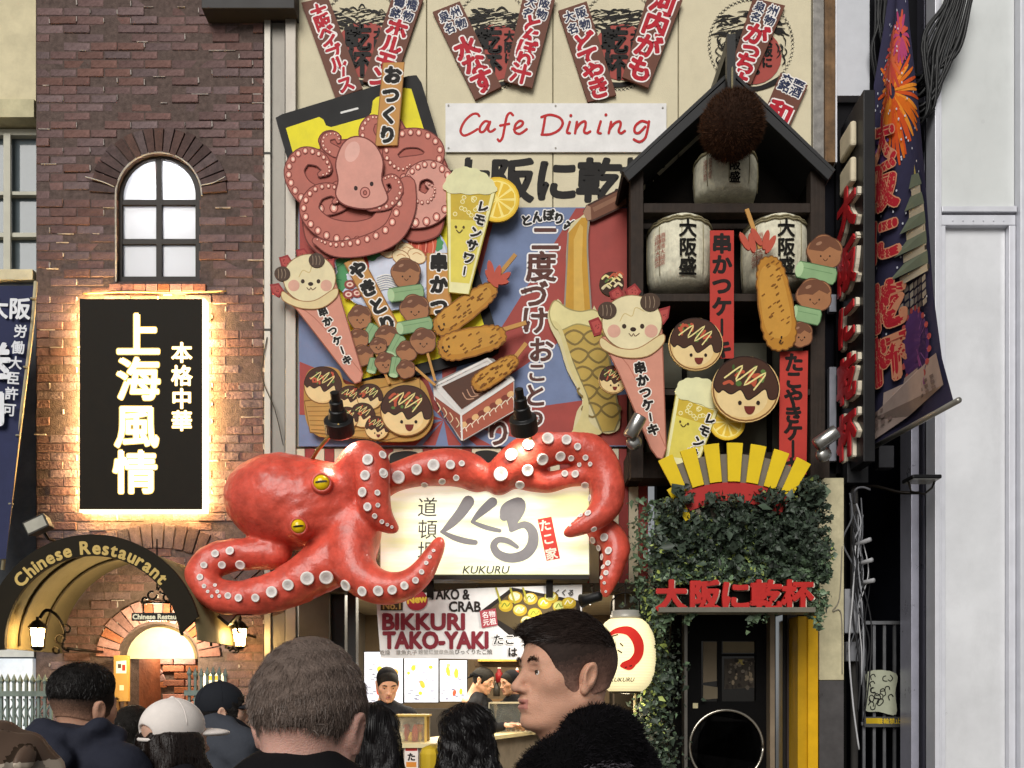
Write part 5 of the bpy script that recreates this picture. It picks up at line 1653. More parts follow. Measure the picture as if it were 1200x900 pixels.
# red paper strips
def strip(quad, txt, label, size, y, step=1.0):
    sh = cutout('paper_strip', label, 'sign', quad, y, .006, 'a8352c', face='b23a31', group='red menu strips')
    sh.part('lettering')
    tl, tr, br, bl = quad
    n = len(txt)
    for i, ch in enumerate(txt):
        t = (i + .62) / (n + .1)
        x = (tl[0] + tr[0]) / 2 * (1 - t) + (bl[0] + br[0]) / 2 * t; yy = tl[1] * (1 - t) + bl[1] * t
        if ch == 'ー': sh.stroke([(x, yy - 9), (x, yy + 9)], 3.4, '1c1512', n=2)
        else: sh.text(ch, x, yy, size, '1c1512', bold=.05)
    sh.build()
strip([(832, 270), (860, 270), (860, 420), (832, 420)], '串かつケーキ', 'upper red paper strip with black characters between the sake barrels', 24, -.5)
strip([(914, 412), (947, 411), (945, 556), (913, 556)], 'たこやきケーキ', 'lower red paper strip with black characters under the leek skewer cutout', 23, -.5)

F1 = (680, 250, 2.903)
KG = 'painted food cutouts on the shelf house'
def tako_cut(label, cx, cy, r, y, seed):
    sh = cutout('takoyaki_cutout', label, 'cutout sign', ellp(cx, cy, r * 1.03, r, 0, 32), y, .02, '7a5228', frame=F1, face='d8b67a', group=KG)
    takoyaki(sh, cx, cy, r * .98, True, seed); sh.build()
tako_cut('small smiling takoyaki cutout half hidden behind the pink crepe', 112, 565, 48, -.5, 31)
tako_cut('smiling takoyaki cutout hanging at the foot of the upper red strip', 393, 445, 90, -.54, 32)
tako_cut('largest smiling takoyaki cutout above the yellow fan', 563, 598, 113, -.6, 33)
bo = cutout('sauce_ball_cutout', 'sauce topped ball cutout peeping over the strawberries of the shelf crepe', 'cutout sign', ellp(107, 240, 42, 42, 0, 24), -.52, .02, '3a2419', frame=F1, group=KG)
bo.part('topping', True)
rn = random.Random(9)
for i in range(16):
    x, y = 107 + rn.uniform(-28, 28), 232 + rn.uniform(-26, 22)
    bo.stroke([(x - 12, y + 5), (x, y - 6), (x + 12, y + 2)], rn.uniform(4, 8), rn.choice(('e0d08c', 'b35238', '4f6b34', 'd9c9a0')), n=3)
bo.build()
fry('prawn_cutout', 'tall golden fried prawn cutout hanging tail up over the right sake barrel', (688, 462), (640, 150), 108, F1, -.56, FR, True, [(560, 95, 62), (585, 100, 78), (600, 80, 60), (632, 90, -78), (648, 105, -62)], [(612, 120), (566, -14)])
skewer('skewer_cutout', 'leek and meat skewer cutout fixed to the right post of the shelf house', [('meat', 832, 132, 56, 54, 10), ('leek', 803, 202, 62, 28, 12), ('meat', 796, 280, 56, 54, 0), ('leek', 770, 346, 44, 26, 12), ('meat', 752, 412, 36, 40, 0)], [(832, 150), (750, 430)], -.55, F1, SK, (0, 2, 4))
drink('lemon drink glass cutout standing behind the yellow fan', F1, [(326, 612), (470, 668), (398, 860), (285, 850)], [(330, 620), (340, 575), (385, 562), (440, 570), (465, 600), (462, 660), (390, 640)], (500, 710, 62), ('レモンサ', (442, 700), (382, 815), 22), -.52)

# folding fan -------------------------------------------------------
fn = thing('yellow_fan', 'big yellow slatted fan with red lower band above the ivy canopy', 'ornament', P(857, 600, -.8))
F2 = (740, 500, 3.75)
FX, FY = 440, 760
def sector(a0, a1, r0, r1, n=4):
    o = [(FX + r1 * math.cos(math.radians(a0 + (a1 - a0) * i / n)), FY - r1 * math.sin(math.radians(a0 + (a1 - a0) * i / n))) for i in range(n + 1)]
    o += [(FX + r0 * math.cos(math.radians(a1 + (a0 - a1) * i / n)), FY - r0 * math.sin(math.radians(a1 + (a0 - a1) * i / n))) for i in range(n + 1)]
    return [(740 + x / 3.75, 500 + y / 3.75) for x, y in o]
YEL = mat('d9b914', rough=.5, var=.06, spec=.2)
for k in range(7):
    a = 62.5 + k * 8.75
    G().prism(sector(a - 2.9, a + 2.9, 520, 690), -.8 - .004 * (k % 2), -.785).build('slat', YEL, fn, bevel=.002)
G().prism(sector(60, 118, 430, 516, 12), -.79, -.775).build('red_band', mat('a82a26', rough=.5, var=.08, spec=.2), fn)
G().prism(sector(116, 120.5, 400, 560, 2), -.806, -.793).build('guard', YEL, fn)
for k in range(6):
    a = 66.9 + k * 8.75
    G().prism(sector(a - 1.4, a + 1.4, 300, 640, 2), -.776, -.766).build('rib', mat('6f675a', rough=.6), fn)

# ivy over the door canopy ------------------------------------------
iv = thing('ivy_canopy', 'dark ivy mass hanging over the black door canopy', 'plant', P(865, 715, -.5))
G().pbox(790, 606, 950, 711, -.74, .0).build('planter_box', mat('1d1c19', rough=.8, spec=.1), iv)
def leaves(name, pts, size, m, parent, seed, droop=.5):
    """pts: (n,3) centres; folded four-point ivy leaves"""
    r = np.random.default_rng(seed)
    n = len(pts)
    nd = np.stack([r.normal(0, .6, n), -np.abs(r.normal(.7, .4, n)), r.normal(.35, .5, n)], 1)
    nd /= np.linalg.norm(nd, axis=1)[:, None]
    ax = np.cross(nd, r.normal(size=(n, 3))); ax /= np.linalg.norm(ax, axis=1)[:, None]
    bx = np.cross(nd, ax)
    L = (size * np.exp(r.normal(0, .38, n)))[:, None]; W = L * r.uniform(.5, .85, (n, 1))
    c = np.asarray(pts)
    A = c - ax * L * .5; B = c + ax * L * .55
    f = nd * L * r.uniform(.05, .22, (n, 1))
    s1 = c + bx * W * .5 + f - ax * L * .12; s2 = c - bx * W * .5 + f - ax * L * .12
    V = np.stack([A, s1, B, s2], 1).reshape(-1, 3)
    i = np.arange(n)[:, None] * 4
    F = np.concatenate([i + np.array([[0, 2, 1]]), i + np.array([[0, 3, 2]])])
    return tag(npmesh(name, V, F, m, parent, False), kind='stuff')
rn = np.random.default_rng(11)
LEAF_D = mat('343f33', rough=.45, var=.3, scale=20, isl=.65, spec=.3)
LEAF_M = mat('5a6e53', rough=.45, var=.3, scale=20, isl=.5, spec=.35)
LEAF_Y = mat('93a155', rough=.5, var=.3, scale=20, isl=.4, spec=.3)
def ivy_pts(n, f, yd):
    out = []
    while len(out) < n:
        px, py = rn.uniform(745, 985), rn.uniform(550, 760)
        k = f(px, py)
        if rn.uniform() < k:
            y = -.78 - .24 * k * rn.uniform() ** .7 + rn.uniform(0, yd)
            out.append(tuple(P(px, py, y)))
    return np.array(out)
LOBES = [(815, 640, 44, 42), (866, 622, 52, 34), (915, 640, 50, 48), (945, 610, 28, 34), (840, 672, 52, 22), (905, 676, 58, 20), (790, 672, 22, 26), (960, 655, 16, 34), (785, 605, 16, 22), (800, 585, 14, 20), (850, 588, 30, 12), (905, 585, 26, 14), (950, 575, 20, 16), (775, 640, 14, 30)]
def mass(px, py):
    k = 0
    for a, b, rx, ry in LOBES:
        d = ((px - a) / rx) ** 2 + ((py - b) / ry) ** 2
        k = max(k, 1.25 - d)
    k = min(1, k) * (.72 + .28 * math.sin(px * .19 + 1.7 * math.sin(py * .13)) * math.sin(py * .21 + px * .05))
    if py > 684 and 782 < px < 952: k *= .06
    return max(0, k)
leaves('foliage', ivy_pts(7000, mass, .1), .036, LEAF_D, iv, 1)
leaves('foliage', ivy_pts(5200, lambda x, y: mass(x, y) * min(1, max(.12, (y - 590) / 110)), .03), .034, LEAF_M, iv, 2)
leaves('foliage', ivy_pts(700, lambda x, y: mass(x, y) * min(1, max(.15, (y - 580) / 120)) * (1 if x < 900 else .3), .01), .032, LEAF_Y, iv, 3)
# trails at the door head
tr = []
for x0, y0, y1, n in ((778, 690, 745, 90), (790, 700, 728, 50), (806, 715, 730, 40), (880, 715, 742, 22), (897, 712, 730, 22), (962, 690, 738, 110), (952, 705, 726, 40), (770, 700, 720, 50)):
    for i in range(n):
        t = rn.uniform() ** 1.2
        tr.append(tuple(P(x0 + rn.normal(0, 5 * (1 - t * .7)) + 3 * math.sin(t * 5), y0 + (y1 - y0) * t, -.9 + rn.uniform(-.05, .05))))
leaves('trailing_leaves', np.array(tr), .034, LEAF_M, iv, 5)
# ivy column left of the door
ic = thing('ivy_column', 'ivy climbing the post left of the black door', 'plant', P(772, 1040, -.3))
col = []
for i in range(3400):
    px, py = 768 + rn.normal(0, 13), rn.uniform(700, 1000)
    col.append(tuple(P(px + 5 * math.sin(py * .05), py, -.45 + rn.normal(0, .06) - .1 * (1 - ((px - 768) / 26) ** 2))))
for i in range(450):
    px, py = 754 + rn.normal(0, 9), rn.uniform(585, 720)
    col.append(tuple(P(px, py, -.4 + rn.normal(0, .05))))
col = np.array(col)
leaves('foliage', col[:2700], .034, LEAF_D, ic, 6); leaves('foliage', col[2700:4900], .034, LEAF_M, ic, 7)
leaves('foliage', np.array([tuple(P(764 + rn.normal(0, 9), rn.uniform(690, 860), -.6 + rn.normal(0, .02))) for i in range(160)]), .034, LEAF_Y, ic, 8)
g = G()
for k in range(5):
    g.tube(cm([tuple(P(758 + k * 6 + 4 * math.sin(j * 1.3 + k), 1040 - j * 40, -.36)) for j in range(10)], False, 3), .008, 5)
g.build('stems', mat('3c3226', rough=.9), ic, True)
G().pbox(760, 700, 782, 1040, -.33, -.2).build('post', BACKD, ic)

# raised red characters
def letter3d(name, ch, px, py, size, y, depth, m, parent, rot=0, bold=True, xf=None):
    vs, fs, ed, w = glyph(ch)
    s = (y + CAMD) / FPX * size
    c = P(px, py, y)
    cr, sr = math.cos(math.radians(rot)), math.sin(math.radians(rot))
    pos = lambda v, yy: Vector((c.x + (v[0] * cr + v[1] * sr) * s, yy, c.z + (-v[0] * sr + v[1] * cr) * s))
    g = G()
    def addp(pts, faces, yo):
        n = len(pts)
        vv = [pos(p, y - yo) for p in pts] + [pos(p, y + depth) for p in pts]
        ff = []; cn = {}
        for f in faces:
            A = sum(pts[f[i]][0] * pts[f[(i + 1) % len(f)]][1] - pts[f[(i + 1) % len(f)]][0] * pts[f[i]][1] for i in range(len(f)))
            f = f if A > 0 else f[::-1]
            ff += [tuple(f), tuple(i + n for i in reversed(f))]
            for i in range(len(f)):
                a, b = f[i], f[(i + 1) % len(f)]
                if (b, a) in cn: del cn[(b, a)]
                else: cn[(a, b)] = 1
        ff += [(a, a + n, b + n, b) for a, b in cn]
        g.add([xf(v) for v in vv] if xf else vv, ff)
    addp(vs, fs, 0)
    if bold:
        bw = .045
        for k, (a, b) in enumerate(ed):
            p, q = vs[a], vs[b]
            tx, ty = q[0] - p[0], q[1] - p[1]; L = math.hypot(tx, ty) or 1
            ux, uy = tx / L * bw * .6, ty / L * bw * .6; nx, ny = -ty / L * bw, tx / L * bw
            addp([(p[0] - ux + nx, p[1] - uy + ny), (p[0] - ux - nx, p[1] - uy - ny), (q[0] + ux - nx, q[1] + uy - ny), (q[0] + ux + nx, q[1] + uy + ny)], [(0, 1, 2, 3)], -.0003 - .0001 * (k % 9))
    return g.build(name, m, parent)
rl = thing('canopy_letters', 'row of raised red characters along the ivy canopy edge', 'sign', P(862, 715, -.95))
G().pbox(772, 711.5, 956, 717.5, -1.0, -.8).build('ledge', mat('6b675c', rough=.5, var=.2), rl, bevel=.003)
for ch, x in zip('大阪に乾杯', (787, 826, 862, 898, 935)):
    letter3d('letter', ch, x + 1.2, 698.5, 37, -.955, .02, mat('cfc6b4', rough=.6), rl)
    letter3d('letter_face', ch, x, 697.5, 37, -.985, .028, mat('b3241f', rough=.45, var=.1, spec=.25), rl)

# ================================================================ giant octopus sculpture
from mathutils.bvhtree import BVHTree
YO = -.62
oc = thing('octopus_sculpture', 'giant glossy red octopus sculpture hugging the white sign board', 'sculpture', P(480, 700, YO))
OS = (YO + CAMD) / FPX
def W(px, py, y=YO): return tuple(P(px, py, y))
lo, hi = P(212, 722, YO - .1), P(748, 508, YO - .1)
sd = SDF((lo.x, -1.15, lo.z), (hi.x, -.2, hi.z), .0105)
sd.ell(W(336, 588, -.6), (.46, .36, .35), .05, (0, 8, 0))
sd.ell(W(385, 592, -.62), (.3, .3, .3), .12)
sd.ell(W(352, 604, -.72), (.22, .16, .17), .1)
sd.ell(W(412, 628, -.62), (.2, .24, .26), .12)
for px, py, q in ((376, 566, .1), (350, 617, .09)):
    sd.ell(W(px, py, -.86), (q, .09, q), .07)
ARMS = [  # (px, py, y, radius m)
    [(398, 592, -.68, .17), (412, 562, -.74, .135), (424, 541, -.8, .125), (436, 545, -.86, .11), (437, 572, -.88, .1), (440, 596, -.86, .085), (450, 611, -.84, .055), (463, 620, -.82, .02)],
    [(412, 640, -.66, .2), (378, 664, -.72, .165), (335, 689, -.76, .135), (290, 701, -.78, .11), (256, 698, -.76, .1), (237, 680, -.72, .1), (246, 659, -.68, .1), (280, 650, -.66, .1), (325, 650, -.64, .1)],
    [(418, 615, -.7, .18), (412, 648, -.78, .15), (422, 675, -.84, .125), (448, 689, -.88, .1), (476, 686, -.88, .085), (496, 668, -.87, .065), (509, 648, -.85, .042), (516, 633, -.83, .02)],
    [(432, 580, -.6, .1), (456, 562, -.66, .085), (490, 551, -.68, .1), (525, 547, -.66, .115), (550, 552, -.62, .11), (562, 562, -.56, .09)],
    [(583, 566, -.6, .09), (600, 546, -.64, .12), (628, 528, -.66, .125), (662, 521, -.66, .12), (692, 532, -.66, .12), (709, 558, -.66, .115), (712, 586, -.7, .1), (700, 606, -.76, .07), (681, 617, -.78, .045), (664, 625, -.78, .016)],
    [(612, 556, -.6, .1), (640, 566, -.62, .06), (664, 560, -.64, .05), (688, 556, -.66, .06)],
    [(690, 622, -.5, .06), (708, 624, -.56, .09), (722, 640, -.6, .085), (720, 660, -.64, .065), (713, 680, -.66, .045), (709, 697, -.66, .016)],
]
for arm in ARMS:
    pts = cm([tuple(P(a, b, y)) + (r,) for a, b, y, r in arm], False, 4)
    sd.chain([p[:3] for p in pts], [max(.01, p[3]) for p in pts], .05)
sd.noise(lambda X, Y, Z: -.006 * np.abs(np.sin(X * 17 + 6 * np.sin(Z * 7 + Y * 5)) * np.sin(Z * 21 + 4 * np.sin(X * 6))) * (X < P(408, 0, YO).x) + .004 * np.sin(X * 9 + Z * 7 + 2 * np.sin(Z * 5)) * np.sin(Z * 13 - Y * 11 + 2 * np.sin(X * 4)))
V, F = sd.mesh()
V = relax(V, F, 6)
OCM = mat('cd5140', rough=.36, var=.32, scale=9, bump=1.0, bscale=16, coat=.15, spec=.4, dirt=.22, detail=9)
body = npmesh('body', V, F, OCM, oc)
bvh = BVHTree.FromPolygons([Vector(v) for v in V], [tuple(f) for f in F])
CAMP = Vector((0, -CAMD, CAMZ))
def hit(px, py):
    d = (P(px, py, 0) - CAMP).normalized()
    r = bvh.ray_cast(CAMP, d)
    return (r[0], r[1]) if r[0] is not None else (None, None)
def sucker_mesh():
    prof = [(1.12, -.25), (1.1, .1), (1.08, .36), (1.0, .48), (.88, .5), (.74, .42), (.5, .4), (.3, .36), (.0001, .3)]
    g = G().lathe((0, 0, 0), prof, n=20, cap=False)
    me = bpy.data.meshes.new('sucker')
    me.from_pydata([tuple(v) for v in g.v], [], g.f)
    for m in (mat('c2564a', rough=.3, coat=.3), mat('ece6e0', rough=.4, var=.06), mat('d6cfca', rough=.45), mat('c4bcb8', rough=.4)): me.materials.append(m)
    n = 20
    mi = []
    for i in range(len(prof) - 1): mi += [(0, 0, 1, 1, 1, 2, 3, 3)[i]] * n
    me.polygons.foreach_set('material_index', np.array(mi, dtype=np.int32))
    me.polygons.foreach_set('use_smooth', np.ones(len(mi), dtype=bool)); me.update()
    return me
SM = sucker_mesh()
SUCK = []
def zs(fr, lst):
    for u, v, r in lst: SUCK.append((fr[0] + u / fr[2], fr[1] + v / fr[2], r / fr[2]))
Z6, Z7 = (200, 480, 3.75), (430, 480, 3.636)
zs(Z6, [(868, 222, 26), (856, 290, 24), (846, 364, 22), (867, 428, 20), (934, 282, 20), (897, 467, 14), (928, 492, 12), (908, 366, 14), (910, 420, 12), (952, 505, 9), (972, 516, 7), (930, 200, 18),
        (262, 622, 20), (197, 634, 20), (146, 685, 18), (225, 683, 20), (130, 737, 18), (308, 680, 24), (148, 776, 11), (164, 800, 9), (182, 820, 8), (195, 772, 9), (206, 800, 9), (215, 820, 10), (253, 818, 17), (300, 828, 17), (374, 827, 22), (446, 802, 26), (517, 770, 30), (600, 742, 30), (684, 736, 33),
        (774, 770, 28), (844, 798, 26), (912, 795, 22), (972, 792, 20), (1026, 772, 18)])
zs(Z7, [(135, 288, 30), (213, 256, 26), (284, 238, 26), (356, 236, 20), (404, 230, 14), (246, 318, 18), (320, 304, 18), (380, 290, 16), (66, 268, 20),
        (160, 752, 20), (206, 728, 16), (232, 692, 14), (253, 654, 11), (268, 628, 10), (284, 602, 9), (108, 768, 20), (50, 774, 20),
        (570, 276, 32), (616, 194, 28), (688, 150, 26), (770, 126, 26), (850, 130, 22), (897, 158, 16), (746, 210, 28), (684, 258, 26), (652, 318, 24), (824, 198, 22), (870, 206, 14), (932, 204, 13), (952, 232, 10), (906, 234, 11), (843, 274, 18), (888, 275, 18),
        (930, 320, 18), (942, 378, 18), (924, 424, 15), (912, 452, 11), (893, 455, 10), (878, 478, 9), (866, 494, 7),
        (966, 508, 16), (1012, 545, 18), (965, 556, 18), (990, 588, 16), (1031, 602, 18), (994, 628, 15), (1028, 655, 14), (996, 671, 12), (1019, 696, 12), (1000, 716, 9), (1012, 738, 9), (1018, 775, 6)])
for px, py, r in SUCK:
    p, n_ = hit(px, py)
    if p is None:
        p = None
        for dx, dy in ((3, 0), (-3, 0), (0, 3), (0, -3), (5, 5), (-5, -5), (5, -5), (-5, 5)):
            p, n_ = hit(px + dx, py + dy)
            if p is not None: break
        if p is None: continue
    n_ = (n_ + Vector((0, -.35, 0))).normalized()
    k = r * OS * .84 * random.uniform(.88, 1.1)
    n_ = (n_ + Vector((random.uniform(-.15, .15), 0, random.uniform(-.15, .15)))).normalized()
    o = inst('sucker', SM, oc, p, n_.to_track_quat('Z', 'Y').to_euler(), (k, k, k * random.uniform(.8, 1.1)))
for px, py, r in ((377, 566, 9), (350, 617, 8)):
    p, n_ = hit(px, py)
    n_ = (n_ + Vector((.0, -.9, .1))).normalized()
    e = sub('eye', oc)
    k = r * OS
    g = G().lathe(p - n_ * .02, [(k * 1.32, -.03), (k * 1.36, .015), (k * 1.15, .04), (k * .98, .035)], ax=n_, n=28, cap=False); g.build('socket', OCM, e, True)
    G().lathe(p, [(k * .99, -.03), (k * .98, .012), (k * .7, .03), (k * .35, .037), (.0005, .039)], ax=n_, n=28, cap=False).build('eyeball', mat('e2bf10', rough=.18, coat=.6, var=.1), e, True)
    u = n_.cross(Vector((0, 0, 1))).normalized(); up = u.cross(n_)
    c = p + n_ * .0405
    a = math.radians(-8)
    d = u * math.cos(a) + up * math.sin(a); f = n_.cross(d)
    pts = [c + d * k * .75 * math.cos(t) + f * k * .13 * math.sin(t) for t in [i * math.pi / 8 for i in range(16)]]
    G().add(pts + [q - n_ * .02 for q in pts], [tuple(range(15, -1, -1)), *[(i, (i + 1) % 16, (i + 1) % 16 + 16, i + 16) for i in range(16)]]).build('pupil', mat('191512', rough=.25), e)

# ================================================================ illuminated shop board held by the octopus
kb = thing('shop_board', 'pale yellow shop board with grey brush characters held by the octopus', 'sign', P(568, 675, -.58))
SBM = bpy.data.materials.new('board_face'); SBM.use_nodes = True
n_, l_ = SBM.node_tree.nodes, SBM.node_tree.links
b = n_['Principled BSDF']
tc = n_.new('ShaderNodeTexCoord'); mp = n_.new('ShaderNodeMapping'); mp.inputs['Scale'].default_value = (.8, 1, 6.5)
nz = n_.new('ShaderNodeTexNoise'); nz.inputs['Scale'].default_value = 1.3; nz.inputs['Detail'].default_value = 4
cr = n_.new('ShaderNodeValToRGB')
cr.color_ramp.elements[0].position, cr.color_ramp.elements[1].position = .38, .66
cr.color_ramp.elements[0].color = lin('f3f1d8') + (1,); cr.color_ramp.elements[1].color = lin('d9dc9a') + (1,)
l_.new(tc.outputs['Object'], mp.inputs[0]); l_.new(mp.outputs[0], nz.inputs['Vector']); l_.new(nz.outputs['Fac'], cr.inputs[0])
l_.new(cr.outputs[0], b.inputs['Base Color']); l_.new(cr.outputs[0], b.inputs['Emission Color'])
b.inputs['Emission Strength'].default_value = .45; b.inputs['Roughness'].default_value = .35
YK = -.58
G().pbox(446, 570, 690, 673, YK, YK + .02).build('face', SBM, kb)
G().pbox(445, 569, 691, 674, YK + .021, YK + .2).build('cabinet', mat('b9b6a8', rough=.5), kb)
G().pbox(444, 674.5, 691, 679, YK - .02, YK + .2).build('bottom_rail', mat('26231f', rough=.5), kb, bevel=.003)
G().pbox(500, 679.5, 508, 700, YK + .05, YK + .1).build('bracket', IRON, kb); G().pbox(640, 679.5, 648, 700, YK + .05, YK + .1).build('bracket', IRON, kb)
sh = Sheet(kb, YK, 'brush_characters').frame(*Z7)
GR = '8b888a'
brush(sh, [(432, 392), (400, 440), (360, 485), (322, 520)], [52, 46, 36, 16], GR); brush(sh, [(318, 520), (370, 545), (420, 560), (462, 566)], [14, 24, 26, 22], GR)
sh.part('brush_characters')
brush(sh, [(535, 394), (505, 420), (475, 448), (450, 476)], [42, 38, 28, 14], GR); brush(sh, [(448, 478), (490, 496), (530, 508), (566, 516)], [14, 20, 20, 16], GR)
sh.part('brush_characters')
brush(sh, [(585, 455), (600, 425), (645, 398), (648, 420), (625, 455), (615, 510)], [40, 60, 50, 55, 62, 22], GR)
brush(sh, [(615, 512), (670, 490), (705, 520), (705, 575), (670, 618), (610, 632), (560, 615), (540, 580), (560, 555), (600, 560), (640, 585)], [20, 30, 42, 46, 44, 40, 36, 30, 26, 24, 16], GR)
sh.part('small_characters')
for ch, y in zip('道頓堀', (415, 510, 602)): sh.text(ch, 258, y, 88, '55524f', bold=.0, shear=.04)
sh.part('latin_name').text('KUKURU', 508, 682, 46, '4c4a48', bold=.01, shear=.22, sx=1.08)
sh.part('red_stamp').fill([(727, 467), (786, 456), (823, 634), (765, 644)], 'd0453c')
for i, ch in enumerate('たこ家'): sh.text(ch, 759 + i * 13.5, 492 + i * 58 + (6 if i == 2 else 0), 52, 'f0ead6', rot=-11, bold=.03)
sh.build()

# shop flood lamps on stalks
def bell_lamp(px, top, bot, w, y, arm, label, aim, pw):
    t = thing('bell_floodlight', label, 'floodlight', P(px, bot, y), 'black bell floodlights over the octopus')
    BM = mat('171717', rough=.4, var=.2, spec=.4)
    s = (y + CAMD) / FPX
    a = P(px - 5, top - 4, y - .1); b = P(px + 2, bot - 6, y + .13)
    ax = (b - a).normalized(); L = (b - a).length; r = w * s / 2
    G().lathe(a, [(r * .3, 0), (r * .3, L * .2), (r * .46, L * .21), (r * .46, L * .4), (r * .56, L * .41), (r * .66, L * .62), (r * .66, L * .63), (r, L * .65), (r, L * .97), (r * .9, L)], ax=ax, n=28, cap=False).build('housing', BM, t, False, .004)
    G().lathe(a + ax * L * .93, [(.001, 0), (r * .93, .001)], ax=ax, n=20, cap=False).build('lens', mat('fff0d0', emit=4, var=0), t)
    G().lathe(a, [(.001, -.002), (r * .28, -.001)], ax=ax, n=12, cap=False).build('back_cap', BM, t)
    G().tube([P(*q) for q in arm], .014, 7).build('stalk', mat('8a713f', rough=.4, metal=.5, var=.2), t, True)
    lamp('SPOT', b + ax * .02, pw, (1.0, .93, .8), .08, aim=aim, spot=115, parent=t, blend=.8)
bell_lamp(397, 464, 514, 35, -1.0, [(398, 497, -1.0), (372, 528, -.85), (362, 545, -.62)], 'black bell floodlight beside the takoyaki boat cutout', P(440, 640, -.75), 18)
bell_lamp(613, 460, 513, 33, -1.05, [(612, 488, -1.02), (622, 515, -.8), (626, 530, -.64)], 'black bell floodlight over the middle of the shop board', P(590, 640, -.6), 20)

def can_spot(px, py, y, rot, label):
    t = thing('can_spotlight', label, 'spotlight', P(px, py, y), 'silver can spotlights')
    AL = mat('a8a7a3', rough=.28, metal=.9, var=.1)
    c = P(px, py, y); s = (y + CAMD) / FPX
    d = Vector((math.cos(math.radians(rot)), -.25, math.sin(math.radians(rot)))).normalized()
    r = 8.5 * s
    G().lathe(c - d * 14 * s, [(r * .85, 0), (r, 2 * s), (r, 27 * s), (r * .9, 28 * s), (r * .82, 26 * s), (.001, 24 * s)], ax=d, n=20).build('can', AL, t, True)
    b = c + Vector((0, .06, -16 * s))
    G().lathe(b, [(9 * s, 0), (9 * s, -.02), (4 * s, -.035)], ax=(0, 1, 0), n=18).build('base_plate', AL, t, True)
    G().tube([b, c + Vector((0, .02, -4 * s))], .012, 6).build('stem', AL, t)
can_spot(744, 500, -.72, 62, 'silver can spotlight at the tip of the pink crepe')
can_spot(968, 514, -.72, 35, 'silver can spotlight on the right post of the shelf house')

# ================================================================ takoyaki stall interior
stl = thing('takoyaki_stall', 'bright open-fronted takoyaki stall under the octopus sign', 'stall', P(560, 1040, .2))
DKW = mat('2c2824', rough=.7, var=.25, scale=8, bump=.3, kind='wood', spec=.2)
INW = mat('6a5a46', rough=.7, var=.15, spec=.2)
ZC = P(0, 692, 0).z
xl, xr = P(347, 0, 0).x, P(768, 0, 0).x
G().box(xl - .1, xl, .1, 3.3, 0, ZC + .3).build('side_wall', mat('6a6258', rough=.7), stl)
G().box(xr, xr + .1, .1, 3.3, 0, ZC + .3).build('side_wall', DKW, stl)
G().box(xl - .1, xr + .1, 3.3, 3.4, 0, ZC + .3).build('back_wall', INW, stl)
G().box(xl - .1, xr + .1, .1, 3.3, ZC + .1, ZC + .2).build('ceiling', mat('cfc6b2', rough=.8), stl)
for a, b, y in ((350, 386, -.05), (387, 404, .02), (407, 417, -.3), (720, 745, .0)):
    G().pbox(a, 690, b, 1038, y, y + .12).build('post', mat(('4a4640', '171615', '201e1c', '362c22')[int(a > 386) + int(a > 404) + int(a > 700)], rough=.5, var=.2, spec=.2), stl, bevel=.004)
for k in range(5):
    G().pbox(745.5 + k * 5, 690, 749.8 + k * 5, 1038, .02 - .02 * (k % 2), .1).build('wall_board', DKW, stl)
for k, (x, y0) in enumerate(((700, 795), (744, 808), (752, 800), (762, 802))):
    G().tube([P(x, y0, -.35), P(x, 1039, -.35)], .011, 8).build('bamboo_pole', mat('c9bd94', rough=.5, var=.2), stl, True)
G().pbox(347, 683, 760, 694, -.12, .1).build('lintel', mat('3a332b', rough=.6), stl, bevel=.004)
# ceiling light strips inside the stall
for x0, x1, yy in ((-1.4, -.3, .5), (-1.2, .8, 1.6), (-.2, 1.0, .7)):
    G().box(x0, x1, yy, yy + .12, ZC + .06, ZC + .098).build('light_strip', mat('fff0d8', emit=5, var=0), stl)
    o = lamp('AREA', ((x0 + x1) / 2, yy + .06, ZC + .05), 42, (1.0, .9, .72), x1 - x0, aim=((x0 + x1) / 2, yy + .06, 0), parent=stl)
# menu screens
def screen(px0, py0, px1, py1, y, seed, label):
    t = thing('menu_screen', label, 'screen', P((px0 + px1) / 2, py1, y), 'lit menu screens')
    G().pbox(px0 - 1, py0 - 1, px1 + 1, py1 + 1, y + .004, y + .06).build('frame', mat('1b1b1d', rough=.4), t)
    sh = Sheet(t, y, 'display')
    E_ = lambda c, e=.85: (c, (('emit', e),))
    sh.fill([(px0, py0), (px1, py0), (px1, py1), (px0, py1)], E_('c9cfe4', .3))
    rn = random.Random(seed)
    sh.part('menu_text', True)
    for i in range(26):
        x, y_ = rn.uniform(px0 + 1, px1 - 6), rn.uniform(py0 + 2, py1 - 3)
        w = rn.uniform(2, 5)
        sh.fill([(x, y_), (x + w, y_), (x + w, y_ + 1), (x, y_ + 1)], E_('6d7390', .05))
    for i in range(5):
        x, y_ = rn.uniform(px0 + 3, px1 - 6), rn.uniform(py0 + 3, py1 - 8)
        sh.fill(ellp(x, y_, rn.uniform(1.5, 3), rn.uniform(2, 6), rn.uniform(-30, 30), 8), E_(rn.choice(('e2c23a', 'd0543c', 'e59a3a', 'cfd86a')), .2))
    sh.build()
screen(427, 764, 472, 824, 1.6, 1, 'menu screen beside the post, half behind the stall woman')
screen(474, 771, 513.5, 823, 1.6, 2, 'middle menu screen with a red picture in its corner')
screen(515.5, 774, 547, 822, 1.6, 3, 'menu screen next to the stall man')
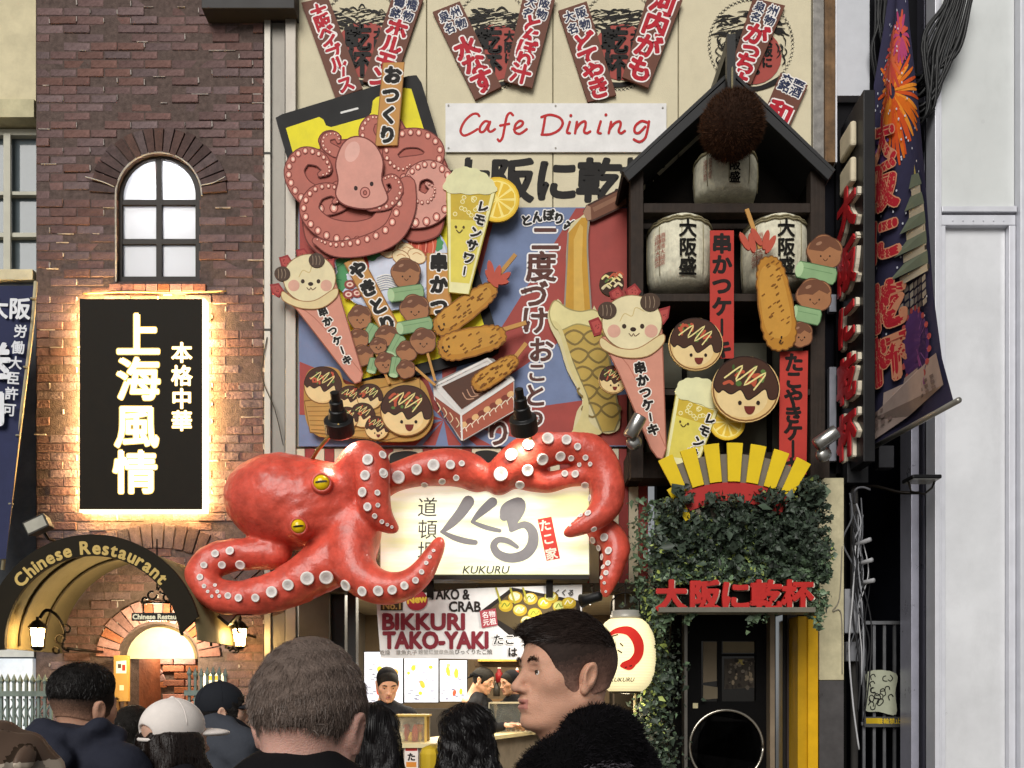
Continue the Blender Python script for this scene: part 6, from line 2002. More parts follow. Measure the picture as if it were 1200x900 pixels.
# back shelf clutter
G().box(P(430, 0, 1.7).x, P(560, 0, 1.7).x, 1.45, 1.75, 0, P(0, 830, 1.7).z).build('back_counter', mat('3d3833', rough=.5), stl)
G().pbox(560, 767, 640, 775, .9, 1.3).build('hood_beam', mat('c9a24e', rough=.5), stl); G().pbox(556, 775.5, 640, 781, 1.0, 1.3).build('hood', mat('4a3b2c', rough=.5), stl)
for i, (px, py, c, w) in enumerate(((585, 792, '7e1f22', 9), (606, 794, 'a5432e', 8), (593, 806, '6b5a48', 8), (600, 812, '9a8a6a', 7), (582, 808, '33302c', 8), (612, 810, 'c79a3a', 6))):
    t = thing('sauce_bottle', ('dark red', 'orange red', 'brown', 'pale', 'black', 'yellow')[i] + ' bottle on the shelf behind the stall man', 'bottle', P(px, py + 8, 2.6), 'bottles on the stall shelf')
    b0 = P(px, py + 8, 2.6); r = w * .0096 / 2
    G().lathe(b0, [(r, 0), (r, .1), (r * .5, .13), (r * .45, .16)], n=10).build('bottle_body', mat(c, rough=.3), t, True)
    G().lathe(b0 + Vector((0, 0, .16)), [(r * .5, 0), (r * .2, .03)], n=8).build('cap', mat('d8d0c0'), t)
q = P(600, 819, 2.6); G().box(P(565, 0, 2.6).x, P(640, 0, 2.6).x, 2.45, 2.8, q.z - .03, q.z - .001).build('shelf', mat('6a5136'), stl)

# counter (front run, then a slanting run into the shop)
ct = thing('stall_counter', 'grey wood stall counter with pale top running into the shop', 'counter', (-.6, -.4, 0))
def plan(name, pts, z0, z1, m):
    n = len(pts)
    vs = [(x, y, z0) for x, y in pts] + [(x, y, z1) for x, y in pts]
    return mk(name, vs, [tuple(reversed(range(n))), tuple(range(n, 2 * n))] + [(i, (i + 1) % n, (i + 1) % n + n, i + n) for i in range(n)], m, ct)
A_, B_, C_ = (-1.45, -.8), (-.58, -.8), (.46, 1.9)
plan('body', [A_, B_, C_, (.1, 2.0), (-.8, -.4), (-1.45, -.4)], 0, 1.2, mat('8d8172', rough=.5, var=.22, scale=7, bump=.3, bscale=30, kind='wood'))
plan('top', [(-1.47, -.84), (-.56, -.84), (.5, 1.9), (.06, 2.02), (-.82, -.37), (-1.47, -.37)], 1.203, 1.235, mat('d8c79a', rough=.35, var=.1))
def tray(px, y, w, h, label, fc, contents):
    t = thing('display_case', label, 'display case', (P(px, 0, y).x, y, 1.235), 'cases on the stall counter')
    x = P(px, 0, y).x; d = .09
    for sx in (-1, 1):
        for sy in (-1, 1): G().box(x + sx * w - .008 * (sx > 0) * 2 + .008, x + sx * w - .008 * (sx > 0) * 2 - .008 + .0, y + sy * d - .008, y + sy * d + .008, 1.236, 1.236 + h).build('corner_post', mat(fc, rough=.4), t)
    G().box(x - w - .01, x + w + .01, y - d - .01, y + d + .01, 1.236 + h, 1.25 + h).build('lid', mat(fc, rough=.4), t)
    G().box(x - w + .01, x + w - .01, y - d + .003, y - d + .006, 1.24, 1.234 + h).build('pane', mat('e8e4d0', rough=.08, trans=.75, alpha=.35, var=0), t)
    G().box(x - w, x + w, y + d - .006, y + d - .003, 1.24, 1.234 + h).build('back', mat(contents, rough=.6, var=.4, scale=25), t)
    for i in range(6):
        G().lathe((x - w * .7 + i * w * .28, y + random.uniform(-.03, .05), 1.237), [(.022, 0), (.024, .03 + .05 * (i % 2)), (.008, .07 + .06 * (i % 2))], n=9).build('item', mat(random.choice(('c9a03c', 'a5432e', 'd8cfa8', '7a5a36')), rough=.5), t, True)
tray(435, -.62, .1, .2, 'yellow framed case on the counter behind the straight haired woman', 'c59a3a', 'a8823a')
tray(484, -.6, .12, .19, 'glass case with brass frame between the two long haired women', 'b99a50', 'b9b09a')
t = thing('glass_case', 'low glass food case on the slanting counter beside the man in profile', 'display case', (P(600, 0, .9).x, .9, 1.235))
gx, gy = P(594, 0, .9).x, .9
G().box(gx - .16, gx + .25, gy - .01, gy, 1.236, 1.5).build('pane', mat('dfe6e2', rough=.06, trans=.8, alpha=.3, var=0), t)
G().box(gx - .17, gx + .26, gy - .02, gy + .25, 1.501, 1.515).build('lid', mat('cfc6ac', rough=.3, alpha=.6, var=0), t)
for i in range(9): G().ball((gx - .12 + .045 * i, gy + .1 + .03 * (i % 3), 1.265), .028, 10, 7).build('takoyaki', mat('a86f34', rough=.5, var=.3, scale=30), t, True)
for x in (gx - .165, gx + .255): G().box(x - .008, x + .008, gy - .012, gy + .004, 1.236, 1.5).build('corner_post', mat('b9b4a4', rough=.3, metal=.7), t)
# counter-front poster
t = thing('counter_poster', 'small poster with red and white print on the stall counter front', 'poster', P(483, 900, -.81))
G().pbox(474, 872, 490, 905, -.815, -.803).build('sheet', mat('e5d9d0'), t)
sh = Sheet(t, -.815, 'poster_print'); sh.fill([(475, 873), (489, 873), (489, 880), (475, 880)], 'c23a36'); sh.text('た', 482, 887, 10, '2a2222', bold=.05); sh.fill([(476, 893), (488, 893), (488, 899), (476, 899)], 'd98a3a'); sh.build()

t = thing('flame_poster', 'orange poster with pale brush strokes low on the stall counter by the post', 'poster', P(406, 912, -.81))
G().pbox(392, 866, 418, 910, -.815, -.803).build('sheet', mat('c8501c', rough=.5), t)
sh = Sheet(t, -.815).part('poster_print', True)
rn = random.Random(15)
for i in range(16):
    x, y = rn.uniform(395, 415), rn.uniform(870, 906); sh.stroke([(x - 3, y + 3), (x, y - 4), (x + 3, y + 2)], rn.uniform(1, 2.4), rn.choice(('f0c040', 'f4e6c0', 'e8922c')), n=3)
sh.build()
rn = random.Random(16)
for i in range(7):
    x = -1.3 + i * .1; c_ = rn.choice(('c9a03c', 'a5432e', 'd8cfa8', '7a5a36', '394a2c', 'e4ddc8'))
    t = thing('condiment_jar', ('yellow', 'red', 'cream', 'brown', 'dark', 'white', 'orange')[i] + ' lidded condiment jar in the row on the front counter', 'jar', (x, -.5, 1.235), 'jars on the front counter')
    hh = rn.uniform(.07, .14)
    G().lathe((x, -.5, 1.2352), [(.032, 0), (.035, .01), (.035, hh), (.026, hh + .012)], n=14).build('jar_body', mat(('c9a03c', 'a5432e', 'd8cfa8', '7a5a36', '3a3a30', 'e4ddc8', 'c8702c')[i], rough=.3), t, True)
    G().lathe((x, -.5, 1.2354 + hh + .012), [(.03, 0), (.03, .02), (.02, .024)], n=14).build('jar_lid', mat('8f2a24' if i % 2 else 'b9b4a8', rough=.4), t, True)

# ================================================================ hanging price banner
hb = cutout('stall_banner', 'white stall banner advertising takoyaki in large dark red letters', 'banner', [(441, 707), (446, 701), (540, 690), (682, 685), (682, 774), (446, 771)], -.5, .008, 'd9d6d2', face='e4e1de')
F8 = (400, 660, 3.0)
hb.frame(*F8)
hb.part('photo').fill([(490, 168), (600, 85), (838, 132), (842, 200), (600, 262)], '2c2622')
hb.fill([(508, 172), (604, 98), (824, 140), (828, 180), (610, 235)], '5a4c33')
rn = random.Random(4)
for i, (x, y) in enumerate(((578, 150), (628, 165), (665, 125), (715, 140), (768, 152), (612, 120), (680, 178), (738, 120), (655, 205), (800, 140))):
    hb.ell(x, y, 25, 21, 'b99a2e'); hb.ell(x - 3, y - 3, 19, 15, ('d3bb3f', 'cfd07a', 'e2d9a6')[i % 3]); hb.stroke([(x - 14, y + 4), (x - 4, y - 10), (x + 4, y + 2), (x + 14, y - 8)], 4, ('7a8a2f', 'f0e8c8')[i % 2], n=3)
for x in (560, 610, 655): hb.stroke([(x, 140), (x - 12, 100), (x - 16, 88)], 7, 'a8a03a')
hb.part('heading').text('TAKO &', 380, 109, 50, '2b2521', bold=.03, fit=140); hb.text('CRAB', 434, 152, 50, '2b2521', bold=.03, fit=110)
hb.part('title').text('BIKKURI', 289, 205, 79, '7f2a34', bold=.045, fit=285); hb.text('TAKO-YAKI', 331, 270, 82, '7f2a34', bold=.045, fit=366)
hb.part('fine_print', True)
hb.text('乾燥 章魚丸子', 200, 314, 19, '86817c', bold=0); hb.text('螃蟹紅蟹章魚燒', 333, 312, 18, 'a39e99', bold=0); hb.text('びっくりたこ焼', 464, 311, 19, '66615c', bold=.01)
hb.part('brush_words').text('たこ', 572, 268, 40, '2a2624', bold=.02, out=((.8, 'f0eeea'),)); hb.text('は', 602, 312, 36, '2a2624', bold=.03); hb.text('くくる', 783, 103, 24, '2a2624', bold=.02, shear=.2)
hb.part('new_badge').ell(265, 130, 38, 36, 'a8343c'); hb.text('New', 266, 126, 36, 'e8c84a', rot=-6, bold=.05)
hb.part('number_tag').fill([(138, 134), (216, 130), (216, 166), (138, 166)], '3f3527'); hb.text('No.1', 177, 149, 34, 'b99a5a', bold=.03)
hb.part('stamp').fill([(486, 168), (543, 158), (550, 218), (494, 228)], 'a84a52'); hb.text('名物', 518, 180, 24, 'f0e4e0', bold=.02, rot=-8); hb.text('元祖', 521, 206, 24, 'f0e4e0', bold=.02, rot=-8)
hb.build()
for x in (450, 560, 670): cable('banner_cord', [(x, 693, -.49), (x, 688, -.4), (x, 684, -.1)], .004, CAB, hb.root)

bs_ = thing('banner_spotlight', 'small black spotlight on a bracket lighting the white stall banner', 'spotlight', P(690, 700, -.95))
c = P(690, 702, -.95); tgt = P(570, 735, -.5)
ax = (tgt - c).normalized()
G().lathe(c - ax * .1, [(.02, 0), (.035, .01), (.04, .11), (.05, .16), (.045, .16), (.03, .13)], ax=ax, n=20).build('housing', mat('161616', rough=.45), bs_, True)
G().lathe(c + ax * .03, [(.001, 0), (.034, .001)], ax=ax, n=16, cap=False).build('lens', mat('fff2dc', emit=6, var=0), bs_)
G().tube([c - ax * .05, P(694, 690, -.9), P(694, 686, -.1)], .01, 6).build('bracket', IRON, bs_)
lamp('SPOT', c + ax * .065, 13, (1.0, .94, .84), .03, aim=tgt, spot=95, parent=bs_, blend=.9)

# ================================================================ paper lantern
pl = thing('paper_lantern', 'glowing cream paper lantern with red emblem beside the stall', 'lantern', P(733, 812, -.6))
c = P(733, 768, -.6); s = .0064
prof = []
NR = 26
for i in range(NR * 3 + 1):
    t = i / (NR * 3)
    z = -42 + 84 * t
    r = 35 * max(.0, 1 - abs(z / 46) ** 2.6) ** (1 / 2.6)
    r = max(r, 17) + .35 * math.cos(i * 2 * math.pi / 3)
    prof.append((r * s, z * s))
LM = mat('f2e3b0', rough=.7, emit=.55, var=.04, scale=3)
G().lathe(c, prof, n=48, cap=False).build('paper', LM, pl, True)
lamp('POINT', c + Vector((0, 0, -.33)), 2.5, (1, .85, .6), .05, parent=pl)
G().lathe(c, [(17.5 * s, 41 * s), (17.5 * s, 47 * s), (16 * s, 48 * s), (16 * s, 52 * s), (.01, 52.5 * s)], n=28).build('top_ring', mat('a8a59c', rough=.4, metal=.2), pl, True)
G().lathe(c, [(.01, -45 * s), (17 * s, -44.5 * s), (17.5 * s, -41 * s)], n=28).build('bottom_ring', mat('3a342b', rough=.4), pl, True)
G().tube([c + Vector((-17 * s, 0, 50 * s)), c + Vector((-16 * s, 0, 64 * s)), c + Vector((-8 * s, 0, 72 * s)), c + Vector((0, 0, 74 * s)), c + Vector((8 * s, 0, 72 * s)), c + Vector((16 * s, 0, 64 * s)), c + Vector((17 * s, 0, 50 * s))], .006, 6).build('handle', IRON, pl, True)
G().tube([c + Vector((0, 0, 58 * s)), c + Vector((0, 0, 84 * s)), Vector((c.x, -.1, c.z + 86 * s))], .005, 6).build('hook_wire', IRON, pl)
sh = Sheet(pl, c.y, 'emblem', rough=.7)
RE = ('c22a22', (('emit', .25),))
sh.frame(580, 700, 4.5)
brush(sh, [(590, 205), (630, 185), (690, 190), (730, 240), (735, 300), (705, 345), (660, 360)], [16, 30, 50, 56, 50, 44, 30], RE)
brush(sh, [(720, 330), (690, 370), (650, 365)], [30, 34, 20], RE)
for pts in ([(600, 215), (632, 205)], [(640, 250), (655, 265)], [(628, 285), (650, 300)], [(665, 375), (700, 365)]): sh.stroke(pts, 7, '3a2420', taper=True)
sh.text('KUKURU', 655, 436, 30, '4a4030', bold=.01, shear=.25)
def lw(v):
    z = (v.z - c.z) / s
    r = 35 * max(.0, 1 - abs(z / 46) ** 2.6) ** (1 / 2.6) * s + .004
    dx = max(-r * .97, min(r * .97, v.x - c.x))
    return Vector((v.x, c.y - math.sqrt(max(r * r - dx * dx, 1e-6)) - .003 - (c.y - v.y), v.z))
sh.build(lw)

# ================================================================ black door
dr = thing('black_door', 'black shop door with glazed upper panel and silver ring', 'door', P(855, 1040, -.1))
BKG = mat('070606', rough=.5, var=.2, spec=.08)
G().pbox(770, 555, 992, 1040, .06, .2).build('void_backing', mat('121110', rough=.8, spec=.1), dr)  # black sheet in place of the unlit void, its darkness put into the colour
hole = [(822, 751), (886, 751), (886, 822), (822, 822)]
G().prism([[(806, 716), (902, 716), (902, 1038), (806, 1038)], hole], -.1, -.05).build('leaf', BKG, dr, bevel=.003)
G().pbox(822, 751, 886, 822, -.07, -.066).build('pane', mat('14120f', rough=.05, spec=.4, var=.2, scale=2), dr)
G().pbox(841, 751, 846, 822, -.083, -.071).build('glazing_bar', BKG, dr); G().pbox(846, 766, 886, 769, -.083, -.071).build('glazing_bar', BKG, dr)
sh = Sheet(dr, -.074).part('poster_behind_glass', True)
sh.fill([(824, 752), (840, 752), (840, 798), (824, 800)], '6e6250'); sh.fill([(847, 752), (884, 752), (884, 765), (847, 765)], '6a5f4a')
sh.fill([(849, 772), (884, 771), (884, 806), (849, 808)], '3a342d')
rn = random.Random(8)
sh.fill([(862, 773), (872, 773), (872, 779), (862, 779)], '9a8a4a')
for i in range(70): sh.ell(rn.uniform(851, 883), rn.uniform(773, 806), rn.uniform(.6, 2.6), rn.uniform(.8, 3.4), rn.choice(('241f1c', '5c5348', '83745f', '3c342d', '2c2622', '6a6156')), n=7)
sh.fill([(824, 803), (846, 806), (846, 818), (824, 820)], '6a604e')
sh.build()
cc = P(851, 875, -.12); rr = 43 * .00688
G().tube([cc + Vector((rr * math.cos(i * math.pi / 24), 0, rr * math.sin(i * math.pi / 24))) for i in range(49)], .013, 8).build('ring', mat('b6afa2', rough=.2, metal=.95, var=.1), dr, True)
G().lathe(cc + Vector((0, .02, 0)), [(rr * .97, 0), (rr * .97, .01)], ax=(0, 1, 0), n=40).build('disc', mat('040404', rough=.4, spec=.05), dr)
G().pbox(802, 716, 805.6, 1038, -.16, -.05).build('jamb', mat('77736c', rough=.3, metal=.7), dr); G().pbox(902.5, 716, 908, 1038, -.2, -.05).build('jamb', mat('8a7a66', rough=.4, metal=.4), dr)
G().pbox(812, 824, 818, 830, -.104, -.101).build('sticker', mat('c8bd96'), dr)
G().pbox(909, 716, 917, 1038, -.08, -.03).build('mirror_strip', mat('b8bcc0', rough=.1, metal=1, var=.05), dr)
G().pbox(917.5, 716, 922, 1038, -.06, -.02).build('jamb', mat('1a1816'), dr); G().pbox(922.5, 716, 934, 1038, -.1, -.02).build('jamb', mat('3a3230', rough=.5), dr)
yp = thing('yellow_post', 'yellow ribbed post right of the black door', 'post', P(947, 1040, -.3))
for a, b, y in ((935, 946.5, -.32), (947, 959, -.35)):
    G().pbox(a, 722, b, 1040, y, -.1).build('face_board', mat(('b38a10', 'd1a114')[a > 940], rough=.45, var=.12, dirt=.2), yp, bevel=.006)
pr = thing('steel_pillar', 'pillar with cream upper cladding and grey steel foot beside the yellow post', 'pillar', P(974, 1040, -.2))
G().pbox(960, 560, 989, 797, -.3, .05).build('upper_cladding', mat('bdb493', rough=.5, var=.2, dirt=.4), pr, bevel=.004)
G().pbox(960, 797.5, 989, 1040, -.3, .05).build('steel_foot', mat('5f5c5c', rough=.3, metal=.6, var=.2), pr, bevel=.004)
cable('pillar_wire', [(987, 640, -.31), (984, 700, -.31), (976, 716, -.31), (986, 720, -.31), (987, 790, -.31)], .004, mat('8a8478'), pr)

# ================================================================ projecting sign with raised letters
XS = (1012 - 600) * .00654
zt, zb = P(0, 105, -.46).z, P(0, 541, -.46).z
ps = thing('projecting_sign', 'black projecting sign with raised red characters seen edge-on', 'sign', (XS, -.2, zb))
G().box(XS, XS + .09, -.46, .0, zb, zt).build('board', mat('121214', rough=.4, spec=.25), ps, bevel=.005)
for k, ch in enumerate('大阪に乾杯'):
    zc = P(0, 245 + 66 * k, -.25).z
    pxc, pyc = 1000, 245 + 66 * k
    cx, cz = P(pxc, pyc, -.3).x, P(pxc, pyc, -.3).z
    def xf(v, cx=cx, cz=cz, dep=0.0): return Vector((XS - .03 + (v.y + .3) * 1.0, -.23 - (v.x - cx), v.z - cz + zc))
    letter3d('letter_side', ch, pxc, pyc, 58, -.3, .03, mat('d8cdb8', rough=.5), ps, xf=lambda v: xf(v) + Vector((.0, 0, 0)))
    letter3d('letter', ch, pxc, pyc, 55, -.3, .012, mat('b8252a', rough=.4, spec=.3), ps, xf=lambda v: xf(v) + Vector((-.02, 0, 0)))
for k in range(2):
    zc = zt - .25 - k * .28
    G().box(XS - .05, XS, -.34, -.1, zc - .1, zc + .1).build('cream_block', mat('cfc3a8', rough=.6), ps, bevel=.02)
for zz in (zt - .4, zb + .5): G().box(XS + .02, XS + .07, .0, .2, zz, zz + .05).build('bracket', IRON, ps)

# ================================================================ long cloth banner with fireworks
cbn = thing('festival_banner', 'long navy festival banner with orange firework, castle and red characters', 'banner', P(1060, 530, -.7))
def ip(v, pts):
    for i in range(len(pts) - 1):
        if v <= pts[i + 1][0] or i == len(pts) - 2:
            t = (v - pts[i][0]) / (pts[i + 1][0] - pts[i][0])
            return [pts[i][k] + (pts[i + 1][k] - pts[i][k]) * t for k in range(1, len(pts[0]))]
LE = [(0, 1046, -40, -.2), (.12, 1036, 30, -.2), (.25, 1024, 100, -.2), (.5, 1020, 245, -.2), (1, 1020, 526, -.2)]
RE_ = [(0, 1062, -40, -.35), (.12, 1066, 30, -.45), (.3, 1076, 120, -.7), (.5, 1085, 220, -.9), (.75, 1094, 345, -1.1), (.9, 1104, 420, -1.25), (1, 1118, 472, -1.35)]
def cloth(u, v):
    a, b = P(*ip(v, LE)), P(*ip(v, RE_))
    p = a.lerp(b, u)
    p.x += .035 * math.sin(u * 6.3 + v * 5) * math.sin(math.pi * u)
    return p
NU, NV = 16, 60
vs = [cloth(i / NU, j / NV) for j in range(NV + 1) for i in range(NU + 1)]
fs = [(j * (NU + 1) + i, (j + 1) * (NU + 1) + i, (j + 1) * (NU + 1) + i + 1, j * (NU + 1) + i + 1) for j in range(NV) for i in range(NU)]
mk('cloth', vs, fs, mat('34324a', rough=.75, var=.12, bump=.15, bscale=250, spec=.15), cbn, True)
sh = Sheet(cbn, 0.0, 'print', rough=.75)
def bw_(v):
    # sheet coordinates: u 0..100 -> px 600..700, v 0..560 -> py 0..560 on the plane y = 0
    d = 1 + v.y / CAMD
    u = (v.x / d) / .007 / 100.0; w = (HOR - (v.z - CAMZ) / d / .007) / 560.0
    p = cloth(u, w)
    e = 1e-2
    n = (cloth(u + e, w) - cloth(u - e, w)).cross(cloth(u, w + e) - cloth(u, w - e)).normalized()
    if n.x > 0: n = -n
    return p + n * (.002 + abs(v.y) * .8)
sh.frame(600, 0, 1)
rn = random.Random(21)
sh.part('firework', True)
for cx, cy, R_, cols, m in ((55, 150, 48, ('d2691e', 'c84f22', 'e08a2e'), 46), (45, 105, 30, ('b84438', 'c8603c'), 26), (30, 215, 22, ('6a4a86', '8a5aa0'), 20), (75, 80, 20, ('c0503a', 'a8406a'), 20)):
    for i in range(m):
        a = 2 * math.pi * i / m + rn.uniform(-.05, .05); r1 = R_ * rn.uniform(.75, 1.1)
        sh.stroke([(cx + R_ * .12 * math.cos(a), cy + R_ * .2 * math.sin(a)), (cx + r1 * .6 * math.cos(a), cy + r1 * 1.0 * math.sin(a)), (cx + r1 * .95 * math.cos(a), cy + r1 * 1.7 * math.sin(a) + 4)], 5, rn.choice(cols), taper=True, n=3)
for i in range(110):
    x, y = rn.uniform(4, 97), rn.uniform(230, 480)
    if rn.random() < .3: y = rn.uniform(40, 230)
    sh.ell(x, y, 1.1, 1.6, 'c9cbd6', n=6)
sh.part('castle')
for k in range(5):
    y0 = 258 + k * 26; w = 13 + k * 8
    sh.fill([(84 - w, y0 + 16), (84 - w * .55, y0), (84 + min(15, w * .55), y0), (min(99, 84 + w), y0 + 16)], '6f7765')
    sh.fill([(84 - w * .72, y0 + 16), (min(98, 84 + w * .72), y0 + 16), (min(98, 84 + w * .72), y0 + 26), (84 - w * .72, y0 + 26)], 'c4b9a2')
    for j in range(3): sh.fill([(84 - w * .5 + j * w * .4, y0 + 18), (84 - w * .5 + j * w * .4 + 3, y0 + 18), (84 - w * .5 + j * w * .4 + 3, y0 + 24), (84 - w * .5 + j * w * .4, y0 + 24)], '4a443c')
sh.fill([(82, 258), (84, 246), (86, 258)], 'b6a45c')
for i in range(24): sh.fill([(48 + (i % 6) * 8, 392 + (i // 6) * 10), (54 + (i % 6) * 8, 390 + (i // 6) * 10), (54 + (i % 6) * 8, 397 + (i // 6) * 10), (48 + (i % 6) * 8, 399 + (i // 6) * 10)], ('8a8078', '6a625e', 'a39a8c')[i % 3])
sh.part('wheel')
sh.ell(70, 470, 22, 46, '5a3a6e'); sh.ell(70, 470, 18, 40, '43305a')
for i in range(18):
    a = i * math.pi / 9
    sh.ell(70 + 22 * math.cos(a), 470 + 46 * math.sin(a), 2.6, 4, 'b0504e', n=8); sh.stroke([(70, 470), (70 + 20 * math.cos(a), 470 + 42 * math.sin(a))], .9, '8a5a9a', n=2)
sh.stroke([(70, 470), (60, 522)], 3, '8a4a86', n=2); sh.stroke([(70, 470), (80, 522)], 3, '8a4a86', n=2)
sh.part('skyline').fill([(2, 528), (24, 520), (26, 506), (48, 506), (50, 500), (98, 496), (98, 536), (50, 546), (2, 555)], 'a8958c')
for i in range(36): sh.fill([(6 + (i % 12) * 7.4, 524 + (i // 12) * 7 - (i % 12) * .6), (10 + (i % 12) * 7.4, 524 + (i // 12) * 7 - (i % 12) * .6), (10 + (i % 12) * 7.4, 528 + (i // 12) * 7 - (i % 12) * .6), (6 + (i % 12) * 7.4, 528 + (i // 12) * 7 - (i % 12) * .6)], '77655f')
sh.part('lettering')
for ch, y in zip('大阪に乾杯', (205, 262, 325, 405, 468)): sh.text(ch, 34, y, 58, 'ad2430', bold=.05, out=((1.4, 'c98a6a'),), sx=.85)
sh.build(bw_)
a, b = cloth(0, 1), cloth(1, 1)
G().tube([a + (a - b) * .03, b + (b - a) * .05], .02, 10).build('bottom_rod', mat('9a978f', rough=.3, metal=.6), cbn, True)
a, b = cloth(0, 0), cloth(1, 0)
G().tube([a, b], .015, 8).build('top_rod', mat('55534f', rough=.3, metal=.6), cbn, True)

# ================================================================ white panel building at the right
wb = thing('white_panel_building', 'white metal panelled building front at the right with tall frames', 'building', P(1150, 1040, -.3))
WPM = mat('e0e1e4', rough=.3, metal=.25, var=.09, scale=1.6, spec=.5, dirt=.12, bump=.12, bscale=2.5)
WFM = mat('d2d3da', rough=.4, metal=.2, var=.06, spec=.4)
X_ = lambda px, y=-.3: P(px, 0, y).x
Zr = lambda py, y=-.3: P(0, py, y).z
G().box(X_(1100), X_(1420), -.2, .1, 0.0, 8.6).build('core', mat('6f7178', rough=.5), wb)
G().box(X_(1104), X_(1192), -.26, -.2, Zr(241), 8.6).build('upper_panel', mat('d0d3d2', rough=.3, var=.08, scale=1, spec=.5, dirt=.1), wb)
G().box(X_(1110), X_(1184), -.225, -.2, 0, Zr(262)).build('lower_panel', WPM, wb)
for a, b, y0, top, bot in ((1093, 1098.5, -.34, -60, 1038), (1099, 1103.6, -.3, -60, 1038), (1192.5, 1199, -.34, -60, 1038)):
    G().box(X_(a), X_(b), y0, -.19, Zr(bot) if bot < 1000 else 0, 8.6).build('mullion', WFM, wb, bevel=.004)
G().box(X_(1104.2), X_(1192), -.3, -.2, Zr(248), Zr(241.5)).build('transom', WFM, wb, bevel=.004); G().box(X_(1104.2), X_(1192), -.28, -.2, Zr(262), Zr(250)).build('head_frame', WFM, wb, bevel=.004)
G().box(X_(1104.2), X_(1109.6), -.28, -.2, 0, Zr(262.5)).build('jamb', WFM, wb, bevel=.003); G().box(X_(1184.4), X_(1192), -.28, -.2, 0, Zr(262.5)).build('jamb', WFM, wb, bevel=.003)
G().box(X_(1200), X_(1420), -.25, -.2, 0, 8.6).build('side_panel', WPM, wb)
for k in range(6): G().lathe((X_(1118 + k * 12), -.281, Zr(257)), [(.006, 0), (.006, -.004), (.002, -.006)], ax=(0, 1, 0), n=8).build('rivet', WFM, wb)
# edge strips next to the alley
for a, b, y0, c in ((1068, 1077, -.05, 'aeaebc'), (1077.5, 1082.5, .0, '77758c'), (1083, 1092.5, -.1, '55545f')):
    G().box(P(a, 0, y0).x, P(b, 0, y0).x, y0, .15, 0, 8.4 if a > 1080 else P(0, 480, 0).z).build('edge_strip', mat(c, rough=.3, metal=.4, var=.1), wb, bevel=.003)
# white panel and dark wall over the alley
up = thing('upper_wall', 'white upper wall panel beside the weathered wood trim', 'wall', P(1000, 110, 0))
G().pbox(981, -40, 1019, 112, -.02, .1).build('panel', mat('c4c6cc', rough=.5, var=.06), up)
G().pbox(979, -40, 981, 190, -.05, .1).build('edge', mat('d9d9de', rough=.4), up)

# alley
al = thing('alley_gate', 'dark alley closed by a grey barred gate between pillar and white building', 'gate', P(1038, 1040, .4))
ax0, ax1 = P(990, 0, .1).x, P(1083, 0, .1).x
G().box(ax0 - .3, ax1 + .3, 2.4, 2.5, 0, 8.4).build('back_wall', mat('0d0e12', rough=.8, spec=.05), al)  # near-black walls: the alley's darkness is put into their colour
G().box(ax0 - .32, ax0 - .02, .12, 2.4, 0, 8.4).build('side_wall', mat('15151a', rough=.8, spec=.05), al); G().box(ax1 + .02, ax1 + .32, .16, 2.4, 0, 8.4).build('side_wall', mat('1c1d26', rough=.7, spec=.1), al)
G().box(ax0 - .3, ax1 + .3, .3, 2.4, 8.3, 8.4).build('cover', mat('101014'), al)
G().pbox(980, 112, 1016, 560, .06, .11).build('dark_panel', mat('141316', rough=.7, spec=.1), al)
for x0, y0, y1 in ((972, 285, 318), (972, 345, 365), (972, 430, 540), (995, 310, 420)):
    G().pbox(x0, y0, x0 + 8, y1, .0, .05).build('steel_strip', mat('8d8f98', rough=.4, metal=.3), al)
GM = mat('7a7b7e', rough=.4, metal=.6, var=.2)
for px in (1012, 1024, 1036, 1048, 1063):
    p = P(px, 0, .4)
    G().box(p.x - .012, p.x + .012, .39, .41, .05, P(0, 728, .4).z).build('gate_bar', GM, al)
for py in (728, 846): G().box(P(1008, 0, .4).x, P(1066, 0, .4).x, .37, .389, P(0, py + 4, .4).z, P(0, py, .4).z).build('gate_rail', GM, al)
gp = thing('gate_poster', 'pale sheet with black squiggle drawings hung on the alley gate', 'poster', P(1033, 838, .34))
G().prism(cm([(1017, 787), (1050, 789), (1049, 812), (1050, 837), (1030, 834), (1014, 832), (1016, 810)], True, 4), .345, .352).build('sheet', mat('a5a893', rough=.7), gp)
sh = Sheet(gp, .345)
sh.part('squiggle', True)
rn = random.Random(12)
for i in range(20):
    x, y = rn.uniform(1020, 1045), rn.uniform(793, 829); a = rn.uniform(0, 6)
    sh.stroke([(x + 4 * math.cos(a + k * 1.3) * (1 - .15 * k), y + 4 * math.sin(a + k * 1.3) * (1 - .1 * k)) for k in range(4)], 1.2, '1d1c1a', n=4)
sh.build()
gs = thing('gate_plate', 'narrow grey plate with yellow lettering under the squiggle poster', 'sign', P(1035, 852, .34))
G().pbox(1013, 840, 1056, 852, .345, .355).build('plate', mat('4a4a48', rough=.4), gs)
sh = Sheet(gs, .345); sh.part('yellow_print', True); sh.fill([(1015, 841.5), (1034, 841.5), (1034, 848), (1015, 848)], 'b89a20'); sh.text('駐輪禁止', 1042, 845, 7, 'c9ab2c', bold=.02); sh.build()
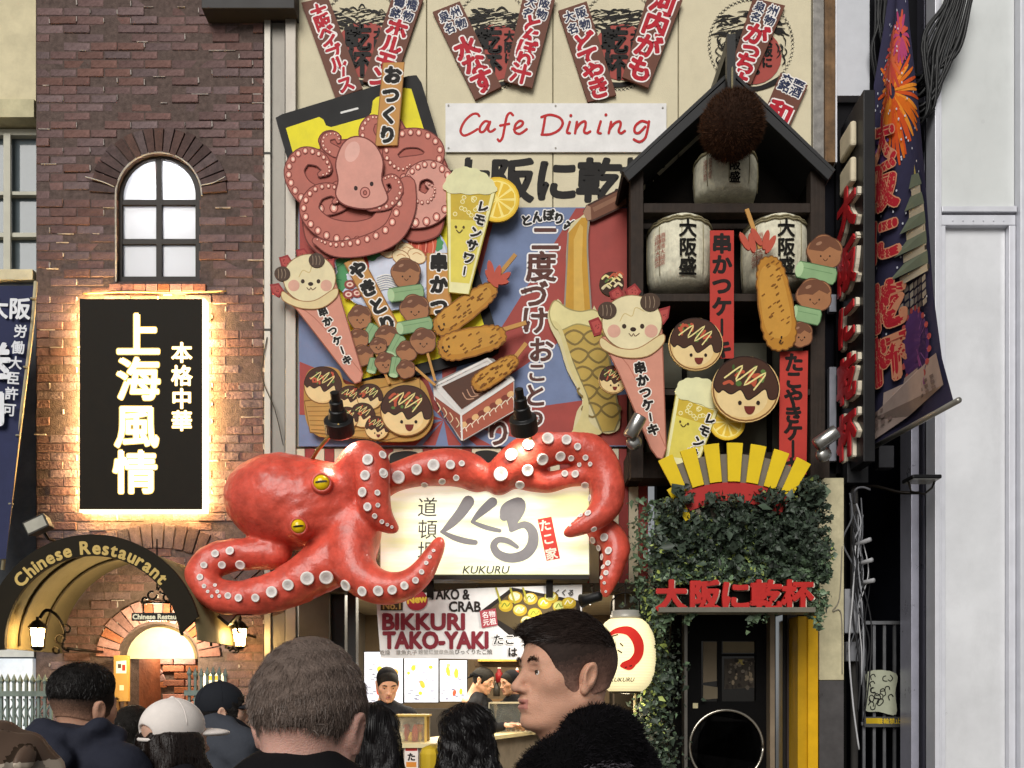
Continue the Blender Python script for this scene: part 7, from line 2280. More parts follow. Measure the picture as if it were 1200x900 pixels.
# service pole with boxes and loose cables
sp = thing('service_pole', 'service pole with grey boxes and tangled cables beside the pillar', 'pole', P(1001, 1040, -.1))
G().tube([P(1001, 560, -.1), P(1001, 1040, -.1)], .03, 10).build('pole', mat('3a3836', rough=.6), sp, True)
for a, b, c_, d, y in ((990, 690, 1007, 742, -.22), (992, 752, 1009, 775, -.2), (993, 540, 1018, 566, -.2), (1030, 522, 1048, 548, .0)):
    G().pbox(a, b, c_, d, y, y + .1).build('meter_box', mat(('8b8c90', '6b6c70', '1d1d1f', '3a3a3e')[int(b > 745) + 2 * int(b < 600) + int(a > 1020)], rough=.45, var=.15), sp, bevel=.006)
rn = random.Random(30)
for i in range(16):
    x = 994 + rn.uniform(0, 18); y0 = rn.uniform(570, 640); L = rn.uniform(90, 240)
    cable('loose_cable', [(x, y0, -.24), (x + rn.uniform(-8, 12), y0 + L * .25, -.27), (x + rn.uniform(-9, 14), y0 + L * .5, -.25), (x + rn.uniform(-5, 10), y0 + L * .78, -.26), (x + rn.uniform(-4, 6), y0 + L, -.23)], rn.uniform(.004, .009), mat(rn.choice(('8f9094', '2a2a2c', '55565a', 'b4b4b6', '1d1d1f')), rough=.5), sp)
for i in range(3): G().tube([P(1000 + i * 3, 640 + i * 22, -.2), P(1020 + i * 2, 632 + i * 24, -.35)], .018, 8).build('conduit', mat('9a9a9c', rough=.4), sp, True)
cable('black_hose', [(1001, 590, -.2), (1002, 575, -.3), (1010, 571, -.3), (1020, 574, -.3)], .009, mat('5a5a5e'), sp)
af = thing('arm_floodlight', 'black flat floodlight on a long arm over the alley', 'floodlight', P(1080, 575, -.5))
c = P(1080, 562, -.55)
G().box(c.x - .11, c.x + .11, c.y - .09, c.y + .09, c.z - .012, c.z + .018).build('housing', mat('141416', rough=.4), af, bevel=.008)
G().box(c.x - .1, c.x + .1, c.y - .08, c.y + .08, c.z - .016, c.z - .0125).build('glass', mat('9a9a96', rough=.2), af)
G().tube([c + Vector((-.1, 0, -.01)), c + Vector((-.08, 0, -.09)), c + Vector((.02, 0, -.11)), c + Vector((.08, 0, -.06)), c + Vector((.1, 0, -.01))], .008, 6).build('yoke', IRON, af)
G().tube(cm([tuple(c + Vector((-.02, 0, -.1))), tuple(P(1055, 577, -.5)), tuple(P(1025, 570, -.35)), tuple(P(1004, 572, -.12))], False, 6), .012, 6).build('arm', IRON, af, True)

# overhead cable bundle
cb_ = thing('cable_bundle', 'bundle of thick black cables swooping down beside the banner top', 'cables', P(1090, 130, -.3))
rn = random.Random(41)
for i in range(24):
    t = i / 23
    xs = 1138 - 34 * t + rn.uniform(-4, 4); xe = 1066 + 14 * rn.random(); ye = 92 + 52 * rn.random()
    cable('cable', [(xs + 6, -30, -.45), (xs, 4, -.45), (xs - 14 - 12 * t, 40 + rn.uniform(0, 22), -.42), (xe + 22 - 12 * t, ye - 14, -.38), (xe, ye + rn.uniform(-6, 6), -.3), (xe - 18, ye - 18, -.15)], rn.uniform(.008, .016), mat('111112', rough=.45, spec=.3, var=.1), cb_)
for i in range(12):
    x = 1024 + rn.uniform(0, 22)
    cable('cable', [(x, -20, -.1), (x + rn.uniform(-6, 10), 25, -.12), (x + rn.uniform(-8, 12), 60, -.1), (x + rn.uniform(-4, 8), 105, -.06)], rn.uniform(.006, .012), mat('151516', rough=.45, spec=.3, var=.1), cb_)
G().pbox(1018, -40, 1095, 130, .02, .1).build('dark_board', mat('17171a', rough=.8, spec=.05), cb_)

# ================================================================ people
def cutplane(sd, n, c):
    ax = [sd.lo[k] + sd.h * np.arange(sd.n[k], dtype=np.float32) for k in range(3)]
    X, Y, Z = np.meshgrid(*ax, indexing='ij', sparse=True)
    sd.d = np.maximum(sd.d, (n[0] * X + n[1] * Y + n[2] * Z - c).astype(np.float32))

def head_sdf(h, fine=False, nose=1.0, jaw=1.0):
    """local frame: x right, y forward, z up; origin mid-head; chin -0.115, crown +0.12"""
    s = SDF((-.13, -.16, -.27), (.13, .16, .15), h)
    s.ell((0, -.014, .034), (.074, .096, .084), .02)
    s.ell((0, .02, .03), (.066, .072, .07), .03)
    s.ell((0, .03, -.025), (.062, .062, .075), .03)
    s.ell((0, .034, -.066), (.05 * jaw, .05, .04), .03)
    for e in (-1, 1):
        s.cap((e * .054 * jaw, -.008, -.052), (e * .022 * jaw, .064, -.097), .016, .014, .025)
        s.ell((e * .042, .058, -.016), (.02, .018, .018), .025)
    s.ell((0, .08, -.1), (.021, .018, .0165), .02); s.ell((0, .09, -.084), (.02, .008, .006), .008, sub=True)
    s.cap((-.034, .08, .02), (.034, .08, .02), .012, .012, .014)
    for e in (-1, 1):
        s.ell((e * .033, .1, .001), (.017, .018, .011), .012, sub=True)
    s.cap((0, .086, .014), (0, .108 * nose + .001, -.03), .007, .0105, .012)
    s.ell((0, .112, -.033), (.011, .011, .009), .006)
    for e in (-1, 1): s.ell((e * .012, .099, -.036), (.0085, .011, .0075), .006)
    s.ell((0, .072, -.064), (.03, .026, .026), .02)
    s.cap((-.022, .089, -.0605), (.022, .089, -.0605), .0045, .0045, .006); s.cap((-.009, .0992, -.0575), (.009, .0992, -.0575), .0052, .0052, .006)
    s.cap((-.014, .0955, -.0712), (.014, .0955, -.0712), .0058, .0058, .006)
    s.cap((-.026, .098, -.0648), (.026, .098, -.0648), .0022, .0022, .003, sub=True); s.cap((-.008, .107, -.0646), (.008, .107, -.0646), .0026, .0026, .003, sub=True)
    for e in (-1, 1):
        s.cap((e * .02, .086, .0065), (e * .044, .078, .006), .0055, .005, .005)
        s.cap((e * .022, .0835, -.006), (e * .042, .077, -.005), .0042, .004, .005)
    for e in (-1, 1):       # ear
        s.ell((e * .079, -.012, -.004), (.009, .019, .031), .006, (0, e * 14, e * -22))
        s.ell((e * .0885, -.009, .0), (.006, .0115, .019), .004, (0, e * 14, e * -22), sub=True)
        s.ell((e * .076, -.002, -.03), (.007, .009, .012), .006)
    s.cap((0, -.03, -.045), (0, -.05, -.16), .052, .054, .03)
    s.cap((0, .02, -.1), (0, -.02, -.2), .036, .05, .035)
    s.ell((0, -.05, -.23), (.13, .085, .06), .05)
    return s.mesh()
HV, HF = head_sdf(.0042)
HV = relax(HV, HF, 1)

def hair_sdf(h, top=.016, side=.006, back=-.06, quiff=0.0, noise=.002, taper=.0, burn=-.08):
    s = SDF((-.13, -.16, -.16), (.13, .18, .18), h)
    s.ell((0, -.014, .034), (.074 + side, .096 + side, .084 + side), .02)
    s.ell((0, .02, .03), (.066 + side, .072 + side, .07 + side), .03)
    s.ell((0, .03, -.025), (.062 + side, .062 + side, .075 + side), .03)
    s.ell((0, .0, .052), (.064 + side * .6, .086, .07 + top), .02)
    s.cap((0, -.03, -.045), (0, -.05, -.16), .056 + side, .058 + side, .03)
    if quiff:
        s.ell((0, .05, .09), (.052, .048, .022 + quiff * .3), .02)
        s.ell((0, .08, .086), (.042, .028, .013 + quiff * .2), .015, (-14, 0, 0))
    s.ell((0, .13, -.024), (.135, .085, .094), .004, sub=True)           # face
    s.ell((0, .09, burn), (.14, .1, .075), .004, sub=True)                # below the sideburns
    for e in (-1, 1): s.ell((e * .088, -.012, -.012), (.032, .024, .038), .002, sub=True)
    cutplane(s, (0, -.3, -.95), -back * .95)
    if taper:
        s.noise(lambda X, Y, Z: taper * np.clip(.02 - Z, 0, .12) + 0 * X)
    s.noise(lambda X, Y, Z: noise * (np.sin(X * 190 + Y * 80) * np.sin(Y * 160 + Z * 60) + .6 * np.sin(X * 90 - Z * 210)))
    return s.mesh()

def face_pick(V, F, n, seed):
    r = np.random.default_rng(seed)
    q = V[F]
    c = q.mean(1)
    nr = np.cross(q[:, 2] - q[:, 0], q[:, 3] - q[:, 1])
    ar = np.linalg.norm(nr, axis=1) + 1e-12
    i = r.choice(len(F), n, p=ar / ar.sum())
    w = r.dirichlet((1, 1, 1, 1), n)
    return (q[i] * w[:, :, None]).sum(1), nr[i] / ar[i][:, None], r

def strands(name, pts, dirs_fn, nseg, seg, width, m, parent, M, r, taper=True):
    """ribbons: pts (n,3) local; dirs_fn(p, k) -> step direction (n,3)"""
    n = len(pts)
    rings = [pts]
    p = pts.copy()
    for k in range(nseg):
        d = dirs_fn(p, k)
        d = d / (np.linalg.norm(d, axis=1)[:, None] + 1e-9)
        p = p + d * (seg if np.isscalar(seg) else seg[:, None])
        rings.append(p)
    t = np.cross(rings[1] - rings[0], r.normal(size=(n, 3))); t /= np.linalg.norm(t, axis=1)[:, None] + 1e-9
    V = []
    for k, q in enumerate(rings):
        w = width * (1 - .75 * k / nseg if taper else 1)
        V += [q - t * w, q + t * w]
    V = np.stack(V, 1)                       # n, 2*(nseg+1), 3
    m_ = V.shape[1]
    V = V.reshape(-1, 3)
    b = np.arange(n)[:, None] * m_
    F = np.concatenate([b + np.array([[2 * k, 2 * k + 1, 2 * k + 3, 2 * k + 2]]) for k in range(nseg)])
    A = np.array(M)
    V = V @ A[:3, :3].T + A[:3, 3]
    return tag(npmesh(name, V, F, m, parent, True), kind='stuff')

def tf(V, M):
    A = np.array(M)
    return V @ A[:3, :3].T + A[:3, 3]

SKIN = lambda c: mat(c, rough=.52, var=.13, scale=22, sss=.2, bump=.3, bscale=420, spec=.3, detail=8)
def lipskin(V, F, base, lip):
    c = V[F].mean(1)
    k = (np.abs(c[:, 0]) < .021) & (c[:, 1] > .093) & (c[:, 2] < -.0555) & (c[:, 2] > -.075)
    ear = (np.abs(c[:, 0]) > .074) & (c[:, 2] > -.04) & (c[:, 2] < .03)
    return k.astype(int)

def person(label, px, py, y, yaw, k=1.0, pitch=0, roll=0, skin='c79a86', top=None, legs='23242a', group='people in the street', mesh=None, shoulder=.0, arms='down', name='person', z_sh=None):
    c = P(px, py, y)
    t = thing(name, label, 'person', (c.x, y, 0), group)
    M = Matrix.Translation(c) @ Matrix.Rotation(math.radians(yaw), 4, 'Z') @ Matrix.Rotation(math.radians(pitch), 4, 'X') @ Matrix.Rotation(math.radians(roll), 4, 'Y') @ Matrix.Scale(k, 4)
    V, F = mesh or (HV, HF)
    npmesh('body', tf(V, M), F, [SKIN(skin), mat('b57a6e', rough=.4, var=.05, sss=.2)], t, True, lipskin(V, F, None, None))
    for e in (-1, 1):
        g = G().ball((0, 0, 0), 1, 14, 10)
        q = [Vector((e * .0315, .0755, .0008)) + Vector(v) * .0122 for v in g.v]
        mi = []
        me = [tuple(M @ v) for v in q]
        for f in g.f:
            cc = sum((q[i] for i in f), Vector()) / len(f) - Vector((e * .0315, .0755, .0008))
            a = cc.normalized().y
            mi.append(2 if a > .93 else (1 if a > .8 else 0))
        mk('eye', me, g.f, [mat('dcd6cf', rough=.15), mat('4a3a30', rough=.1), mat('0c0a0a', rough=.1)], t, True, mi)
    # eyebrows
    r = np.random.default_rng(3)
    for e in (-1, 1):
        u = r.uniform(0, 1, 170)
        p = np.stack([e * (.014 + .034 * u), .0925 - .012 * u ** 2 + 0 * u, .0215 + .005 * np.sin(u * 3) + r.normal(0, .0022, 170)], 1)
        fr_ = V[V[:, 1] > .03]
        for i in range(len(p)):
            m_ = (np.abs(fr_[:, 0] - p[i, 0]) < .005) & (np.abs(fr_[:, 2] - p[i, 2]) < .005)
            if m_.any(): p[i, 1] = fr_[m_, 1].max() + .0003
        strands('eyebrow', p, lambda q, kk: np.tile(np.array([[e * .9, .12, .3]]), (170, 1)) + r.normal(0, .3, (170, 3)), 2, .004, .0005, mat('33241d', rough=.7), t, M, r)
    return t, M, c

def body(t, c, y, yaw, mt, legs, k=1.0, w=1.0, sh=None, hood=False, arms='down', h=.014, collar=.075, extra=None, puff=0, back=.035):
    """jacket, trousers, shoes and hands under head centre c"""
    R = Matrix.Rotation(math.radians(yaw), 3, 'Z')
    base = Vector((c.x, y, 0)) - R @ Vector((0, back, 0))
    Q = lambda a, b, z: tuple(base + R @ Vector((a * w, b, 0)) + Vector((0, 0, z)))
    zs_ = sh if sh is not None else c.z - .115 * k - .085
    hip = zs_ * .6
    s = SDF((base.x - .42, y - .42, hip - .2), (base.x + .42, y + .42, zs_ + .16), h)
    s.cap(Q(-.135, 0, zs_ - .035), Q(.135, 0, zs_ - .035), .07, .07, .06)
    s.cap(Q(-.07, -.01, zs_ + .01), Q(.07, -.01, zs_ + .01), .06, .06, .05)
    s.ell(Q(0, .0, zs_ - .18), (.19 * w, .125, .2), .06, (0, 0, yaw))
    s.ell(Q(0, 0, zs_ - .4), (.165 * w, .12, .24), .08, (0, 0, yaw))
    s.ell(Q(0, -.005, zs_ + .045), (collar, collar, .05), .04, (0, 0, yaw))
    for e in (-1, 1):
        if arms == 'work':
            ch = [Q(e * .19, 0, zs_ - .045), Q(e * .24, .04, zs_ - .26), Q(e * .12, .26, zs_ - .22)]
        else:
            ch = [Q(e * .19, 0, zs_ - .045), Q(e * .235, -.03, zs_ - .32), Q(e * .2, .1, zs_ - .53)]
        s.chain(ch, [.068, .055, .045], .05)
        hd = Vector(ch[2]) - Vector(ch[1]); hd.normalize()
        g2 = SDF(tuple(Vector(ch[2]) - Vector((.15, .15, .15))), tuple(Vector(ch[2]) + Vector((.15, .15, .15))), .0065)
        w0 = Vector(ch[2]); side = hd.cross(Vector((0, 0, 1))).normalized(); dn = side.cross(hd)
        g2.cap(tuple(w0 - hd * .04), tuple(w0 + hd * .03), .024, .026, .01)
        g2.cap(tuple(w0 + hd * .03 - side * .02), tuple(w0 + hd * .085 - side * .022), .018, .014, .015); g2.cap(tuple(w0 + hd * .03 + side * .02), tuple(w0 + hd * .085 + side * .022), .018, .014, .015)
        for j, fl in enumerate((.062, .07, .066, .052)):
            o = w0 + hd * .085 + side * (.027 - .018 * j)
            m1 = o + hd * fl * .55 + dn * -.004; m2 = o + hd * fl * .95 + dn * -.022
            g2.chain([tuple(o), tuple(m1), tuple(m2)], [.009, .0085, .0075], .004)
        g2.chain([tuple(w0 + hd * .02 + side * .026 * e), tuple(w0 + hd * .055 + side * .05 * e - dn * .01), tuple(w0 + hd * .09 + side * .052 * e - dn * .02)], [.012, .0105, .009], .006)
        hv, hf = g2.mesh()
        if len(hf): npmesh('hand', hv, hf, SKIN('c79a86'), t)
    if hood:
        for i in range(9):
            a = math.pi * (1.0 + i / 8)
            s.ell(Q(.105 * math.cos(a), .03 + .115 * math.sin(a), zs_ + .055 + .014 * math.sin(i * 2)), (.042, .042, .034), .018)
        s.ell(Q(0, -.12, zs_ - .03), (.12, .05, .1), .012, (0, 0, yaw))
    if extra: extra(s, Q, zs_)
    if puff:
        s.noise(lambda X, Y, Z: -puff * np.abs(np.sin((Z * 1.0) * 48)) ** .6 + puff)
    s.noise(lambda X, Y, Z: .006 * np.sin(X * 21 + Z * 23 + 3 * np.sin(Z * 9)) * np.sin(Z * 17 - Y * 19) + .003 * np.sin(X * 47 - Z * 59 + Y * 31 + 2 * np.sin(X * 20)))
    V, F = s.mesh()
    jo = npmesh('jacket', V, F, mt, t)
    s = SDF((base.x - .3, y - .35, -.02), (base.x + .3, y + .35, hip + .12), .02)
    s.ell(Q(0, 0, hip - .02), (.165, .12, .12), .05, (0, 0, yaw))
    for e in (-1, 1):
        s.chain([Q(e * .085, 0, hip - .08), Q(e * .095, .015, hip * .53), Q(e * .1, -.01, .1)], [.088, .066, .055], .04)
    V2, F2 = s.mesh(); npmesh('trousers', V2, F2, mat(legs, rough=.8, var=.15, spec=.1), t)
    for e in (-1, 1):
        s = SDF(tuple(Vector(Q(e * .1, .05, .05)) - Vector((.2, .2, .07))), tuple(Vector(Q(e * .1, .05, .05)) + Vector((.2, .2, .1))), .012)
        s.cap(Q(e * .1, -.05, .05), Q(e * .105, .13, .04), .048, .042, .02)
        V2, F2 = s.mesh()
        V2[:, 2] = np.maximum(V2[:, 2], .001)
        npmesh('shoe', V2, F2, mat('2a2726', rough=.5), t)
    return jo, V, F

def mixc(a, b, t):
    A = [int(a[i:i + 2], 16) for i in (0, 2, 4)]; B = [int(b[i:i + 2], 16) for i in (0, 2, 4)]
    return '%02x%02x%02x' % tuple(int(x + (y - x) * t) for x, y in zip(A, B))
def fade(V, F, hair, skin, z0, z1, n=9, ky=.3):
    c = V[F].mean(1)
    t = np.clip((z1 - (c[:, 2] + ky * c[:, 1] + np.random.default_rng(1).normal(0, .0025, len(c)))) / (z1 - z0), 0, .999)
    return [mat(mixc(hair, skin, .78 * i / (n - 1)), rough=.7, var=.25, scale=140, spec=.1) for i in range(n)], (t * n).astype(int)
HAIRM = lambda c: mat(c, rough=.42, var=.25, scale=60, isl=.35, spec=.3)
def short_hair(t, M, col, seed, n=5000, ln=.013, comb=(0, .3, -.5), w=.0009, lift=.22, **kw):
    V, F = hair_sdf(.0045, **kw)
    V = relax(V, F, 1)
    npmesh('hair', tf(V, M), F, mat(col, rough=.6, var=.25, scale=80, bump=.6, bscale=260, spec=.2), t)
    p, nr, r = face_pick(V, F, n, seed)
    keep = (nr[:, 2] > -.75)
    p, nr = p[keep], nr[keep]
    d0 = np.array([comb]) + r.normal(0, .25, p.shape)
    d0 = d0 - nr * (d0 * nr).sum(1)[:, None] * .9; d0 /= np.linalg.norm(d0, axis=1)[:, None]; d0 = d0 + nr * lift
    strands('hair_strands', p - nr * .002, lambda q, k: d0 + np.array([[0, 0, -.15 * k]]), 3, ln / 3 * r.uniform(.6, 1.3, len(p)), w, HAIRM(col), t, M, r)

# ---- man in profile (black fluffy jumper)
HV2, HF2 = head_sdf(.0026, nose=1.04)
HV2 = relax(HV2, HF2, 2)
t, M, c = person('man in profile with short dark hair and black fluffy jumper', 664, 791, -5.28, 114, .97, 3, 0, 'c9987f', mesh=(HV2, HF2))
V, F = hair_sdf(.003, top=.012, side=.002, back=-.05, quiff=.012, noise=.0)
V = relax(V, F, 2)
hv, hf = V, F
sel = V[F].mean(1)
HB = mat('2e2420', rough=.6, var=.2, scale=90, bump=.4, bscale=300, spec=.12)
FM_, FI_ = fade(V, F, '2e2420', 'b98a78', -.055, .05)
npmesh('hair', tf(V, M), F, FM_, t, True, FI_)
p, nr, r = face_pick(V, F, 26000, 5)
kp = (p[:, 2] + .3 * p[:, 1] > .035 - .07 * r.uniform(0, 1, len(p)) ** 2)
p, nr = p[kp], nr[kp]
topm = (p[:, 2] > .06)
comb = np.where(topm[:, None], np.array([[0, .9, .02]]), np.array([[0, -.25, -.9]])) + r.normal(0, .16, p.shape)
comb = comb - nr * (comb * nr).sum(1)[:, None] * .95
comb /= np.linalg.norm(comb, axis=1)[:, None]
d0 = comb + nr * .16
sg_ = np.where(topm, .008, .0018) * r.uniform(.5, 1.2, len(p))
strands('hair_strands', p - nr * .001, lambda q, k: d0 + np.array([[0, 0, -.06 * k]]), 3, sg_, .00042, HAIRM('2b211d'), t, M, r)
FUZ = mat('0b0a0b', rough=.9, var=.2, spec=.05)
jo, V, F = body(t, c, -5.28, 62, FUZ, '1d1d22', 1.0, 1.0, sh=1.478, h=.011, collar=.08, back=.06)
keep = V[F].mean(1)[:, 2] > 1.25
F_ = F[keep]
p, nr, r = face_pick(V, F_, 36000, 6)
I4 = Matrix.Identity(4)
d0 = nr + r.normal(0, .5, p.shape) + np.array([[0, 0, -.3]])
arm_ = (p[:, 1] < c.y - .1) & (p[:, 2] < 1.475 - .1 * np.abs(p[:, 0] - c.x - .06)) & (p[:, 0] > c.x - .02)
for sel, cl in ((~arm_, '121013'), (arm_, '4a464b')):
    q, dd = p[sel], d0[sel]
    if len(q): strands('fluff', q - nr[sel] * .003, lambda a, k, dd=dd: dd + np.array([[0, 0, -.25 * k]]), 2, .006 * r.uniform(.5, 1.3, len(q)), .0011, mat(cl, rough=.9, var=.2, isl=.5, spec=.1), t, I4, r)

# ---- man seen from behind, brown hair
t, M, c = person('man seen from behind with short brown hair and black collar', 362, 850, -5.68, -8, 1.02, 0, 3, 'd2a394')
short_hair(t, M, '685a52', 12, 22000, .014, (0, -.15, -.8), .0005, .3, top=.012, side=.005, back=-.034, noise=.0014, taper=.16)
body(t, c, -5.68, -8, mat('131214', rough=.85, var=.2, spec=.1), '22242a', 1.02, 1.05, sh=1.425, collar=.083)

# ---- man with black undercut, navy jacket
t, M, c = person('man with black undercut hair and dark navy jacket seen from behind', 99, 830, -4.45, -22, .93, 2, 0, 'bd9078')
V, F = hair_sdf(.0045, top=-.01, side=.0015, back=-.05, noise=.0)
FM_, FI_ = fade(V, F, '1c1614', 'b98c74', -.05, .03)
npmesh('shaved_sides', tf(V, M), F, FM_, t, True, FI_)
s = SDF((-.13, -.16, -.1), (.13, .16, .2), .0045)
s.ell((0, -.012, .06), (.083, .106, .076), .02); s.ell((0, 0, .09), (.078, .09, .05), .03)
cutplane(s, (0, -.12, -1), -.022)
s.ell((0, .15, -.01), (.1, .09, .08), .01, sub=True)
V, F = s.mesh()
npmesh('hair', tf(V, M), F, mat('161312', rough=.5, var=.25, scale=80, bump=.5, bscale=240, spec=.2), t)
p, nr, r = face_pick(V, F, 6000, 8)
d0 = np.array([[0, -.2, -.8]]) + r.normal(0, .2, p.shape); d0 = d0 - nr * (d0 * nr).sum(1)[:, None] + nr * .12
strands('hair_strands', p, lambda q, k: d0, 2, .006, .0006, HAIRM('15110f'), t, M, r)
body(t, c, -4.45, -22, mat('2a2c37', rough=.8, var=.15, scale=6, bump=.9, bscale=13, spec=.12), '1a1a1e', 1.03, 1.08, sh=1.425, hood=True)

# ---- baseball caps
def cap_hat(t, M, col, visor_yaw=0, strap=True, inner='241c18'):
    CM = mat(col, rough=.8, var=.06, scale=20, bump=.15, bscale=400, spec=.1)
    s = SDF((-.14, -.17, -.05), (.14, .17, .2), .004)
    s.ell((0, -.012, .045), (.087, .106, .095), .01)
    cutplane(s, (0, .12, -1), -.012)
    if strap: s.ell((0, -.12, .026), (.042, .05, .03), .004, sub=True)
    s.ell((0, -.012, .141), (.009, .009, .006), .003)
    V, F = s.mesh(); V = relax(V, F, 1); npmesh('cap_crown', tf(V, M), F, CM, t)
    if strap:
        s = SDF((-.08, -.14, -.03), (.08, .0, .09), .004); s.ell((0, -.06, .03), (.05, .045, .036), .01); V, F = s.mesh(); npmesh('hair_in_gap', tf(V, M), F, mat(inner, rough=.5), t)
    s = SDF((-.13, .0, -.04), (.13, .21, .08), .004)
    s.ell((0, .105, .022), (.078, .085, .016), .004)
    s.ell((0, .1, -.005), (.1, .12, .022), .004, sub=True)
    s.ell((0, -.012, .045), (.084, .104, .2), .002, sub=True)
    V, F = s.mesh(); npmesh('visor', tf(V, M), F, CM, t)
    if strap:
        g = G()
        pts = [M @ Vector((.086 * math.sin(a) * .98, -.012 - .106 * math.cos(a) * .99, .008)) for a in [math.radians(x) for x in range(-48, 49, 8)]]
        for zz in (0,): g.tube(pts, .006, 6)
        g.build('strap', CM, t, True)
    for a in range(6):
        an = a * math.pi / 3
        pts = [M @ Vector((.0875 * math.cos(b) * math.cos(an), -.012 + .1065 * math.cos(b) * math.sin(an), .045 + .0955 * math.sin(b))) for b in [math.radians(x) for x in range(5, 91, 10)]]
        if strap and abs(math.sin(an) + 1) < .3: continue
        G().tube(pts, .0012, 4).build('seam', CM, t, True)

def long_hair(t, M, col, seed, wave=0.0, length=.42, n=5200, w=.0016, vol=1.0, crown=True):
    s = SDF((-.19, -.24, -.52), (.19, .16, .18), .006)
    if crown:
        s.ell((0, -.016, .036), (.084 * vol, .106 * vol, .095), .02)
    s.ell((0, -.05, -.05), (.085 * vol, .07 * vol, .1), .03)
    for e in (-1, -.33, .33, 1):
        s.chain([(e * .055, -.05, .0), (e * .068 * vol, -.075, -.15), (e * .085 * vol, -.1, -.15 - length * .55)], [.05, .05 * vol, .038], .03)
    for e in (-1, 1): s.chain([(e * .07, .0, .0), (e * .082 * vol, -.01, -.12), (e * .09 * vol, -.03, -.28)], [.03, .034, .03], .03)
    s.ell((0, .13, -.03), (.075, .07, .11), .01, sub=True)
    if not crown:
        for e in (-1, 1): s.chain([(e * .07, .03, .0), (e * .078, .04, -.1), (e * .085, .03, -.25)], [.022, .03, .03], .03)
        cutplane(s, (0, .0, 1), .03)
    s.noise(lambda X, Y, Z: .003 * np.sin(X * 120 + np.sin(Z * 30) * 2) + (.006 * wave * np.sin(Z * 75 + X * 60) if wave else 0 * X))
    V, F = s.mesh(); V = relax(V, F, 1)
    npmesh('hair', tf(V, M), F, mat(col, rough=.4, var=.25, scale=40, bump=.5, bscale=150, kind='strand', spec=.3), t)
    p, nr, r = face_pick(V, F, n, seed)
    kp = p[:, 2] > -.5
    p, nr = p[kp], nr[kp]
    ph = r.uniform(0, 6.28, len(p))
    def dr_(q, k):
        up = np.clip((q[:, 2] - .02) / .1, 0, 1)[:, None]
        rad = q * np.array([[1, 1, 0]]) - np.array([[0, -.016, 0]]); rad /= np.linalg.norm(rad, axis=1)[:, None] + 1e-6
        d = np.array([[0, 0, -1.0]]) * (1.05 - up) + rad * up * .95 + np.array([[0, -.35, 0]]) * up
        n_ = q - np.array([[0, -.016, .03]]); n_ /= np.linalg.norm(n_, axis=1)[:, None]
        hi_ = (q[:, 2] > -.04)[:, None]
        d = np.where(hi_, d - n_ * (d * n_).sum(1)[:, None] * .97, d)
        if wave: d = d + wave * np.stack([np.sin(q[:, 2] * 85 + ph), np.cos(q[:, 2] * 85 + ph), 0 * ph], 1)
        return d
    strands('hair_strands', p + nr * .0015, dr_, 7, .013 * r.uniform(.6, 1.3, len(p)), w, HAIRM(col), t, M, r)

t, M, c = person('woman in white baseball cap with long dark hair', 206, 868, -4.4, -38, .93, 0, 0, 'cda48e')
cap_hat(t, M, 'e9e0d9')
long_hair(t, M, '1f1714', 21, 0, .45, 4500, .0014, 1.0, False)
body(t, c, -4.4, -40, mat('1c1b20', rough=.85, var=.15, spec=.1, bump=.8, bscale=15), '1c1c20', .96, .92, sh=1.33)
t, M, c = person('man in black baseball cap and grey jacket with shoulder strap', 261, 835, -3.3, -65, .97, 0, 0, 'd0a48c')
cap_hat(t, M, '23252a', strap=False)
short_hair(t, M, '1b1715', 33, 1500, .008, side=.005, top=.0)
jo, V, F = body(t, c, -3.3, -35, mat('3c3f46', rough=.8, var=.12, spec=.1, bump=.9, bscale=14), '202228', 1.0, 1.0, sh=1.6 - 48 * .0037)
R = Matrix.Rotation(math.radians(-35), 3, 'Z'); bs = Vector((c.x, -3.3, 0)); zz = 1.6 - 48 * .0037
G().tube(cm([tuple(bs + R @ Vector((a, b, 0)) + Vector((0, 0, zz + d))) for a, b, d in ((-.2, -.14, -.42), (-.12, -.155, -.22), (-.02, -.125, -.02), (.06, -.02, .065), (.1, .1, -.02))], False, 5), .019, 6).build('bag_strap', mat('15161a', rough=.6), t, True)
t, M, c = person('short person with round black hair beside the porch', 157, 859, -3.0, -10, .95, 0, 0, 'c79a86')
short_hair(t, M, '17130f', 44, 4500, .02, (0, -.1, -.7), .0009, top=.014, side=.016, back=-.1, noise=.001)
body(t, c, -3.0, -10, mat('2c3030', rough=.85, var=.15, spec=.1), '1c1c20', .95, .9)
t, M, c = person('woman with long straight black hair facing the stall', 438, 864, -3.8, -4, .98, 0, 0, 'd0a48c')
long_hair(t, M, '141112', 51, 0, .5, 7000, .0013, 1.02)
jo, V, F = body(t, c, -3.8, -4, mat('3a3b40', rough=.8, var=.12, spec=.1, bump=.9, bscale=14), '202228', .98, .92)
t, M, c = person('woman with long wavy black hair and yellow bag facing the stall', 547, 862, -3.6, 6, .98, 0, 0, 'd0a48c')
long_hair(t, M, '120f10', 52, .55, .5, 8000, .0014, 1.1)
body(t, c, -3.6, 6, mat('101013', rough=.85, var=.12, spec=.1), '202228', .98, .92)
q = P(508, 915, -3.62)
G().box(q.x - .05, q.x + .025, -3.7, -3.5, q.z - .2, q.z + .14).build('shoulder_bag', mat('c9a92c', rough=.6, var=.1), t, bevel=.03)

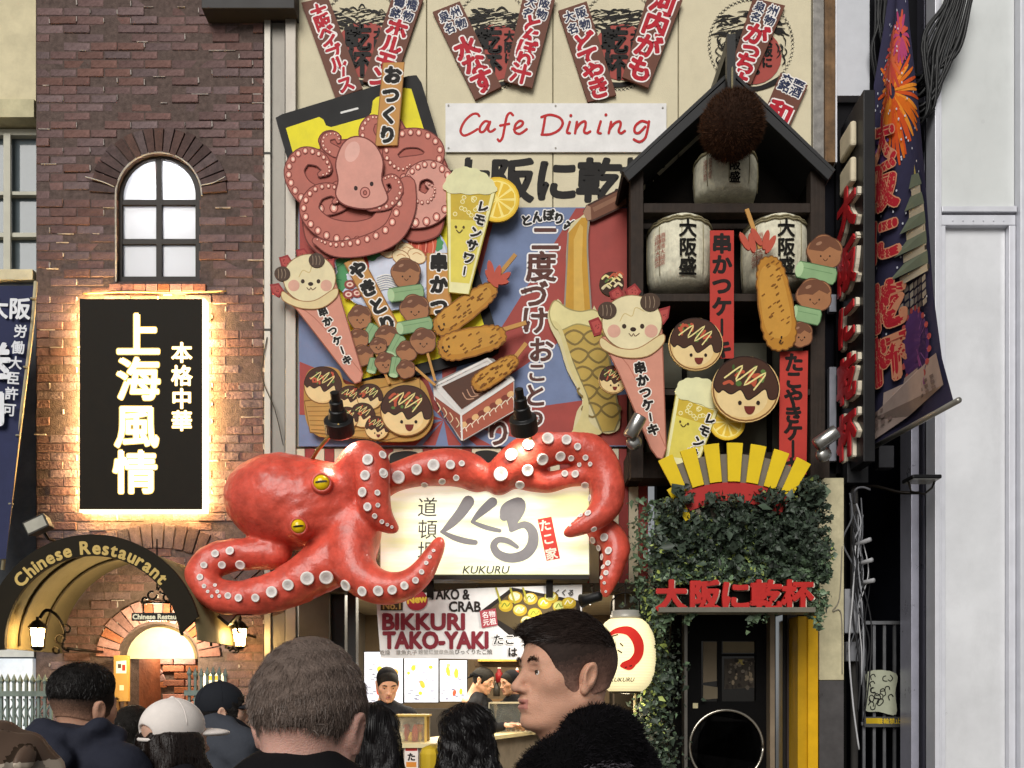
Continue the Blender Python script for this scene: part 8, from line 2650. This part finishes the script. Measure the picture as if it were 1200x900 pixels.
# ---- puffer jacket at the left edge
t, M, c = person('person in brown and white quilted puffer jacket, head beyond the picture', -78, 742, -5.3, -25, 1.0, 0, 0, 'c79a86', group='people in the street')
short_hair(t, M, '2a211c', 61, 2500, .012)
def pf(s, Q, z):
    s.ell(Q(.16, -.02, z - .03), (.13, .12, .09), .05)
    ca, sa = math.cos(math.radians(25)), math.sin(math.radians(25))
    s.noise(lambda X, Y, Z: -.013 * np.abs(np.sin(((X - c.x) * ca - (Y + 5.3) * sa) * 110 + (Z - 1.45) * 45)) ** .8)
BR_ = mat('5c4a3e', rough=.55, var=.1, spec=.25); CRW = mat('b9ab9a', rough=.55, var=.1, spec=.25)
jo, V, F = body(t, c, -5.3, -25, [BR_, CRW, mat('33281f', rough=.7, spec=.1), mat('80776c', rough=.7, spec=.1)], '2a2a2e', 1.0, 1.3, sh=1.6 - 72 * .0017, h=.0065, puff=0, extra=pf)
cen = V[F].mean(1)
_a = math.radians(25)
_g = np.abs(np.sin(((cen[:, 0] - c.x) * math.cos(_a) - (cen[:, 1] + 5.3) * math.sin(_a)) * 110 + (cen[:, 2] - 1.45) * 45)) < .3  # stitch lines darkened in colour to give the quilting grooves their shade
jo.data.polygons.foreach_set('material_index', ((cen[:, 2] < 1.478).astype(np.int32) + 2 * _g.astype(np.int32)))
# ---- stall staff
def staff(label, px, py, y, yaw, pitch, wrap, k=1.0, strip=False, skin='d0a084'):
    t, M, c = person(label, px, py, y, yaw, k, pitch, 0, skin, group='stall staff')
    s = SDF((-.13, -.17, -.1), (.13, .16, .18), .005)
    s.ell((0, -.016, .04), (.081, .103, .088), .01)
    if strip:
        cutplane(s, (0, .0, 1), .048); cutplane(s, (0, 0, -1), -.012)
    else:
        cutplane(s, (0, .28, -.96), .0)
    V, F = s.mesh(); npmesh('head_cloth', tf(V, M), F, mat(wrap, rough=.8, var=.1, spec=.1), t)
    s = SDF((-.13, -.2, -.1), (.13, .16, .1), .005); s.ell((.0, -.118, .01), (.022, .025, .018), .01); s.cap((0, -.12, 0), (.02, -.15, -.03), .01, .006, .01)
    V, F = s.mesh(); npmesh('knot', tf(V, M), F, mat(wrap, rough=.8, var=.1, spec=.1), t)
    short_hair(t, M, '17130f', 70, 300, .003, top=-.01, side=.001, back=-.07, noise=0)
    body(t, c, y, yaw, mat('1d1d20', rough=.85, var=.12, spec=.1, bump=.9, bscale=14), '1c1c20', k, .95, arms='work', h=.013)
staff('stall woman in black head cloth looking down at her work', 454, 802, -.2, 196, -22, '1d1c1e', 1.08)
staff('stall man with cropped hair and black headband bending over the griddle', 566, 797, .95, 252, -18, '131315', 1.0, True)
staff('second stall man in black shirt partly hidden behind the man in profile', 598, 800, 1.6, 120, -10, '16161a', 1.0)

bpy.data.objects.remove(_fo)
bpy.data.curves.remove(_fc)
